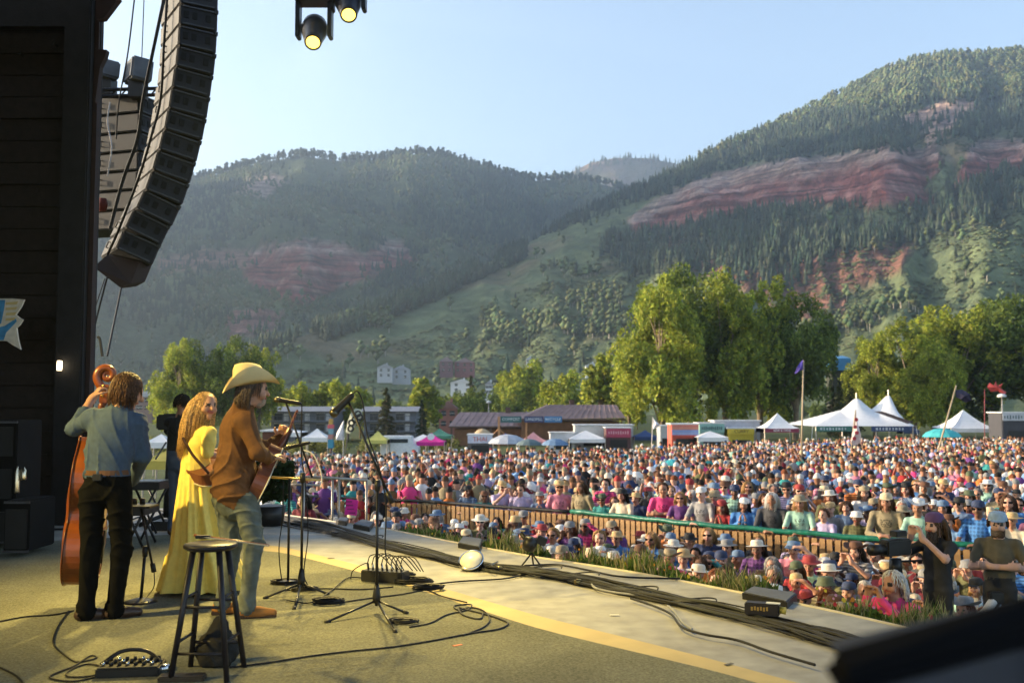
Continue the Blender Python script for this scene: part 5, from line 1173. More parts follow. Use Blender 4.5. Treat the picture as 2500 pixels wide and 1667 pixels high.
# stub of the fence with a grey cap turning to the stage corner
sf = thing('side_fence', Vector((at(790, 1240, 19).x, 19, -1.7)), 'weathered grey capped board fence beside the stage corner', 'fence')
A_, B_ = onz(700, 1214, -.55), onz(790, 1212, -.55)
for k in range(16):
    p = A_.lerp(B_, k / 15); m = MB(); m.box(p + Vector((0, 0, -.55)), (.12, .03, 1.1)); m.build('board', mat('weathered_board', (.20, .14, .09), .85, var=.25), sf)
m = MB(); m.box(A_.lerp(B_, .5) + Vector((0, 0, .03)), ((B_ - A_).length + .1, .16, .05)); m.build('cap', mat('grey_cap', (.12, .13, .13), .7), sf)
# steel guard rail
gr = thing('guard_rail', onz(800, 1262, -.3), 'pale tubular steel guard rail beyond the stage corner', 'railing'); M_gal = mat('galvanised', (.42, .38, .34), .4, .6); D = 15.5
m = MB(); m.tube([at(690, 1162, D), at(760, 1164, D), at(896, 1172, D)], .022, 8); m.build('top_rail', M_gal, gr, True)
m = MB(); m.tube([at(690, 1182, D), at(780, 1184, D)], .018, 8); m.build('mid_rail', M_gal, gr, True)
for x in (690, 742, 812, 828, 895): m = MB(); p = at(x, 1168, D); m.cyl(p, Vector((p.x, p.y, -.6)), .018, n=8); m.build('upright', M_gal, gr, True)
m = MB(); p = at(858, 1238, 17.5); m.box(p, (.21, .012, .27), Matrix.Rotation(R(6), 3, 'Y')); sg = thing('pink_poster', p, 'bright pink hand held poster in front of the fence', 'poster'); m.build('card', mat('pink_card', (.75, .03, .38), .7, var=.12, scale=8), sg)
for k in range(4): m = MB(); m.box(p + Vector((-.05 + .02 * k, -.012, .1 - .065 * k)), (.12, .003, .02)); m.build('marker_stroke', mat('marker', (.25, .02, .15), .7), sg)
# ---- planters with grasses and flowers along the stage edge
M_tub = mat('planter_wood', (.06, .04, .025), .8, var=.2); M_gra = mat('planter_green', attr='Col', rough=.7, var=.2, spec=.2, transl=.35)
def foliage_planter(p, d, L_, seed, label, flower, tall):
    rs = np.random.RandomState(seed); nn = Vector((-d.y, d.x, 0));
    if nn.y < 0: nn = -nn
    c = p + nn * .24; t = thing('planter', Vector((c.x, c.y, -.45)), label, 'planter', 'planters along the stage edge'); ang = math.atan2(d.y, d.x)
    m = MB(); m.box(c + Vector((0, 0, -.28)), (L_, .34, .34), Matrix.Rotation(ang, 3, 'Z')); m.build('tub', M_tub, t, bevel=.01)
    tall *= .55; nb_ = 1500; V = []; F = []; C = []
    for i in range(nb_):
        u = rs.uniform(-L_ / 2, L_ / 2); v = rs.uniform(-.19, .19); cl = vnoise(np.array([u * 3.0 + seed]), np.array([v * 2.0]), seed)[0]
        gr_ = rs.rand() < tall; h = (rs.uniform(.12, .36) if gr_ else rs.uniform(.05, .19)) * (.22 + .95 * cl); wd_ = .005 if gr_ else rs.uniform(.014, .045)
        b = np.array(c + d * u + nn * v + Vector((0, 0, -.12))); a = rs.uniform(0, 6.28); ln = np.array([math.cos(a), math.sin(a), 0]) * h * rs.uniform(.1, .6)
        sd = np.array([-math.sin(a), math.cos(a), 0]) * wd_; o = len(V)
        V += [b - sd, b + sd, b + ln * .4 + [0, 0, h * .6] + sd * 1.3, b + ln * .4 + [0, 0, h * .6] - sd * 1.3, b + ln + [0, 0, h]]
        F += [(o, o + 1, o + 2), (o, o + 2, o + 3), (o + 3, o + 2, o + 4)]
        col = np.array((.30, .27, .13) if gr_ and rs.rand() < .65 else (.10, .16, .035)) * rs.uniform(.5, 1.5); C += [col] * 5
    for i in range(flower):
        u = rs.uniform(-L_ / 2, L_ / 2); v = rs.uniform(-.15, .1); b = np.array(c + d * u + nn * v + Vector((0, 0, rs.uniform(.0, .12)))); o = len(V); r_ = rs.uniform(.008, .020); fc = np.array(((.65, .5, .05), (.5, .04, .05), (.6, .3, .45), (.55, .22, .03))[rs.randint(0, 4)])
        for j in range(6): V.append(b + [r_ * math.cos(j * 1.047), r_ * .6 * math.sin(j * 1.047) - .01, r_ * math.sin(j * 1.047)])
        F += [(o, o + 1, o + 2), (o, o + 2, o + 3), (o, o + 3, o + 4), (o, o + 4, o + 5)]; C += [fc] * 6
    link('foliage', mk_mesh('foliage', np.array(V) - np.array(t.location), np.array(F), [M_gra], col=np.array(C)), t)
el = [0]
for a, b in zip(edge_s[:-1], edge_s[1:]): el.append(el[-1] + (b - a).length)
def ept(s):
    i = min(max(int(np.searchsorted(el, s)) - 1, 0), len(edge_s) - 2); t = (s - el[i]) / (el[i + 1] - el[i]); return edge_s[i].lerp(edge_s[i + 1], t), (edge_s[i + 1] - edge_s[i]).normalized()
def s_at(px): return el[min(range(len(edge_s)), key=lambda i: abs(proj([edge_s[i]])[0][0] - px))]
spans = [(915, 1118, 'planter of short green grass by the far flat speaker', 6, .2), (1185, 1275, 'planter of seeding brown grass beside the small speaker', 3, .6), (1320, 1470, 'planter of leafy green plants behind the remote camera', 6, .25), (1480, 1600, 'planter of mixed grasses with yellow blooms', 12, .4), (1600, 1700, 'planter of bushy dark green plants', 8, .3), (1700, 1812, 'planter of tall pale grass blades next to the big flat speaker', 5, .8), (1950, 2050, 'planter of pale plume grass with red flowers', 10, .7), (2050, 2180, 'planter of small blooms and broad green leaves', 6, .15), (2180, 2330, 'planter of tall pale reeds by the dark case', 2, .9)]
for i, (a, b, lab, fl, tall) in enumerate(spans):
    sa, sb_ = s_at(a), s_at(b)
    if sb_ <= sa + .3: sb_ = sa + .6
    p, d = ept((sa + sb_) / 2); foliage_planter(p, d, max(sb_ - sa - .04, .4), 30 + i, lab, fl, tall)
# dark leafy shrub at the stage corner behind the guitar player
def leaf_blob(name, c, rad, n, size, cols, seed, squash=(1, 1, 1), lobes=8, parent=None, m_=None, shell=.55):
    rs = np.random.RandomState(seed); c = np.array(c, float); rad = np.array(rad, float) * np.array(squash)
    lc = rs.normal(0, 1, (lobes, 3)); lc /= np.linalg.norm(lc, axis=1)[:, None]; lc *= rs.uniform(.3, .75, (lobes, 1)); lr = rs.uniform(.35, .6, lobes)
    i = rs.randint(0, lobes, n); d = rs.normal(0, 1, (n, 3)); d /= np.linalg.norm(d, axis=1)[:, None]
    P = (lc[i] + d * (lr[i] * rs.uniform(shell, 1, n))[:, None]) * rad + c
    a = rs.normal(0, 1, (n, 3)); a /= np.linalg.norm(a, axis=1)[:, None]; b = np.cross(a, rs.normal(0, 1, (n, 3))); b /= np.linalg.norm(b, axis=1)[:, None]
    s_ = size * rs.uniform(.6, 1.4, n)[:, None]
    V = np.stack([P - a * s_, P + b * s_ * .6, P + a * s_, P - b * s_ * .6], 1).reshape(-1, 3); F = np.arange(n * 4).reshape(-1, 4)
    C = np.array(cols)[rs.randint(0, len(cols), n)] * rs.uniform(.75, 1.25, (n, 1)); C = np.repeat(C, 4, 0)
    return V, F, C
M_leaf = mat('tree_leaves', attr='Col', rough=.6, var=.15, scale=.5, spec=.25, transl=.42)
sx = at(660, 1230, 13.4); t = thing('potted_shrub', Vector((sx.x, 13.4, 0)), 'dark green potted shrub at the stage corner behind the guitar player', 'shrub')
V, F, C = leaf_blob('x', (sx.x, 13.4, .70), (.36, .32, .42), 1800, .045, [(.012, .03, .01), (.02, .045, .015)], 3); link('foliage', mk_mesh('foliage', V - np.array(t.location), F, [M_leaf], col=C), t)
m = MB(); m.lathe([(0, 0), (.17, 0), (.21, .26), (.19, .26), (0, .24)], t.location, 16); m.build('tub', M_blk, t, True)
# ---- crowd figures
SHIRTS = {'white': (.72, .70, .68), 'black': (.02, .02, .022), 'navy': (.03, .045, .11), 'sky blue': (.20, .34, .55), 'bright blue': (.06, .20, .50), 'grey': (.25, .25, .26), 'pink': (.62, .22, .30), 'hot pink': (.70, .06, .22), 'red': (.38, .035, .035), 'maroon': (.16, .02, .03), 'teal': (.04, .26, .26), 'olive': (.12, .12, .05), 'khaki': (.24, .20, .12), 'lavender': (.40, .34, .52), 'purple': (.14, .05, .20), 'cream': (.60, .52, .38), 'orange': (.50, .16, .04), 'mint': (.30, .50, .40), 'charcoal': (.06, .06, .065), 'denim': (.10, .16, .28)}
HATC = {'tan straw': (.50, .34, .16), 'white': (.70, .68, .64), 'black': (.02, .02, .02), 'brown': (.12, .055, .03), 'navy': (.03, .045, .10), 'pale straw': (.58, .47, .30), 'grey': (.22, .22, .22), 'faded blue': (.12, .19, .30), 'dull red': (.30, .04, .04), 'olive green': (.09, .11, .06), 'khaki': (.30, .24, .15), 'cream': (.62, .56, .46)}
HAIRC = {'dark': (.02, .014, .010), 'brown': (.08, .04, .02), 'blonde': (.34, .20, .08), 'white': (.55, .53, .50), 'grey': (.24, .23, .22), 'auburn': (.16, .05, .02)}
M_skR = mat('crowd_skin', rough=.55, var=.08, scale=30, ramp=[(.50, .27, .19), (.44, .22, .15), (.55, .32, .24), (.38, .19, .12), (.48, .26, .18), (.30, .15, .09), (.52, .29, .20), (.16, .08, .05)])
M_shO = mat('crowd_top', rough=.85, var=.18, scale=14, objcol=True, bump=.15, bscale=60, prints=True); M_trR = mat('crowd_trousers', rough=.85, var=.2, ramp=[(.03, .04, .08), (.02, .02, .022), (.20, .15, .09), (.07, .10, .16), (.10, .10, .10)])
M_hatO = mat('crowd_hat', rough=.8, var=.12, scale=30, objcol=True); M_shade = mat('sunglasses', (.008, .008, .01), .15)
def crowd_body(pose, bl, sleeve, h=.0185, seated=False):
    f = Fig(); w = .175 * bl; lab = SHIRT
    f.cap((0, 0, .93), .145 * bl, (0, 0, 1.02), .14 * bl, TROU, (0, 1, 0, .75), .04); f.cap((0, 0, 1.04), .145 * bl, (0, 0, 1.25), .155 * bl, SHIRT, (0, 1, 0, .72), .05)
    f.cap((0, 0, 1.27), .15 * bl, (0, 0, 1.42), .08, SHIRT, (0, 1, 0, .75), .05); f.cap((-w, 0, 1.39), .062, (w, 0, 1.39), .062, SHIRT, None, .05)
    lean = (0, 0); add_head(f, (0, -.03, 1.60), (0, -1, -.05), (0, 0, 1), 1.0, (0, 0, 1.44))
    for g in (-1, 1):
        if seated:
            f.cap((g * .085, 0, .90), .09, (g * .27, -.28, .93), .066, TROU, None, .03); f.cap((g * .27, -.28, .93), .062, (g * .02, -.36 - .05 * g, .86), .048, TROU, None, .03); f.cap((g * .0, -.36 - .05 * g, .855), .042, (-g * .12, -.33 - .05 * g, .85), .034, SHOE, None, .01)
        else:
            f.cap((g * .085, 0, .90), .09, (g * .095, -.02, .50), .066, TROU, None, .03); f.cap((g * .095, -.02, .50), .064, (g * .10, .02, .10), .048, TROU, None, .03); f.cap((g * .10, .03, .05), .045, (g * .11, -.12, .04), .035, SHOE, None, .01)
        S_ = v3((g * (w + .01), 0, 1.38))
        if pose == 'standing': E, W_, hd_, hn = (g * .26, .03, 1.12), (g * .24, -.10, .90), (0, -.3, -1), (-g, 0, 0)
        elif pose == 'clapping': E, W_, hd_, hn = (g * .25, -.10, 1.14), (g * .055, -.27, 1.30), (-g * .1, -.2, 1), (-g, 0, 0)
        elif pose == 'cheering': E, W_, hd_, hn = (g * .34, -.06, 1.56), (g * .24, -.12, 1.83), (0, -.1, 1), (0, -1, 0)
        elif pose == 'leaning': E, W_, hd_, hn = (g * .27, -.18, 1.10), (g * .04, -.36, 1.10), (-g * 1, -.2, 0), (0, 0, -1)
        elif pose == 'shading':
            if g > 0: E, W_, hd_, hn = (.33, -.16, 1.50), (.13, -.20, 1.66), (-1, -.1, .1), (0, .3, -1)
            else: E, W_, hd_, hn = (-.25, -.02, 1.12), (-.16, -.20, 1.02), (.6, -.6, 0), (0, 1, 0)
        elif pose == 'filming':
            E, W_, hd_, hn = (g * .26, -.20, 1.28), (g * .07, -.32, 1.50), (-g * .2, -.1, 1), (-g * .6, -.6, 0)
        else: E, W_, hd_, hn = (g * .27, -.08, 1.14), (-g * .08, -.20, 1.17), (-g, 0, .1), (0, 1, 0)
        E, W_ = v3(E), v3(W_); mid_ = (S_ + E) / 2
        f.cap(S_, .058, mid_, .054, SHIRT, None, .03)
        if sleeve == 'long': f.cap(mid_, .052, E, .047, SHIRT, None, .02); f.cap(E, .047, W_, .036, SHIRT, None, .02)
        elif sleeve == 'short': f.cap(mid_, .052, mid_ + (E - mid_) * .35, .054, SHIRT, None, .01); f.cap(mid_, .042, E, .038, SKIN, None, .015); f.cap(E, .038, W_, .028, SKIN, None, .02)
        else: f.cap(S_ + (mid_ - S_) * .3, .046, E, .037, SKIN, None, .02); f.cap(E, .037, W_, .027, SKIN, None, .02)
        add_hand(f, W_, hd_, hn, 1.08, .35 if pose in ('clapping', 'cheering') else .8, SKIN, g)
    V, Q, L = f.mesh(h, None, {SHIRT: .007, TROU: .006})
    l = L[Q[:, 0]]; mi = np.select([l == SHIRT, l == TROU, l == SHOE, l == DARK, l == LIP], [1, 2, 3, 4, 5], 0)
    return mk_mesh('person', V, Q, [M_skR, M_shO, M_trR, M_shoeB, M_eye, M_lip], mi, True)
POSES = ['standing', 'clapping', 'cheering', 'leaning', 'shading', 'filming', 'folded']
BODY = {}
for p in POSES:
    for bl, sl in ((1.0, 'short'), (1.12, 'long'), (.9, 'bare')):
        BODY[p, sl] = crowd_body(p, bl, sl)
        if p in ('clapping', 'shading', 'filming', 'folded'): BODY[p, sl, 1] = crowd_body(p, bl, sl, .0165, True)
PH = {'standing': 'standing', 'clapping': 'clapping', 'cheering': 'arms raised', 'leaning': 'forearms together', 'shading': 'shading eyes', 'filming': 'hands near face', 'folded': 'arms folded'}
# headwear and hair (origin at the head centre, facing -Y)
def lathe_hat(prof, sx=1, sy=1.1, n=20, curl=0):
    m = MB(); vs = []; fs = []; k = len(prof)
    for r, z in prof:
        for j in range(n): t = 2 * math.pi * j / n; vs.append((r * sx * math.cos(t), r * sy * math.sin(t), z + (curl * (r / .16) ** 3 * math.cos(t) ** 2 if r > .11 else 0)))
    for i in range(k - 1):
        for j in range(n): jj = (j + 1) % n; fs.append((i * n + j, i * n + jj, (i + 1) * n + jj, (i + 1) * n + j))
    fs.append(tuple(range((k - 1) * n, k * n))); m.add(vs, fs); return m
HAT = {}
HAT['wide brimmed hat'] = lathe_hat([(.175, .055), (.13, .06), (.098, .065), (.095, .12), (.08, .145), (.03, .15)]).mesh('hat', M_hatO, True)
HAT['cowboy hat'] = lathe_hat([(.175, .06), (.13, .055), (.098, .062), (.092, .13), (.075, .16), (.03, .148)], 1, 1.2, 24, .06).mesh('hat', M_hatO, True)
HAT['bucket hat'] = lathe_hat([(.13, .02), (.10, .065), (.094, .115), (.05, .128)]).mesh('hat', M_hatO, True)
mc = lathe_hat([(.097, .045), (.098, .08), (.085, .125), (.045, .145), (.01, .148)])
mc.add([(-.075, -.085, .05), (.075, -.085, .05), (.06, -.16, .042), (.0, -.185, .04), (-.06, -.16, .042)], [(0, 1, 2, 3, 4)]); mc.add([(-.075, -.085, .056), (.075, -.085, .056), (.06, -.16, .048), (.0, -.185, .046), (-.06, -.16, .048)], [(0, 1, 2, 3, 4)])
HAT['baseball cap'] = mc.mesh('hat', M_hatO, True)
rs = np.random.RandomState(14)
def hair_mesh(n, length, puff, spread, r, sc2=-.45, fr=.55):
    mb = MB()
    for path in scalp((0, -.03 + .03, 0), (0, -1, 0), (0, 0, 1), n, rs, length, (0, .22, 0), 1.0, sc2, puff, .008, fr, spread):
        P = [Vector(p) for p in path]; mb.tube(P, r, 3, [r * (1 - .6 * i / 6) for i in range(len(P))])
    return mb.mesh('hair', M_hatO, True)
HAIR = {'short hair': hair_mesh(330, .06, .97, .2, .0105, -.2, .35), 'long hair': hair_mesh(440, .30, .98, .15, .0085, -.45, .12), 'bushy hair': hair_mesh(430, .12, 1.08, .7, .010, -.4, .3), 'bobbed hair': hair_mesh(420, .16, 1.0, .25, .0085, -.45, .2)}
m = MB(); m.box((0, -.092, .014), (.135, .022, .034)); m.box((-.07, -.05, .02), (.008, .09, .010)); m.box((.07, -.05, .02), (.008, .09, .010)); ME_SH = m.mesh('sunglasses', M_shade, bevel=.004)
# positions
rs = np.random.RandomState(77)
def fence_y(px): return np.interp(px, [p[0] for p in fence_px], [f_.y for f_ in FENCE])
edge_pj = [(proj([p])[0][0], p.y) for p in edge_s]
def edge_y(px): return np.interp(px, [p[0] for p in edge_pj], [p[1] for p in edge_pj])
cands = []; pts = []
def far_y(px): return np.interp(px, [640, 1000, 1400, 1800, 2100, 2500], [56, 60, 64, 76, 84, 80])
def try_add(X, Y, dmin, zone):
    for q in pts:
        if abs(q[0] - X) < dmin and abs(q[1] - Y) < dmin and (q[0] - X) ** 2 + (q[1] - Y) ** 2 < dmin * dmin: return
    pts.append((X, Y)); cands.append((X, Y, zone))
RESERVED = [at(2290, 1400, 10.9), at(2440, 1400, 11.0), at(2185, 1420, 9.6)]
for q in RESERVED: pts.append((q.x, q.y))
for _ in range(9000):
    px = rs.uniform(760, 2560); Y = rs.uniform(edge_y(px) + .75, fence_y(px) - .45); X = (px - 1250) / FPX * Y
    if px > 2080 and Y < 11.6: continue
    try_add(X, Y, .45, 'pit')
n_pit = len(cands)
for s in np.arange(flen[0] + .8, flen[-1], .50):
    p, d = fpt(s + rs.uniform(-.08, .08)); nn = Vector((-d.y, d.x)); q = Vector((p.x, p.y)) + nn * (.36 if nn.y > 0 else -.36); try_add(q.x, q.y, .4, 'rail')
for _ in range(9000):
    px = rs.uniform(640, 2560); y0 = fence_y(px) + .9 if px > 780 else 22; Y = y0 + (30 - y0) * rs.uniform(0, 1); X = (px - 1250) / FPX * Y; try_add(X, Y, .56, 'crowd')
near = sorted(cands, key=lambda c: (0 if c[2] == 'rail' else 0, c[1]))
N_IND = 298
edge_line = [tuple(proj([p])[0]) for p in edge_s]
def in_sight(c):
    px = c[0] / c[1] * FPX + 1250
    if not 640 < px < 2530: return False
    return c[2] != 'pit' or proj([(c[0], c[1], gz(c[0], c[1]) + 1.02)])[0][1] < np.interp(px, *zip(*edge_line)) - 4
vis = [c for c in near if in_sight(c)]
indiv = vis[:N_IND - 3]; rest = vis[N_IND - 3:]; n_pit = sum(c[2] == 'pit' for c in indiv)
used_lab = set(); place = {'pit': 'seated in the pit', 'rail': 'at the rail', 'crowd': 'behind the fence'}
def crowd_person(X, Y, zone, rs, spec=None):
    for tr in range(400):
        pose = spec.get('pose') if spec else rs.choice(POSES, p=[.27, .26, .02, .10, .08, .12, .15])
        if zone == 'rail' and not spec and rs.rand() < .55: pose = 'leaning'
        seat = zone == 'pit' and not spec
        if seat: pose = rs.choice(['clapping', 'shading', 'filming', 'folded'], p=[.35, .12, .23, .30])
        sl = rs.choice(['short', 'long', 'bare'], p=[.55, .22, .23]); sh = spec.get('shirt') if spec else rs.choice(list(SHIRTS))
        hw = rs.choice(['wide brimmed hat', 'cowboy hat', 'bucket hat', 'baseball cap', 'none'], p=[.22, .13, .07, .32, .26]); hcn = rs.choice(list(HATC)); hr = rs.choice(['short hair', 'long hair', 'bushy hair', 'bobbed hair'], p=[.4, .33, .1, .17]); hrc = rs.choice(list(HAIRC), p=[.28, .28, .18, .08, .09, .09])
        if spec and 'hat' in spec: hw, hcn = spec['hat']
        if spec and 'hair' in spec: hr, hrc = spec['hair']
        shd = rs.rand() < .30; gar = {'short': 'T-shirt', 'long': 'shirt', 'bare': 'tank top'}[sl]
        head = f'{hcn} {hw}' if hw != 'none' else f'{hrc} {hr}'
        lab = f'person in {sh} {gar} and {head} {PH[pose]} {place[zone]}' if hw != 'none' else f'person with {head} in {sh} {gar} {PH[pose]} {place[zone]}'
        if lab not in used_lab and len(lab.split()) <= 16: break
    lab = ' '.join(lab.split()); used_lab.add(lab)
    s_ = 1.0 if spec else rs.uniform(.87, 1.06); z = gz(X, Y) - (.805 * s_ - rs.uniform(0, .26) if seat else rs.uniform(0, .10))
    o = link('person', BODY[(pose, sl, 1) if seat else (pose, sl)], None, (X, Y, z)); tag(o, lab, 'person', 'audience facing the stage'); o.scale = (s_, s_, s_)
    face = math.atan2(8.5 - Y, -2.4 - X) + math.pi / 2; o.rotation_euler = (0, 0, face * .75 + rs.normal(0, .22)); o.color = (*SHIRTS[sh], 1)
    hk = (0, -.03, 1.60)
    if hw != 'none':
        c = link('hat', HAT[hw], o, Vector(hk)); c.color = (*HATC[hcn], 1); c.rotation_euler = (rs.normal(0, .05), rs.normal(0, .05), 0)
        if rs.rand() < .6 or hr == 'long hair': c = link('hair', HAIR['long hair' if hr == 'long hair' else 'short hair'], o, Vector(hk)); c.color = (*HAIRC[hrc], 1); c.scale = (.95, .95, .93)
    else: c = link('hair', HAIR[hr], o, Vector(hk)); c.color = (*HAIRC[hrc], 1)
    if shd: link('sunglasses', ME_SH, o, Vector(hk))
    return o
for X, Y, zone in indiv: crowd_person(X, Y, zone, rs)
place['front'] = 'by the planters'
crowd_person(RESERVED[2].x, RESERVED[2].y, 'front', np.random.RandomState(3), {'pose': 'filming', 'shirt': 'hot pink', 'hat': ('none', 'white'), 'hair': ('bobbed hair', 'white')})
# ---- camera crew on risers beside the stage
M_ris = mat('riser_black', (.02, .02, .02), .7)
for q, dark, nm, lab in ((RESERVED[0], 'black', 'op', 'bearded camera operator in a black top bent to a tripod camera'), (RESERVED[1], 'charcoal', 'ph', 'photographer in a brown olive shirt carrying a long lens camera')):
    m = MB(); m.box((q.x, q.y, -1.5), (.9, .8, .38)); m.solo('camera_riser', M_ris, ('black riser under the bearded camera operator' if nm == 'op' else 'black riser under the photographer with the long lens'), 'riser', bevel=.01)
    o = link('person', BODY['filming' if nm == 'op' else 'folded', 'short'], None, (q.x, q.y, -1.305)); tag(o, lab, 'person'); o.color = (*SHIRTS[dark], 1) if nm == 'op' else (.10, .085, .055, 1); o.rotation_euler = (0, 0, R(-62) if nm == 'op' else R(-25))
    c = link('hat', HAT['baseball cap'], o, Vector((0, -.03, 1.60))); c.color = (.10, .05, .13, 1) if nm == 'op' else (.3, .4, .5, 1)
    if nm == 'op': c.rotation_euler = (0, 0, R(180))
    c = link('hair', HAIR['long hair' if nm == 'op' else 'short hair'], o, Vector((0, -.03, 1.60))); c.color = (.07, .04, .02, 1)
    mb = MB()
    for i in range(70):
        a = rs.uniform(-1.3, 1.3); p0 = Vector((.068 * math.sin(a), -.03 - .085 * math.cos(a), 1.60 - .045 - .03 * rs.rand())); mb.tube([p0, p0 + Vector((0, -.012, -.04)), p0 + Vector((-.01 * math.sin(a), .0, -.10 if nm == 'op' else -.06))], .009, 3)
    link('beard', mb.mesh('beard', M_hairM), o)
q = RESERVED[0]; hz_ = Vector((q.x - .55, q.y - .25, 0)); t = thing('tripod_camera', Vector((hz_.x, hz_.y, -1.7)), 'black video camera on a tall tripod in front of the bearded operator', 'camera')
for k in range(3): a = R(30 + 120 * k); m = MB(); m.cyl(Vector((hz_.x, hz_.y, -.15)), Vector((hz_.x + .42 * math.cos(a), hz_.y + .42 * math.sin(a), -1.69)), .022, .016, 8); m.build('leg', M_blk, t, True)
m = MB(); m.lathe([(0, -.1), (.07, -.1), (.06, .06), (0, .06)], (hz_.x, hz_.y, -.08), 14); m.build('fluid_head', M_blk, t, True)
Mr = Matrix.Rotation(R(-62), 3, 'Z'); m = MB(); m.box((hz_.x, hz_.y, .10), (.13, .36, .17), Mr); m.build('body', M_blk, t, bevel=.015)
m = MB(); d = Mr @ Vector((0, -1, 0)); m.cyl(Vector((hz_.x, hz_.y, .09)) + d * .18, Vector((hz_.x, hz_.y, .09)) + d * .36, .05, .06, 14); m.build('lens', M_blk, t, True)
m = MB(); m.box(Vector((hz_.x, hz_.y, .24)) - d * .05, (.10, .16, .06), Mr); m.build('viewfinder', M_blk, t, bevel=.008)
m = MB(); m.tube([Vector((hz_.x, hz_.y, -.05)), Vector((hz_.x, hz_.y, -.05)) - d * .4 + Vector((0, 0, -.02))], .012, 6); m.build('pan_bar', M_blk, t)
q = RESERVED[1]; p = Vector((q.x - .22, q.y - .36, -.42)); t = thing('photo_camera', p, 'camera with a white banded long lens held by the photographer', 'camera')
m = MB(); m.box(p, (.15, .09, .11)); m.build('body', M_blk, t, bevel=.012)
d = Vector((-.55, -.2, -.6)).normalized(); m = MB(); m.lathe([(0, 0), (.045, 0), (.045, .14), (.06, .2), (.06, .3), (0, .3)], p + d * .05, 16, d); m.build('lens', mat('lens_white', (.6, .58, .55), .4), t, True)
m = MB(); m.lathe([(.061, .22), (.064, .22), (.064, .27), (.061, .27)], p + d * .05, 16, d); m.build('lens_band', M_blk, t, True)
for px, D, z, sh, lab, hr, pose in ((442, 12.3, 0.0, 'black', 'camera operator dressed in black behind the person in the yellow dress', ('short hair', 'dark'), 'filming'), (745, 17.8, -1.7, 'maroon', 'person with long dark hair in a maroon dress by the steel guard rail', ('long hair', 'dark'), 'standing'), (700, 19.5, -1.7, 'teal', 'person in a teal top behind the steel guard rail near the shrub', ('bobbed hair', 'brown'), 'folded'), (655, 20.5, -1.7, 'white', 'person in a white shirt and red cap seen past the guitar neck', ('short hair', 'brown'), 'standing')):
    X = at(px, 1000, D).x; o = link('person', BODY[pose, 'long' if sh == 'black' else 'bare'], None, (X, D, z)); tag(o, lab, 'person'); o.color = (*SHIRTS[sh], 1); o.rotation_euler = (0, 0, R(150) if sh == 'black' else R(-20)); c = link('hair', HAIR[hr[0]], o, Vector((0, -.03, 1.60))); c.color = (*HAIRC[hr[1]], 1)
    if 'cap' in lab: c = link('hat', HAT['baseball cap'], o, Vector((0, -.03, 1.60))); c.color = (.4, .04, .04, 1)
# ---- the crowd beyond, which reads as one mass
def t_person():
    V = []; F = []; K = []
    def ring(c, rx, ry, z, n, k):
        o = len(V)
        for j in range(n): t = 2 * math.pi * j / n + .4; V.append((c[0] + rx * math.cos(t), c[1] + ry * math.sin(t), z)); K.append(k)
        return o
    def bridge(a, b, n):
        for j in range(n): F.append((a + j, a + (j + 1) % n, b + (j + 1) % n)); F.append((a + j, b + (j + 1) % n, b + j))
    n = 7; r0 = ring((0, 0), .17, .12, .75, n, 0); r1 = ring((0, 0), .19, .13, 1.15, n, 0); r2 = ring((0, 0), .21, .12, 1.34, n, 0); r3 = ring((0, 0), .08, .07, 1.45, n, 0); bridge(r0, r1, n); bridge(r1, r2, n); bridge(r2, r3, n)
    h0 = ring((0, -.01), .055, .055, 1.45, n, 1); h1 = ring((0, -.03), .078, .085, 1.53, n, 1); h2 = ring((0, -.03), .082, .098, 1.61, n, 1); bridge(h0, h1, n); bridge(h1, h2, n)
    t0 = ring((0, -.01), .092, .105, 1.60, n, 2); t1 = ring((0, -.01), .088, .10, 1.68, n, 2); t2 = ring((0, -.01), .03, .04, 1.735, n, 2); bridge(t0, t1, n); bridge(t1, t2, n); b0 = ring((0, -.02), .10, .115, 1.635, n, 3); b1 = ring((0, -.02), .16, .18, 1.63, n, 3); bridge(b0, b1, n)
    for g in (-1, 1):
        a0 = ring((g * .22, 0), .05, .05, 1.36, 4, 0); a1 = ring((g * .25, -.06), .045, .045, 1.13, 4, 4); a2 = ring((g * .10, -.25), .035, .035, 1.26, 4, 1); bridge(a0, a1, 4); bridge(a1, a2, 4)
    return np.array(V), np.array(F), np.array(K)
TV, TF_, TK = t_person()
P = [(c[0], c[1]) for c in rest]; dist = 30.0
while dist < 86:
    sp_ = .66 + .004 * (dist - 30); wx0 = (600 - 1250) / FPX * dist; wx1 = (2760 - 1250) / FPX * dist
    for X in np.arange(wx0, wx1, sp_):
        Xj = X + rs.uniform(-.25, .25); Yj = dist + rs.uniform(-.3, .3); px = Xj / Yj * FPX + 1250
        if Yj < far_y(px) and rs.rand() < .93: P.append((Xj, Yj))
    dist += sp_
P = np.array(P); n = len(P); k = len(TV)
ang = np.arctan2(8.5 - P[:, 1], -2.4 - P[:, 0]) + math.pi / 2 + rs.normal(0, .3, n); ca, sa = np.cos(ang)[:, None], np.sin(ang)[:, None]; s_ = rs.uniform(.85, 1.05, n)[:, None]; jit = rs.uniform(.88, 1.12, (n, k))
armup = rs.rand(n) < .05
TVz = np.repeat(TV[None], n, 0).copy(); am = (TK == 4)
isarm = np.arange(k) >= k - 24; 
TVz[np.ix_(armup, np.where(isarm & (TK == 1))[0], [2])] += .45; TVz[np.ix_(armup, np.where(isarm & (TK == 4))[0], [2])] += .3
x = (TVz[..., 0] * ca - TVz[..., 1] * sa) * s_ * jit; y = (TVz[..., 0] * sa + TVz[..., 1] * ca) * s_ * jit
gzz = np.array([gz(a, b) for a, b in P]) - rs.uniform(0, .2, n) - (rs.rand(n) < .3) * .42
VV = np.stack([x + P[:, :1], y + P[:, 1:2], TVz[..., 2] * s_ + gzz[:, None]], -1)
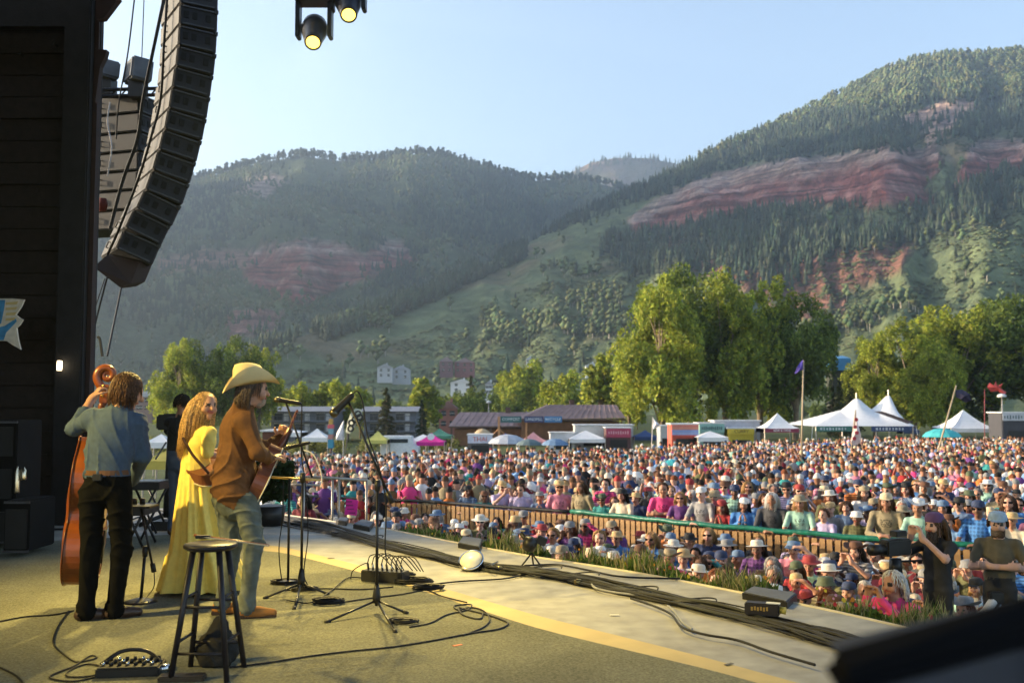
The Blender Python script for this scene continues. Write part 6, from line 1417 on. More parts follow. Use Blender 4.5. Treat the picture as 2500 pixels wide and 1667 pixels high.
shc = np.array(list(SHIRTS.values()) + [SHIRTS[k_] for k_ in ('black', 'navy', 'charcoal', 'denim', 'grey', 'denim', 'black', 'white', 'white', 'sky blue')])[rs.randint(0, len(SHIRTS) + 10, n)]; skn = np.array([(.50, .27, .19), (.44, .22, .15), (.55, .32, .24), (.38, .19, .12), (.30, .15, .09)])[rs.randint(0, 5, n)]
htc = np.array(list(HATC.values()) + list(HAIRC.values()) * 2 + [HAIRC['dark'], HAIRC['brown']] * 3)[rs.randint(0, len(HATC) + 2 * len(HAIRC) + 6, n)]; brim = rs.rand(n) < .3
CC = np.zeros((n, k, 3)); CC[:, TK == 0] = shc[:, None]; CC[:, TK == 1] = skn[:, None]; CC[:, TK == 2] = htc[:, None]; CC[:, TK == 3] = htc[:, None]; CC[:, TK == 4] = np.where((rs.rand(n) < .5)[:, None], skn, shc)[:, None]
nb_ = np.where(TK == 3)[0]; VV[np.ix_(~brim, nb_)] = VV[np.ix_(~brim, [nb_[0] - 1])]
FFc = (TF_[None] + (np.arange(n) * k)[:, None, None]).reshape(-1, 3)
M_crowd = mat('crowd_mass', attr='Col', rough=.8, var=.15, scale=5, spec=.2)
cw = link('crowd', mk_mesh('crowd', VV.reshape(-1, 3), FFc, [M_crowd], col=CC.reshape(-1, 3))); cw['kind'] = 'stuff'; cw['label'] = 'dense festival crowd filling the field up to the tents'
print('CROWD', n_pit, len(indiv), n)
# ================================================================ TREES, TENTS, BUILDINGS BEYOND THE CROWD
M_bark = mat('cottonwood_bark', (.22, .17, .12), .9, var=.3, scale=2, bump=.5, bscale=6); M_bark2 = mat('pale_bark', (.30, .27, .22), .9, var=.2)
def tree_meshes(H, W, seed, n, size, cols, shape='round', trunk_h=.22, bark=None):
    """trunk with limbs, and a crown of leaf clumps gathered round the limb tips"""
    rs = np.random.RandomState(seed); m = MB(); tips = []
    r0 = H * .022
    m.tube([(0, 0, -.3), (rs.normal(0, .02) * H, rs.normal(0, .02) * H, H * .35), (rs.normal(0, .03) * H, 0, H * .72)], r0, 8, [r0 * 1.25, r0 * .8, r0 * .3])
    nl = 26 if shape != 'cone' else 0
    for i in range(nl):
        z0 = H * rs.uniform(.12, .6); a = rs.uniform(0, 6.283); zt = H * (trunk_h + (1 - trunk_h) * rs.uniform(.05, .93)); zt = max(zt, z0 + .05 * H)
        u = (zt / H - trunk_h) / (1 - trunk_h); prof = {'round': math.sqrt(max(0, 1 - (abs(u - .45) / .62) ** 2.2)), 'poplar': (1 - u) ** .5 * min(1, u * 4 + .5), 'spread': math.sqrt(max(0, 1 - (abs(u - .55) / .6) ** 2.5))}[shape]
        rr = W / 2 * prof * rs.uniform(.45, .95); tip = Vector((rr * math.cos(a), rr * math.sin(a), zt)); tips.append((np.array(tip), rs.uniform(.14, .24) * W * (.8 + .4 * prof)))
        mid = Vector((tip.x * .35, tip.y * .35, z0 + (zt - z0) * .45)); m.tube([(0, 0, z0), mid, tip], r0 * .3, 5, [r0 * .5, r0 * .3, r0 * .08])
    tips.append((np.array((0, 0, H * .93)), W * .15))
    tm = m.mesh('trunk', bark or M_bark, True)
    C0 = np.array([t[0] for t in tips]); R0 = np.array([t[1] for t in tips]); w_ = R0 ** 2; i = rs.choice(len(tips), n, p=w_ / w_.sum())
    # each limb tip carries several small clumps
    cl = rs.normal(0, 1, (len(tips), 9, 3)); cl /= np.linalg.norm(cl, axis=2)[..., None]; cl *= rs.uniform(.45, .95, (len(tips), 9, 1)); j = rs.randint(0, 9, n)
    d = rs.normal(0, 1, (n, 3)); d /= np.linalg.norm(d, axis=1)[:, None]; d *= (rs.uniform(.25, 1, n) ** .5)[:, None]
    P = C0[i] + (cl[i, j] + d * .41) * R0[i][:, None] * np.array([1, 1, 1.25]); keep = P[:, 2] > H * .05; P = P[keep]; n = len(P)
    a = rs.normal(0, 1, (n, 3)); a[:, 2] -= .3; a /= np.linalg.norm(a, axis=1)[:, None]; b = np.cross(a, rs.normal(0, 1, (n, 3))); b /= np.linalg.norm(b, axis=1)[:, None]; s_ = size * rs.uniform(.55, 1.45, n)[:, None]
    V = np.stack([P - a * s_, P + b * s_ * .62, P + a * s_, P - b * s_ * .62], 1).reshape(-1, 3)
    tint = rs.uniform(.72, 1.28, (len(tips), 9)); cc = np.array(cols)[rs.randint(0, len(cols), n)] * rs.uniform(.75, 1.25, (n, 1)) * tint[i[keep], j[keep]][:, None]; cm = mk_mesh('crown', V, np.arange(n * 4).reshape(-1, 4), [M_leaf], col=np.repeat(cc, 4, 0))
    return tm, cm
def spruce_meshes(H, W, seed, n, size, cols):
    rs = np.random.RandomState(seed); m = MB(); m.cyl((0, 0, -.3), (0, 0, H * .97), H * .016, H * .002, 7); Vl = []; Cl = []
    nb = 150
    for k in range(nb):
        u = (k / nb) ** .85; z = H * (.06 + .92 * u); L_ = W / 2 * (1 - u) ** .85 * rs.uniform(.7, 1.1) + .1; a = rs.uniform(0, 6.283); d = np.array([math.cos(a), math.sin(a), -.28]); sd = np.array([-math.sin(a), math.cos(a), 0])
        m.tube([(0, 0, z), tuple(np.array([0, 0, z]) + d * L_)], .02, 3)
        q = max(6, int(n / nb * (1 - u * .7)))
        for i in range(q):
            t = rs.uniform(.15, 1); p = np.array([0, 0, z]) + d * L_ * t + sd * rs.normal(0, .18) * L_ * (1.1 - t) + [0, 0, rs.normal(-.03, .05) * L_]; s_ = size * rs.uniform(.6, 1.3); e = d * .5 + sd * rs.choice([-1, 1]) * .6 + rs.normal(0, .25, 3); e /= np.linalg.norm(e); b = np.cross(e, rs.normal(0, 1, 3)); b /= np.linalg.norm(b)
            Vl += [p - e * s_, p + b * s_ * .4, p + e * s_, p - b * s_ * .4]; Cl += [np.array(cols[rs.randint(0, len(cols))]) * rs.uniform(.8, 1.2)] * 4
    return m.mesh('trunk', M_bark, True), mk_mesh('crown', np.array(Vl), np.arange(len(Vl)).reshape(-1, 4), [M_leaf], col=np.array(Cl))
def put_tree(name, ms, X, Y, s, rz, label, group, cat='tree', z=None):
    t = thing(name, (X, Y, gz(X, min(Y, 140)) if z is None else z), label, cat, group, rz); t.scale = s if isinstance(s, tuple) else (s, s, s)
    link('trunk', ms[0], t); link('crown', ms[1], t); return t
YG = [(.33, .37, .04), (.28, .33, .04), (.37, .37, .05)]; DG = [(.10, .15, .03), (.12, .165, .035), (.09, .13, .03)]; MG = [(.18, .24, .04), (.21, .26, .045)]
big = [tree_meshes(22, 13, 1, 26000, .26, YG + MG, 'round', .10), tree_meshes(22, 12, 2, 26000, .26, MG + MG + YG, 'spread', .14), tree_meshes(20, 14, 3, 24000, .27, MG + DG + DG, 'round', .12)]
def by_px(px, top, base, D, Href): X = at(px, 1000, D).x; H = at(px, top, D).z - gz(X, min(D, 140)); return X, H / Href * .93
for i, (px, top, D, k, wx, lab) in enumerate(((1612, 668, 128, 0, .86, 'tall sunlit cottonwood standing at the edge of the big grove'), (1690, 658, 138, 2, .9, 'dense dark cottonwood in the middle of the big grove'), (1770, 652, 134, 1, .9, 'tallest cottonwood of the big grove with pale limbs'), (1855, 668, 140, 1, .85, 'cottonwood with a bright crown top in the big grove'), (1940, 735, 137, 2, .8, 'shaded cottonwood at the grove edge behind the blue flag'))):
    X, s = by_px(px, top, 0, D, 22 if k < 2 else 20); put_tree('cottonwood_tree', big[k], X, D, (s * wx, s * wx, s), i * 1.3, lab, 'cottonwood grove behind the tents')
for i, (px, top, D, k, wx, lab) in enumerate(((435, 822, 148, 0, .80, 'rounded cottonwood with a lit crown edge behind the singers'), (490, 840, 152, 2, .85, 'shaded cottonwood behind the person in the yellow dress'), (560, 832, 150, 2, .85, 'cottonwood behind the cowboy hat'), (632, 836, 154, 1, .85, 'cottonwood at the end of the group behind the cowboy hat'))):
    X, s = by_px(px, top, 0, D, 22 if k < 2 else 20); put_tree('cottonwood_tree', big[k], X, D, (s * wx, s * wx, s), i * 2.1 + .5, lab, 'cottonwoods behind the players')
for i, (px, top, D, k, wx, lab) in enumerate(((2135, 805, 150, 0, .8, 'small bright cottonwood at the start of the far row'), (2230, 770, 146, 1, 1.1, 'broad cottonwood behind the twin peaked tent'), (2330, 735, 150, 0, 1.1, 'large yellow green cottonwood behind the leaning flag pole'), (2290, 840, 138, 0, .9, 'bright low cottonwood beside the twin peaked tent'), (2430, 742, 152, 2, 1.2, 'dark cottonwood behind the red kite'), (2530, 735, 148, 2, 1.2, 'dark cottonwood at the far end of the row'))):
    X, s = by_px(px, top, 0, D, 22 if k < 2 else 20); put_tree('cottonwood_tree', big[k], X, D, (s * wx, s * wx, s), i * 1.7 + .2, lab, 'cottonwood row beyond the white tents')
mid = [tree_meshes(10, 7, 21, 6500, .26, MG + YG, 'round', .08), tree_meshes(10, 5.5, 22, 6000, .26, YG + MG, 'poplar', .1), tree_meshes(10, 8, 23, 6500, .28, DG + MG, 'spread', .1)]
sprm = [spruce_meshes(12, 5.6, 31, 7000, .26, [(.05, .06, .022), (.09, .075, .03), (.035, .055, .022)]), spruce_meshes(12, 5.0, 32, 3500, .34, [(.03, .05, .022), (.04, .06, .025)])]
for px, top, D, k, wx, lab in ((1368, 905, 190, 0, 1.0, 'leafy tree rising over the brown roofed building'), (1470, 862, 165, 1, 1.15, 'yellow green poplar leaning on the big grove'), (1535, 880, 156, 1, .9, 'low bright tree in front of the big grove'), (735, 935, 175, 0, 1.0, 'pale yellow green tree above the grey lodge'), (790, 932, 176, 1, 1.2, 'second pale poplar above the grey lodge'), (850, 928, 172, 0, 1.0, 'round pale tree above the grey lodge roof'), (880, 945, 180, 0, .8, 'small round tree beside the lone spruce'), (1035, 920, 185, 1, 1.3, 'bright topped poplar between the lodge and the brown roof'), (1180, 950, 230, 2, 1.0, 'dark round tree below the hillside houses'), (1265, 880, 250, 0, 1.1, 'bright tree on the slope above the brown roof'), (1240, 975, 210, 0, .7, 'small yellow tree peeking over the brown roof'), (1120, 960, 215, 2, 1.0, 'dark bushy tree beside the red brick house')):
    X, s = by_px(px, top, 0, D, 10); put_tree('broadleaf_tree', mid[k], X, D, (s * wx, s * wx, s), px * .37, lab, 'broadleaf trees in the town')
X, s = by_px(943, 931, 0, 140, 12); put_tree('spruce_tree', sprm[0], X, 140, s, 0, 'lone brown tipped spruce in front of the grey lodge', 'spruces in the town')
for px, top, D, lab in ((1030, 965, 150, 'dark spruce next to the red brick house'), (1320, 900, 260, 'narrow spruce on the slope above the brown roof'), (1222, 890, 270, 'spruce beside the bright slope tree'), (2080, 900, 150, 'dark spruce beside the blue roofed shed'), (2050, 915, 145, 'dark spruce below the blue roofed shed'), (2030, 912, 152, 'narrow spruce hiding the wall of the blue roofed shed'), (2066, 908, 156, 'spruce in front of the blue roofed shed'), (1150, 905, 260, 'spruce under the purple hillside houses')):
    X, s = by_px(px, top, 0, D, 12); put_tree('spruce_tree', sprm[1], X, D, s, px * .2, lab, 'spruces in the town')
# the many small trees of the town, alike but for their place
rs = np.random.RandomState(101); PX = np.concatenate([rs.uniform(240, 760, 24), rs.uniform(640, 1560, 62), rs.uniform(1950, 2150, 6)])
for i, px in enumerate(PX):
    D = rs.uniform(200, 470); k = rs.randint(0, 5); H = rs.uniform(4, 8.5); X = (px - 1250) / FPX * D
    ms = mid[k] if k < 3 else sprm[1]; s = H / (10 if k < 3 else 12); lab = ['small round green tree among the town houses', 'small narrow yellow green poplar among the town houses', 'small dark spreading tree among the town houses'][k] if k < 3 else 'small dark spruce among the town houses below the mountain'
    put_tree('broadleaf_tree' if k < 3 else 'spruce_tree', ms, X, D, (s * 1.05, s * 1.05, s), rs.uniform(0, 6), lab, ['small round town trees', 'small town poplars', 'small dark town trees'][k] if k < 3 else 'small town spruces')
# low sunlit shrubs behind the tents
V, F, C = [], [], []
sh_o = 0
for i in range(46):
    px = rs.uniform(650, 1130) if i < 34 else rs.uniform(340, 420); D = rs.uniform(112, 135); X = (px - 1250) / FPX * D; v, f, c = leaf_blob('x', (X, D, gz(X, D) + .7), (1.6, 1.2, 1.3), 260, .16, [(.20, .20, .05), (.16, .17, .045)], i); V.append(v); F.append(f + sh_o); C.append(c); sh_o += len(v)
o = link('undergrowth', mk_mesh('undergrowth', np.concatenate(V), np.concatenate(F), [M_leaf], col=np.concatenate(C))); o['kind'] = 'stuff'

# ---- buildings
M_brn = mat('brown_board_wall', (.19, .09, .045), .8, var=.2, scale=1.5); M_roofb = mat('purple_brown_roof', (.24, .165, .165), .7, var=.15, scale=1.0, bump=.3, bscale=3); M_trim = mat('roof_trim', (.10, .06, .05), .7); M_glass = mat('window_glass', (.03, .04, .05), .1, spec=.6)
def hip(x0, x1, rx0, rx1, ze, zr, y, dep, ov=.4):
    m = MB(); a = [(x0, y - ov, ze), (x1, y - ov, ze), (x1, y + dep + ov, ze), (x0, y + dep + ov, ze)]; b = [(rx0, y + dep / 2, zr), (rx1, y + dep / 2, zr)]
    m.add([*a, *b], [(0, 1, 5, 4), (1, 2, 5), (2, 3, 4, 5), (3, 0, 4), (3, 2, 1, 0)]); return m
D = 142; L = lambda px, py, d=D: at(px, py, d)
pb_ = thing('park_building', Vector((L(1310, 1000).x, D, gz(L(1310, 1000).x, 128))), 'brown park building with two low purplish roofs', 'building'); g0 = pb_.location.z
e1 = L(1095, 1040); e2 = L(1300, 1040); r1 = L(1122, 1006, D + 5); r2 = L(1312, 1006, D + 5); dep = 11.0
def slab_roof(e1, e2, r1, r2, parent):
    m = MB(); th = .25; bk1 = Vector((e1.x, e1.y + dep, e1.z)); bk2 = Vector((e2.x, e2.y + dep, e2.z))
    m.add([e1, e2, r2, r1, bk1, bk2], [(0, 1, 2, 3), (3, 2, 5, 4), (0, 3, 4), (1, 5, 2), (0, 4, 5, 1)]); o = m.build('roof', M_roofb, parent)
    m = MB(); m.box((e1 + e2) / 2 - Vector((0, -.1, .12)), ((e2 - e1).length, .2, .24)); m.build('fascia', M_trim, parent)
    for k in range(1, int((e2 - e1).length / .9)):
        t = k / int((e2 - e1).length / .9); a = e1.lerp(e2, t) + Vector((0, 0, .03)); b = r1.lerp(r2, t) + Vector((0, 0, .03)); m = MB(); m.tube([a, b], .035, 4); q = link('roof_seam', m.mesh('roof_seam', M_roofb, False, parent.location + o.location), o)
slab_roof(e1, e2, r1, r2, pb_)
f1 = L(1258, 1024, D - 3); f2 = L(1528, 1020, D - 3); q1 = L(1334, 988, D + 3); q2 = L(1505, 988, D + 3); slab_roof(f1, f2, q1, q2, pb_)
m = MB(); m.box(((e1.x + e2.x) / 2, e1.y + dep / 2 + .4, (e1.z + g0) / 2 - .3), (e2.x - e1.x - 1.6, dep - 1, e1.z - g0 - .2)); m.build('wall', M_brn, pb_)
m = MB(); m.box(((f1.x + f2.x) / 2, f1.y + dep / 2 + .4, (f1.z + g0) / 2 - .2), (f2.x - f1.x - 1.8, dep - 1, f1.z - g0 - .2)); m.build('wall', M_brn, pb_)
for k in range(34):
    x = f1.x + 1.2 + k * (f2.x - f1.x - 2.4) / 33; m = MB(); m.box((x, f1.y + .78, (f1.z + g0) / 2 - .2), (.12, .05, f1.z - g0 - .3)); m.build('wall_batten', M_brn, pb_)
for x in (e1.x + .4, (e1.x + e2.x) / 2, e2.x - .6, f2.x - .5): m = MB(); m.box((x, e1.y + .3, (e1.z + g0) / 2), (.3, .3, e1.z - g0)); m.build('post', M_trim, pb_)
for x in (1240, 1396): p = L(x, 1002 if x < 1300 else 984, D + 5); m = MB(); m.box(p, (.7, .7, 1.0)); m.build('roof_vent', M_trim, pb_)
# grey lodge with balconies
M_lodge = mat('grey_lodge_wall', (.17, .18, .21), .8, var=.12); M_lroof = mat('grey_lodge_roof', (.20, .21, .24), .6, var=.12); M_rail2 = mat('balcony_rail', (.10, .11, .14), .7); M_wh = mat('white_trim', (.55, .55, .56), .6)
def lodge(px0, px1, ytop, ybase, D, label):
    x0, x1 = at(px0, ytop, D).x, at(px1, ytop, D).x; zt = at(px0, ytop + 12, D).z; zr = at(px0, ytop, D + 4).z; g = gz((x0 + x1) / 2, 128); t = thing('lodge', Vector(((x0 + x1) / 2, D, g)), label, 'building')
    m = MB(); m.box(((x0 + x1) / 2, D + 5, (zt + g) / 2), (x1 - x0, 9, zt - g)); m.build('wall', M_lodge, t)
    m = MB(); m.add([(x0 - .5, D - .6, zt), (x1 + .5, D - .6, zt), (x1 + .5, D + 4, zr), (x0 - .5, D + 4, zr), (x0 - .5, D + 10, zt), (x1 + .5, D + 10, zt)], [(0, 1, 2, 3), (3, 2, 5, 4), (0, 3, 4), (1, 5, 2), (0, 4, 5, 1)]); m.build('roof', M_lroof, t)
    fl = 3; fh = (zt - g) / fl; nbay = max(2, int((x1 - x0) / 3.2))
    for i in range(fl):
        z = g + fh * i; m = MB(); m.box(((x0 + x1) / 2, D - .2, z + .08), (x1 - x0, 1.4, .16)); bal = m.build('balcony', M_lodge, t)
        m = MB(); m.box(((x0 + x1) / 2, D - .85, z + .95), (x1 - x0, .07, .08)); q = m.build('handrail', M_rail2, t)
        for b_ in range(nbay):
            xc = x0 + (b_ + .5) * (x1 - x0) / nbay; m = MB(); m.box((xc - .5, D + .49, z + fh * .48), (1.3, .06, fh * .66)); wn = m.build('window', M_glass, t); m = MB(); m.box((xc - .5, D + .46, z + fh * .83), (1.4, .05, .09)); link('frame', m.mesh('frame', M_wh, False, t.location), wn)
            m = MB(); m.box((xc + .75, D + .49, z + fh * .44), (.75, .06, fh * .72)); m.build('door', M_wh, t)
            for e in range(4): m = MB(); m.box((xc - 1.2 + e * .8, D - .85, z + .5), (.06, .06, .9)); m.build('baluster', M_rail2, t)
lodge(660, 815, 992, 1044, 160, 'long grey lodge with three rows of balconies'); lodge(888, 1015, 992, 1042, 162, 'grey lodge wing partly hidden by the lone spruce')
# houses
def house(px0, px1, ytop, ybase, D, wcol, rcol, label, floors=2, z0=None):
    x0, x1 = at(px0, ytop, D).x, at(px1, ytop, D).x; zr = at(px0, ytop, D).z; zb_ = at(px0, ybase, D).z - 1.0; g = zb_; ze = zr - (zr - zb_) * .28; dp = max(4, (x1 - x0) * .7); t = thing('house', Vector(((x0 + x1) / 2, D, g)), label, 'house', 'houses in the town')
    mw = mat('house_wall_%d' % (len(MATS)), wcol, .8, var=.12); mr = mat('house_roof_%d' % (len(MATS)), rcol, .7, var=.12)
    m = MB(); m.box(((x0 + x1) / 2, D + dp / 2, (ze + g) / 2 - 1), (x1 - x0, dp, ze - g + 2)); m.build('wall', mw, t)
    xm = x0 + (x1 - x0) * .5; m = MB(); m.add([(x0 - .3, D - .3, ze), (x1 + .3, D - .3, ze), (xm, D - .3, zr), (x0 - .3, D + dp, ze), (x1 + .3, D + dp, ze), (xm, D + dp, zr)], [(0, 2, 5, 3), (1, 4, 5, 2), (0, 1, 2), (3, 5, 4), (0, 3, 4, 1)]); rf = m.build('roof', mr, t)
    m = MB(); m.box((xm + .6, D + dp * .5, zr), (.5, .5, .9)); link('chimney', m.mesh('chimney', mw, False, t.location), rf)
    for fl in range(floors):
        for b_ in range(max(2, int((x1 - x0) / 2.6))):
            nb_ = max(2, int((x1 - x0) / 2.6)); xc = x0 + (b_ + .5) * (x1 - x0) / nb_; z = g + (ze - g) * (fl + .55) / floors; m = MB(); m.box((xc, D - .03, z), (1.0, .06, (ze - g) / floors * .5)); wn = m.build('window', M_glass, t); m = MB(); m.box((xc, D - .05, z), (1.14, .03, .08)); link('frame', m.mesh('frame', M_wh, False, t.location), wn)
LG = (.38, .40, .44)
for a in ((921, 958, 888, 917, 420, LG, (.3, .31, .34), 'white gabled house on the slope above the pale poplars'), (958, 1000, 892, 921, 425, LG, (.35, .36, .4), 'pale blue grey house beside the white gabled house'), (1074, 1105, 871, 905, 440, (.16, .10, .12), (.25, .2, .22), 'purple gabled house high on the slope'), (1110, 1158, 874, 905, 445, (.24, .12, .13), (.3, .22, .23), 'long reddish house next to the purple gabled one'), (1100, 1155, 925, 950, 330, (.6, .6, .62), (.5, .5, .52), 'white roofed house among dark trees'), (1185, 1202, 930, 955, 320, (.55, .57, .62), (.3, .3, .33), 'narrow pale house between dark trees'), (1278, 1312, 968, 998, 260, (.6, .6, .62), (.25, .26, .28), 'small white house right above the brown roof'), (1430, 1460, 885, 905, 430, (.5, .55, .62), (.5, .52, .55), 'pale house on the slope beside the grove'), (1072, 1115, 978, 1035, 200, (.26, .11, .09), (.2, .1, .09), 'red brick house beside the lone spruce'), (1215, 1240, 985, 1000, 250, (.4, .45, .5), (.5, .52, .55), 'tiny pale blue house behind the brown roof'), (330, 372, 955, 990, 170, (.25, .18, .17), (.42, .43, .48), 'pale roofed house behind the bass player'), (262, 330, 978, 1030, 190, (.22, .15, .14), (.45, .46, .5), 'brown house with a pale roof next to the column'), (1285, 1300, 870, 890, 470, (.45, .47, .5), (.4, .42, .45), 'small pale hut on the upper slope')):
    house(*a)
x0 = at(2033, 880, 170).x; x1 = at(2076, 880, 170).x; t = thing('blue_shed', Vector(((x0 + x1) / 2, 170, -3)), 'bright blue roofed shed between the groves', 'shed')
m = MB(); m.prism([at(2035, 875, 170), at(2077, 874, 170), at(2078, 905, 170), at(2026, 903, 170), at(2022, 892, 170)], (0, 4, .6)); m.build('roof', mat('blue_roof', (.06, .22, .42), .5, var=.1), t); m = MB(); zz = at(2050, 903, 170).z; m.box(((x0 + x1) / 2, 172, (zz - 3) / 2), (x1 - x0, 3.4, zz + 3)); m.build('wall', mat('shed_wall', (.04, .045, .035), .8), t)

# ---- tents
M_tw = mat('white_tent_fabric', (.74, .74, .76), .7, var=.06, scale=2, transl=.15)
def cmat(name, c): return mat(name, c, .7, var=.1, scale=3)
def tent(px0, px1, ypk, yev, D, label, col=None, val=None, words=None, wcol=(.75, .75, .75), peaked=True, name='canopy_tent'):
    x0, x1 = at(px0, yev, D).x, at(px1, yev, D).x; ze = at(px0, yev, D).z; zp = at(px0, ypk, D).z; w_ = x1 - x0; xm = (x0 + x1) / 2; g = gz(xm, D); t = thing(name, Vector((xm, D, g)), label, 'tent', 'tents and stalls behind the crowd')
    ym = D + w_ / 2; m = MB(); n = 7; vs = []; fs = []
    cs = [(x0, D), (x1, D), (x1, D + w_), (x0, D + w_)]; N4 = 4 * 6; per = []
    for k in range(4):
        for j in range(6): u = j / 6; a, b = cs[k], cs[(k + 1) % 4]; per.append((a[0] + (b[0] - a[0]) * u, a[1] + (b[1] - a[1]) * u, j))
    for i in range(n):
        r = 1 - i / (n - 1); hgt = (1 - r) ** (1.5 if peaked else 1.0)
        for x, y, j in per: vs.append((xm + (x - xm) * r, ym + (y - ym) * r, ze + (zp - ze) * hgt + (.04 * w_ / 3 * r if j == 0 else 0)))
    for i in range(n - 1):
        for j in range(N4): jj = (j + 1) % N4; fs.append((i * N4 + j, i * N4 + jj, (i + 1) * N4 + jj, (i + 1) * N4 + j))
    m.add(vs, fs); m.build('canopy', M_tw if col is None else cmat('canopy_' + label.replace(' ', '_')[:24], col), t)
    vh = .34; vm = cmat('valance_' + label.replace(' ', '_')[:24], val) if val else (M_tw if col is None else cmat('canopy_' + label.replace(' ', '_')[:24], col))
    for a, b in zip(cs, cs[1:] + cs[:1]):
        m = MB(); m.prism([(a[0], a[1], ze), (b[0], b[1], ze), (b[0], b[1], ze - vh), (a[0], a[1], ze - vh)], (.0, -.02, 0)); m.build('valance', vm, t)
    for x, y in cs: m = MB(); m.cyl((x, y, g), (x, y, ze), .04, n=6); m.build('pole', M_gal, t)
    if words: text('lettering', words, Matrix.Translation(Vector((xm, D - .03, ze - vh / 2)) - t.location) @ Matrix.Rotation(R(90), 4, 'X'), .26, cmat('print_%.2f%.2f%.2f' % wcol, wcol), t)
    return t
tent(1867, 1952, 1008, 1046, 88, 'white peaked tent with a maroon lettered valance', None, (.22, .03, .06), 'BEER & WINE')
tent(2322, 2434, 1000, 1046, 90, 'plain white peaked tent below the red kite')
tent(1704, 1778, 1053, 1068, 84, 'low white canopy in front of the green banner', None, peaked=False)
tent(1016, 1085, 1057, 1079, 96, 'bright pink canopy tent with a white oval mark', (.62, .02, .26)); tent(1204, 1262, 1058, 1074, 98, 'blue canopy tent with a red edged valance', (.04, .12, .42), (.35, .05, .12)); tent(1268, 1338, 1055, 1078, 100, 'faded red and white canopy tent', (.45, .22, .24)); tent(1548, 1610, 1050, 1066, 100, 'navy canopy tent beside the white flag', (.03, .06, .16))
tent(1040, 1102, 1046, 1064, 112, 'dull green canopy behind the pink tent', (.05, .18, .13)); tent(893, 945, 1052, 1074, 92, 'yellow canopy tent beside the white van', (.50, .46, .12)); tent(998, 1062, 1061, 1076, 99, 'white canopy tent next to the pink one', None, peaked=False); tent(735, 800, 1046, 1068, 80, 'white peaked market tent beside the tall figure', None); tent(652, 735, 1048, 1056, 82, 'long white market tent behind the guitar', None, peaked=False)
tent(355, 412, 1060, 1080, 60, 'white gabled canopy seen behind the bass player', None, peaked=False); tent(350, 440, 1100, 1125, 40, 'yellow canopy seen behind the bass player', (.40, .32, .06), peaked=False); tent(2205, 2245, 1032, 1050, 96, 'small navy canopy beside the twin peaked tent', (.06, .08, .14)); tent(1390, 1478, 1052, 1072, 97, 'wide white canopy in front of the long trailer', None, peaked=False)
# twin peaked marquee
D = 92; t = thing('marquee_tent', Vector((at(2105, 1040, D).x, D, gz(at(2105, 1040, D).x, D))), 'big white marquee with two peaks and lettered valances', 'tent', 'tents and stalls behind the crowd')
xs = np.linspace(at(1985, 1042, D).x, at(2238, 1042, D).x, 50); ys_ = np.linspace(D, D + 10, 22); pk = [(at(2091, 965, D + 5).x, at(2091, 965, D + 5).z), (at(2169, 957, D + 5).x, at(2169, 957, D + 5).z)]; ze = at(2100, 1040, D).z
XX, YY = np.meshgrid(xs, ys_, indexing='ij'); base_ = np.minimum(np.minimum((XX - xs[0]) / 4.2, (xs[-1] - XX) / 2.6), np.minimum((YY - D) / 5, (D + 10 - YY) / 5)).clip(0, 1); ZZ = ze + 1.15 * base_ ** 1.1 * (pk[0][1] - ze) * .45
for px_, pz_ in pk: r_ = np.hypot((XX - px_) * .95, YY - (D + 5)); ZZ = np.maximum(ZZ, ze + (pz_ - ze) * np.exp(-r_ * .48) * np.clip(base_ * 6, 0, 1))
ids = np.arange(50 * 22).reshape(50, 22); FQ = np.stack([ids[:-1, :-1], ids[1:, :-1], ids[1:, 1:], ids[:-1, 1:]], -1).reshape(-1, 4); link('canopy', mk_mesh('canopy', np.stack([XX, YY, ZZ], -1).reshape(-1, 3) - np.array(t.location), FQ, [M_tw], smooth=True), t)
for a, b, c in ((1992, 2079, (.05, .16, .13)), (2127, 2220, (.04, .06, .14))):
    xa, xb = at(a, 1040, D).x, at(b, 1040, D).x; m = MB(); m.box(((xa + xb) / 2, D - .06, ze - .25), (xb - xa, .04, .46)); v = m.build('lettered_valance', cmat('valance_%d' % a, c), t)
    for k in range(9): m = MB(); x = xa + (xb - xa) * (.14 + .085 * k); m.box((x, D - .085, ze - .25), (.12 if k % 3 else .2, .01, .2 + .04 * (k % 2))); link('letter_mark', m.mesh('letter_mark', cmat('pale_print', (.5, .52, .55)), False, t.location), v)
for x in (xs[0] + .3, xs[14], xs[30], xs[-1] - .3): m = MB(); m.cyl((x, D + .1, t.location.z), (x, D + .1, ze), .06, n=6); m.build('pole', M_gal, t)
m = MB(); m.prism([(at(2131, 1004, D - .3).x, D - .6, at(2131, 1004, D).z), (at(2150, 1004, D).x, D - .5, at(2150, 1004, D).z), (at(2225, 1030, D).x, D - .5, at(2225, 1030, D).z), (at(2210, 1034, D).x, D - .6, at(2210, 1034, D).z)], (0, .05, 0)); m.build('awning_opening', M_trim, t)
for x, y in pk: m = MB(); m.cyl((x, D + 5, t.location.z), (x, D + 5, y + .25), .06, n=6); m.build('centre_pole', M_gal, t)
for px_, py_ in ((1978, 1052), (2246, 1050)):
    q = at(px_, py_, D - 1.5); m = MB(); m.tube([Vector((xs[0] if px_ < 2100 else xs[-1], D + .1, ze)), Vector((q.x, D - 1.5, gz(q.x, D)))], .02, 4); m.build('guy_rope', M_wh, t)
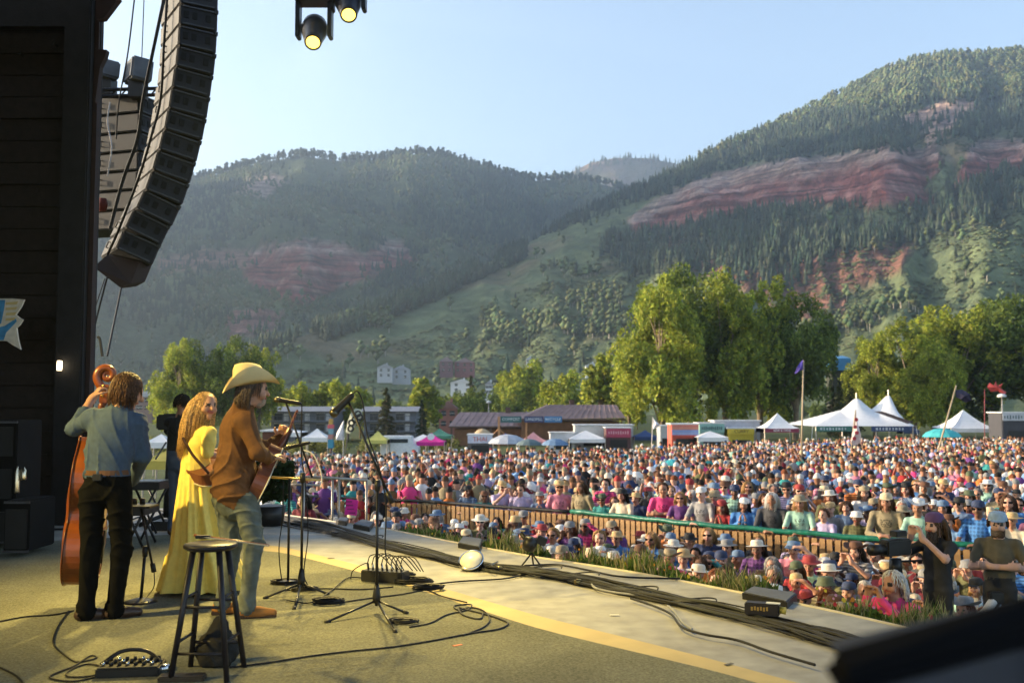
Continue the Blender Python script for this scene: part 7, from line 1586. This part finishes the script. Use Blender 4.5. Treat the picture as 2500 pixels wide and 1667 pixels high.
# stalls, banners, trailers
def stall(px0, px1, y0, y1, D, col, label, dep=2.5, name='food_stall', words=None, wcol=(.1, .1, .1), band=None, cat='stall'):
    x0, x1 = at(px0, y0, D).x, at(px1, y0, D).x; zt = at(px0, y0, D).z; zb_ = at(px0, y1, D).z; g = gz((x0 + x1) / 2, D); t = thing(name, Vector(((x0 + x1) / 2, D, g)), label, cat, 'tents and stalls behind the crowd'); c_ = cmat('stall_%d_%d' % (px0, y0), col)
    m = MB(); m.box(((x0 + x1) / 2, D + dep / 2, (zt + g) / 2), (x1 - x0, dep, zt - g)); m.build('body', c_ if name != 'food_stall' else c_, t, bevel=.06)
    m = MB(); m.box(((x0 + x1) / 2, D + dep / 2, zt + .04), (x1 - x0 + .2, dep + .3, .1)); m.build('roof', M_wh, t)
    m = MB(); m.box(((x0 + x1) / 2, D - .05, g + (zt - g) * .42), ((x1 - x0) * .7, .06, (zt - g) * .3)); m.build('serving_hatch', M_blk, t)
    if band:
        for k, bc in enumerate(band): hh = (zt - zb_) / len(band); m = MB(); m.box(((x0 + x1) / 2, D - .12, zt - hh * (k + .5)), (x1 - x0, .04, hh * .96)); m.build('banner', cmat('band_%d_%d' % (px0, k), bc), t)
    if words: text('lettering', words, Matrix.Translation(Vector(((x0 + x1) / 2, D - .17, (zt + zb_) / 2)) - t.location) @ Matrix.Rotation(R(90), 4, 'X'), (zt - zb_) * .8, cmat('word_%d' % px0, wcol), t)
    return t
stall(1640, 1705, 1036, 1068, 86, (.45, .09, .06), 'red orange food stall with a blue striped banner', band=[(.50, .16, .12), (.50, .20, .15), (.20, .26, .48), (.25, .30, .5), (.48, .08, .06)])
stall(1745, 1856, 1028, 1072, 92, (.42, .42, .46), 'long grey food trailer behind the yellow sign', name='food_trailer', cat='trailer')
stall(1708, 1768, 1034, 1056, 90.5, (.20, .36, .33), 'pale green lettered banner stall', band=[(.22, .40, .36)])
stall(1778, 1841, 1046, 1060, 90, (.5, .38, .04), 'yellow curry stall front with dark lettering', band=[(.55, .42, .05)], words='CURRY', wcol=(.10, .06, .02))
stall(1480, 1540, 1045, 1068, 98, (.10, .05, .05), 'maroon lettered stall front', band=[(.34, .05, .10)]); stall(1403, 1546, 1038, 1074, 101, (.50, .49, .46), 'long pale trailer behind the maroon stall', name='food_trailer', cat='trailer'); stall(1343, 1404, 1057, 1076, 99, (.55, .56, .60), 'low white trailer beside the brown building', name='food_trailer', cat='trailer')
stall(1142, 1202, 1062, 1082, 95, (.12, .11, .11), 'white banner stall with red lettering', band=[(.55, .55, .66)], words='THAI', wcol=(.5, .08, .05)); stall(2446, 2540, 1008, 1027, 86, (.05, .05, .06), 'grey lettered sign board on a stall roof', band=[(.45, .46, .5)]); stall(640, 680, 1053, 1098, 62, (.10, .035, .02), 'dark brown booth with a white roof edge behind the guitar neck')
stall(1612, 1642, 1040, 1075, 95, (.35, .36, .38), 'grey stepped container beside the red stall')
for (a, b, n_) in ((1712, 1764, 11), (1484, 1536, 9), (2450, 2498, 7)):
    D_ = {1712: 90.35, 1484: 97.85, 2450: 85.85}[a]; yy = {1712: 1045, 1484: 1056, 2450: 1018}[a]; par = [o for o in bpy.data.objects if o.get('label') in ('pale green lettered banner stall', 'maroon lettered stall front', 'grey lettered sign board on a stall roof') and abs(o.location.y - D_) < .3][0]
    for k in range(n_): p = at(a + (b - a) * (k + .5) / n_, yy, D_); m = MB(); m.box(p, (.10, .01, .22 + .06 * (k % 3))); m.build('letter_mark', cmat('dark_mark', (.06, .10, .10)) if a != 1484 else cmat('pink_mark', (.6, .35, .4)), par)
m = MB(); p = at(1178, 1062, 105); m.lathe([(1.0, 0), (.98, .45), (.8, .9), (.45, 1.2), (0, 1.3)], (p.x, p.y, p.z - .6), 20); t = m.solo('dome_tent', mat('tan_dome', (.40, .30, .18), .7), 'tan dome tent rising behind the white banner stall', 'tent', smooth=True)
m = MB(); p = at(1052, 1066, 95.8); m.lathe([(0, -.02), (.35, -.02), (.35, .02), (0, .02)], p, 16, (0, -1, .5)); m.build('oval_mark', M_wh, [o for o in bpy.data.objects if o.get('label', '').startswith('bright pink canopy')][0])
# waste station signs
D = 95; t = thing('waste_sign', Vector((at(1218, 1100, D).x, D, gz(0, D))), 'wooden post carrying compost, landfill and recycle signs', 'sign')
M_post2 = mat('orange_post', (.45, .22, .10), .7); p = at(1218, 1017, D); m = MB(); m.box((p.x, D, (p.z + t.location.z) / 2), (.2, .2, p.z - t.location.z)); m.build('post', M_post2, t)
p3 = at(1285, 1030, D); m = MB(); m.box((p3.x, D, (p3.z + t.location.z) / 2), (.16, .16, p3.z - t.location.z)); m.build('post', M_post2, t)
for s_ in (-1, 1): m = MB(); q = at(1218, 1046, D); m.tube([q, q + Vector((s_ * .7, 0, -.7))], .05, 5); m.build('brace', M_post2, t)
for a, b, c, w_ in ((1222, 1273, (.03, .10, .11), 'COMPOST'), (1280, 1327, (.05, .06, .14), 'LANDFILL'), (1329, 1372, (.05, .16, .34), 'RECYCLE')):
    A_, B_ = at(a, 1016, D - .15), at(b, 1031, D - .15); m = MB(); m.box((A_ + B_) / 2, (B_.x - A_.x, .06, A_.z - B_.z)); bd = m.build('board', cmat('sign_' + w_.lower(), c), t); text('lettering', w_, Matrix.Translation((A_ + B_) / 2 + Vector((0, -.045, 0)) - t.location) @ Matrix.Rotation(R(90), 4, 'X'), .36, cmat('sign_print', (.60, .66, .70)), t)
# flags
def flag(name, base, top, D, poly, col, label, pcol=(.35, .27, .17), r=.035, cat='flag'):
    b = at(*base, D); tt = at(*top, D); g = gz(b.x, D); d = (tt - b); foot = b - d * ((b.z - g) / d.z) if abs(d.z) > 1e-3 else b
    t = thing(name, foot, label, cat); m = MB(); m.cyl(foot, tt, r, r * .8, 8); m.build('pole', mat('pole_%s' % base[0], pcol, .6), t, True)
    P = [at(x, y, D) for x, y in poly]; c = sum(P, Vector()) / len(P); m = MB(); k = len(P)
    vs = [p + Vector((0, .12 * math.sin(i * 2.1), 0)) for i, p in enumerate(P)] + [c + Vector((0, -.15, 0))]; vs2 = [v + Vector((0, .015, 0)) for v in vs]; m.add(vs, [(i, (i + 1) % k, k) for i in range(k)]); m.add(vs2, [((i + 1) % k, i, k) for i in range(k)]); m.build('cloth', mat('flag_%s' % base[0], col, .7, var=.35, scale=3), t); return t
flag('flag', (1957, 1092), (1962, 880), 46, [(1961, 878), (1966, 905), (1955, 903), (1946, 910), (1941, 912), (1945, 895), (1954, 884)], (.07, .05, .30), 'small blue flag on a tall straight pole', r=.045)
flag('flag', (2290, 1102), (2335, 941), 48, [(2334, 952), (2352, 950), (2366, 962), (2371, 978), (2360, 983), (2344, 975), (2333, 968)], (.03, .025, .05), 'black flag with white marks on a leaning pole', r=.05)
flag('flag', (1591, 1090), (1594, 1018), 60, [(1594, 1018), (1600, 1026), (1611, 1037), (1604, 1044), (1595, 1048)], (.68, .68, .70), 'white triangular flag in front of the navy tent', (.55, .5, .45), r=.03)
flag('kite_flag', (2404, 1050), (2404, 950), 70, [(2410, 945), (2418, 934), (2424, 942), (2431, 930), (2436, 942), (2446, 936), (2444, 948), (2459, 957), (2452, 962), (2436, 955), (2422, 956)], (.50, .07, .06), 'red lobster shaped kite flag on a thin red pole', (.25, .06, .06), r=.03, cat='kite')
flag('feather_banner', (838, 1090), (839, 1026), 58, [(839, 1026), (840, 1074), (820, 1074), (822, 1056), (830, 1040)], (.68, .67, .68), 'white sail shaped banner beside the tall figure', (.3, .3, .3), r=.03)
t = flag('feather_banner', (845, 1090), (860, 1000), 56, [(868, 996), (882, 1000), (886, 1016), (876, 1030), (866, 1042), (856, 1058), (844, 1056), (848, 1030), (856, 1010)], (.42, .44, .34), 'patterned pale banner curling above the boom stand', (.05, .05, .05), r=.03)
for k, (x, y) in enumerate(((874, 1010), (866, 1024), (858, 1032), (856, 1046), (878, 1018))): m = MB(); m.lathe([(.10, -.01), (.20, -.01), (.20, .01), (.10, .01)], at(x, y, 55.6), 12, (0, -1, 0)); m.build('swirl', M_blk, t)
t = flag('tall_banner', (2078, 1100), (2089, 1000), 52, [(2090, 1002), (2094, 1025), (2100, 1060), (2102, 1080), (2086, 1088), (2076, 1080), (2082, 1050), (2086, 1020)], (.62, .52, .50), 'tall pale banner dotted with red in the crowd', r=.03)
for x, y in ((2091, 1024), (2088, 1042), (2092, 1056), (2086, 1070)): m = MB(); m.lathe([(0, -.01), (.10, -.01), (.10, .01), (0, .01)], at(x, y, 51.6), 10, (0, -1, 0)); m.build('red_spot', cmat('red_spot', (.4, .04, .05)), t)
t = thing('totem_figure', Vector((at(808, 1090, 54).x, 54, gz(-10, 54))), 'tall painted totem of stacked bright blocks above the crowd', 'totem')
for k, (y0, y1, w_, c) in enumerate(((1022, 1036, 9, (.5, .32, .08)), (1036, 1046, 15, (.55, .12, .15)), (1046, 1060, 11, (.20, .36, .42)), (1060, 1072, 12, (.40, .20, .18)), (1072, 1094, 13, (.05, .25, .36)))): A_, B_ = at(808 - w_ / 2, y0, 54), at(808 + w_ / 2, y1, 54); m = MB(); m.box((A_ + B_) / 2, (B_.x - A_.x, .3, A_.z - B_.z)); m.build('block', cmat('totem_%d' % k, c), t, bevel=.03)
m = MB(); p = at(808, 1094, 54); m.cyl((p.x, 54, gz(-10, 54)), p, .06, n=8); m.build('pole', M_trim, t)
# umbrellas and lamp posts
for px, py, D, w_, c, lab in ((2300, 1066, 58, 1.1, (.05, .36, .38), 'turquoise umbrella by the leaning pole'), (1292, 1086, 74, 1.0, (.10, .14, .15), 'dark grey umbrella in the far crowd'), (1355, 1086, 72, 1.0, (.12, .20, .32), 'blue grey umbrella in the far crowd'), (1640, 1135, 40, .5, (.05, .36, .38), 'small teal sunshade in the crowd below the white flag'), (1240, 1082, 80, 1.6, (.35, .37, .42), 'pale grey parasol below the compost sign')):
    p = at(px, py, D); t = thing('umbrella', Vector((p.x, D, gz(p.x, D))), lab, 'umbrella'); m = MB(); m.lathe([(w_, 0), (w_ * .8, .22 * w_), (w_ * .4, .40 * w_), (0, .46 * w_)], p, 12); m.build('canopy', cmat('umbrella_%d' % px, c), t); m = MB(); m.cyl((p.x, D, gz(p.x, D)), p + Vector((0, 0, .4 * w_)), .02, n=6); m.build('shaft', M_gal, t)
for px, py, D, lab in ((2446, 967, 95, 'lamp post beside the red kite'), (1193, 982, 150, 'white globe lamp post above the brown roof')):
    p = at(px, py, D); g = gz(p.x, D); t = thing('lamp_post', Vector((p.x, D, g)), lab, 'lamp post'); m = MB(); m.cyl((p.x, D, g), p, .09, .06, 8); m.build('post', M_gal, t, True); m = MB(); m.lathe([(0, -.12), (.38, -.1), (.42, .05), (.2, .22), (0, .25)], p, 14); m.build('lamp_head', M_wh, t, True)
# white van
D = 94; p = at(975, 1086, D); g = gz(p.x, D); t = thing('white_van', Vector((p.x, D, g)), 'white camper van parked beside the yellow canopy', 'van'); w_ = 1.8
m = MB(); zb_ = at(975, 1064, D).z; side = [(-1.9, .35), (1.9, .35), (1.9, 1.2), (1.5, 1.35), (1.15, zb_ - g), (-1.75, zb_ - g), (-1.9, zb_ - g - .3)]
m.prism([(p.x + x * .95, D, g + z) for x, z in side], (0, 1.9, 0)); m.build('body', mat('van_white', (.65, .66, .70), .35), t, bevel=.05)
m = MB(); m.box((p.x - .2, D - .02, zb_ - .45), (2.0, .06, .35)); m.build('window', M_glass, t)
for x in (-1.2, 1.2): m = MB(); m.cyl((p.x + x, D - .05, g + .33), (p.x + x, D + .2, g + .33), .33, n=16); m.build('wheel', M_blk2, t, True)
# ================================================================ HAZE
hb = MB(); hb.box((0, 2000, 342), (9000, 6000, 740))
hm = bpy.data.materials.new('haze'); hm.use_nodes = True; N = hm.node_tree.nodes; N.clear()
pv = N.new('ShaderNodeVolumePrincipled'); pv.inputs['Color'].default_value = (.62, .79, 1, 1); pv.inputs['Density'].default_value = HAZE
pv.inputs['Anisotropy'].default_value = .62
oo = N.new('ShaderNodeOutputMaterial'); hm.node_tree.links.new(pv.outputs[0], oo.inputs['Volume'])
hz = hb.build('haze', hm); hz['kind'] = 'stuff'
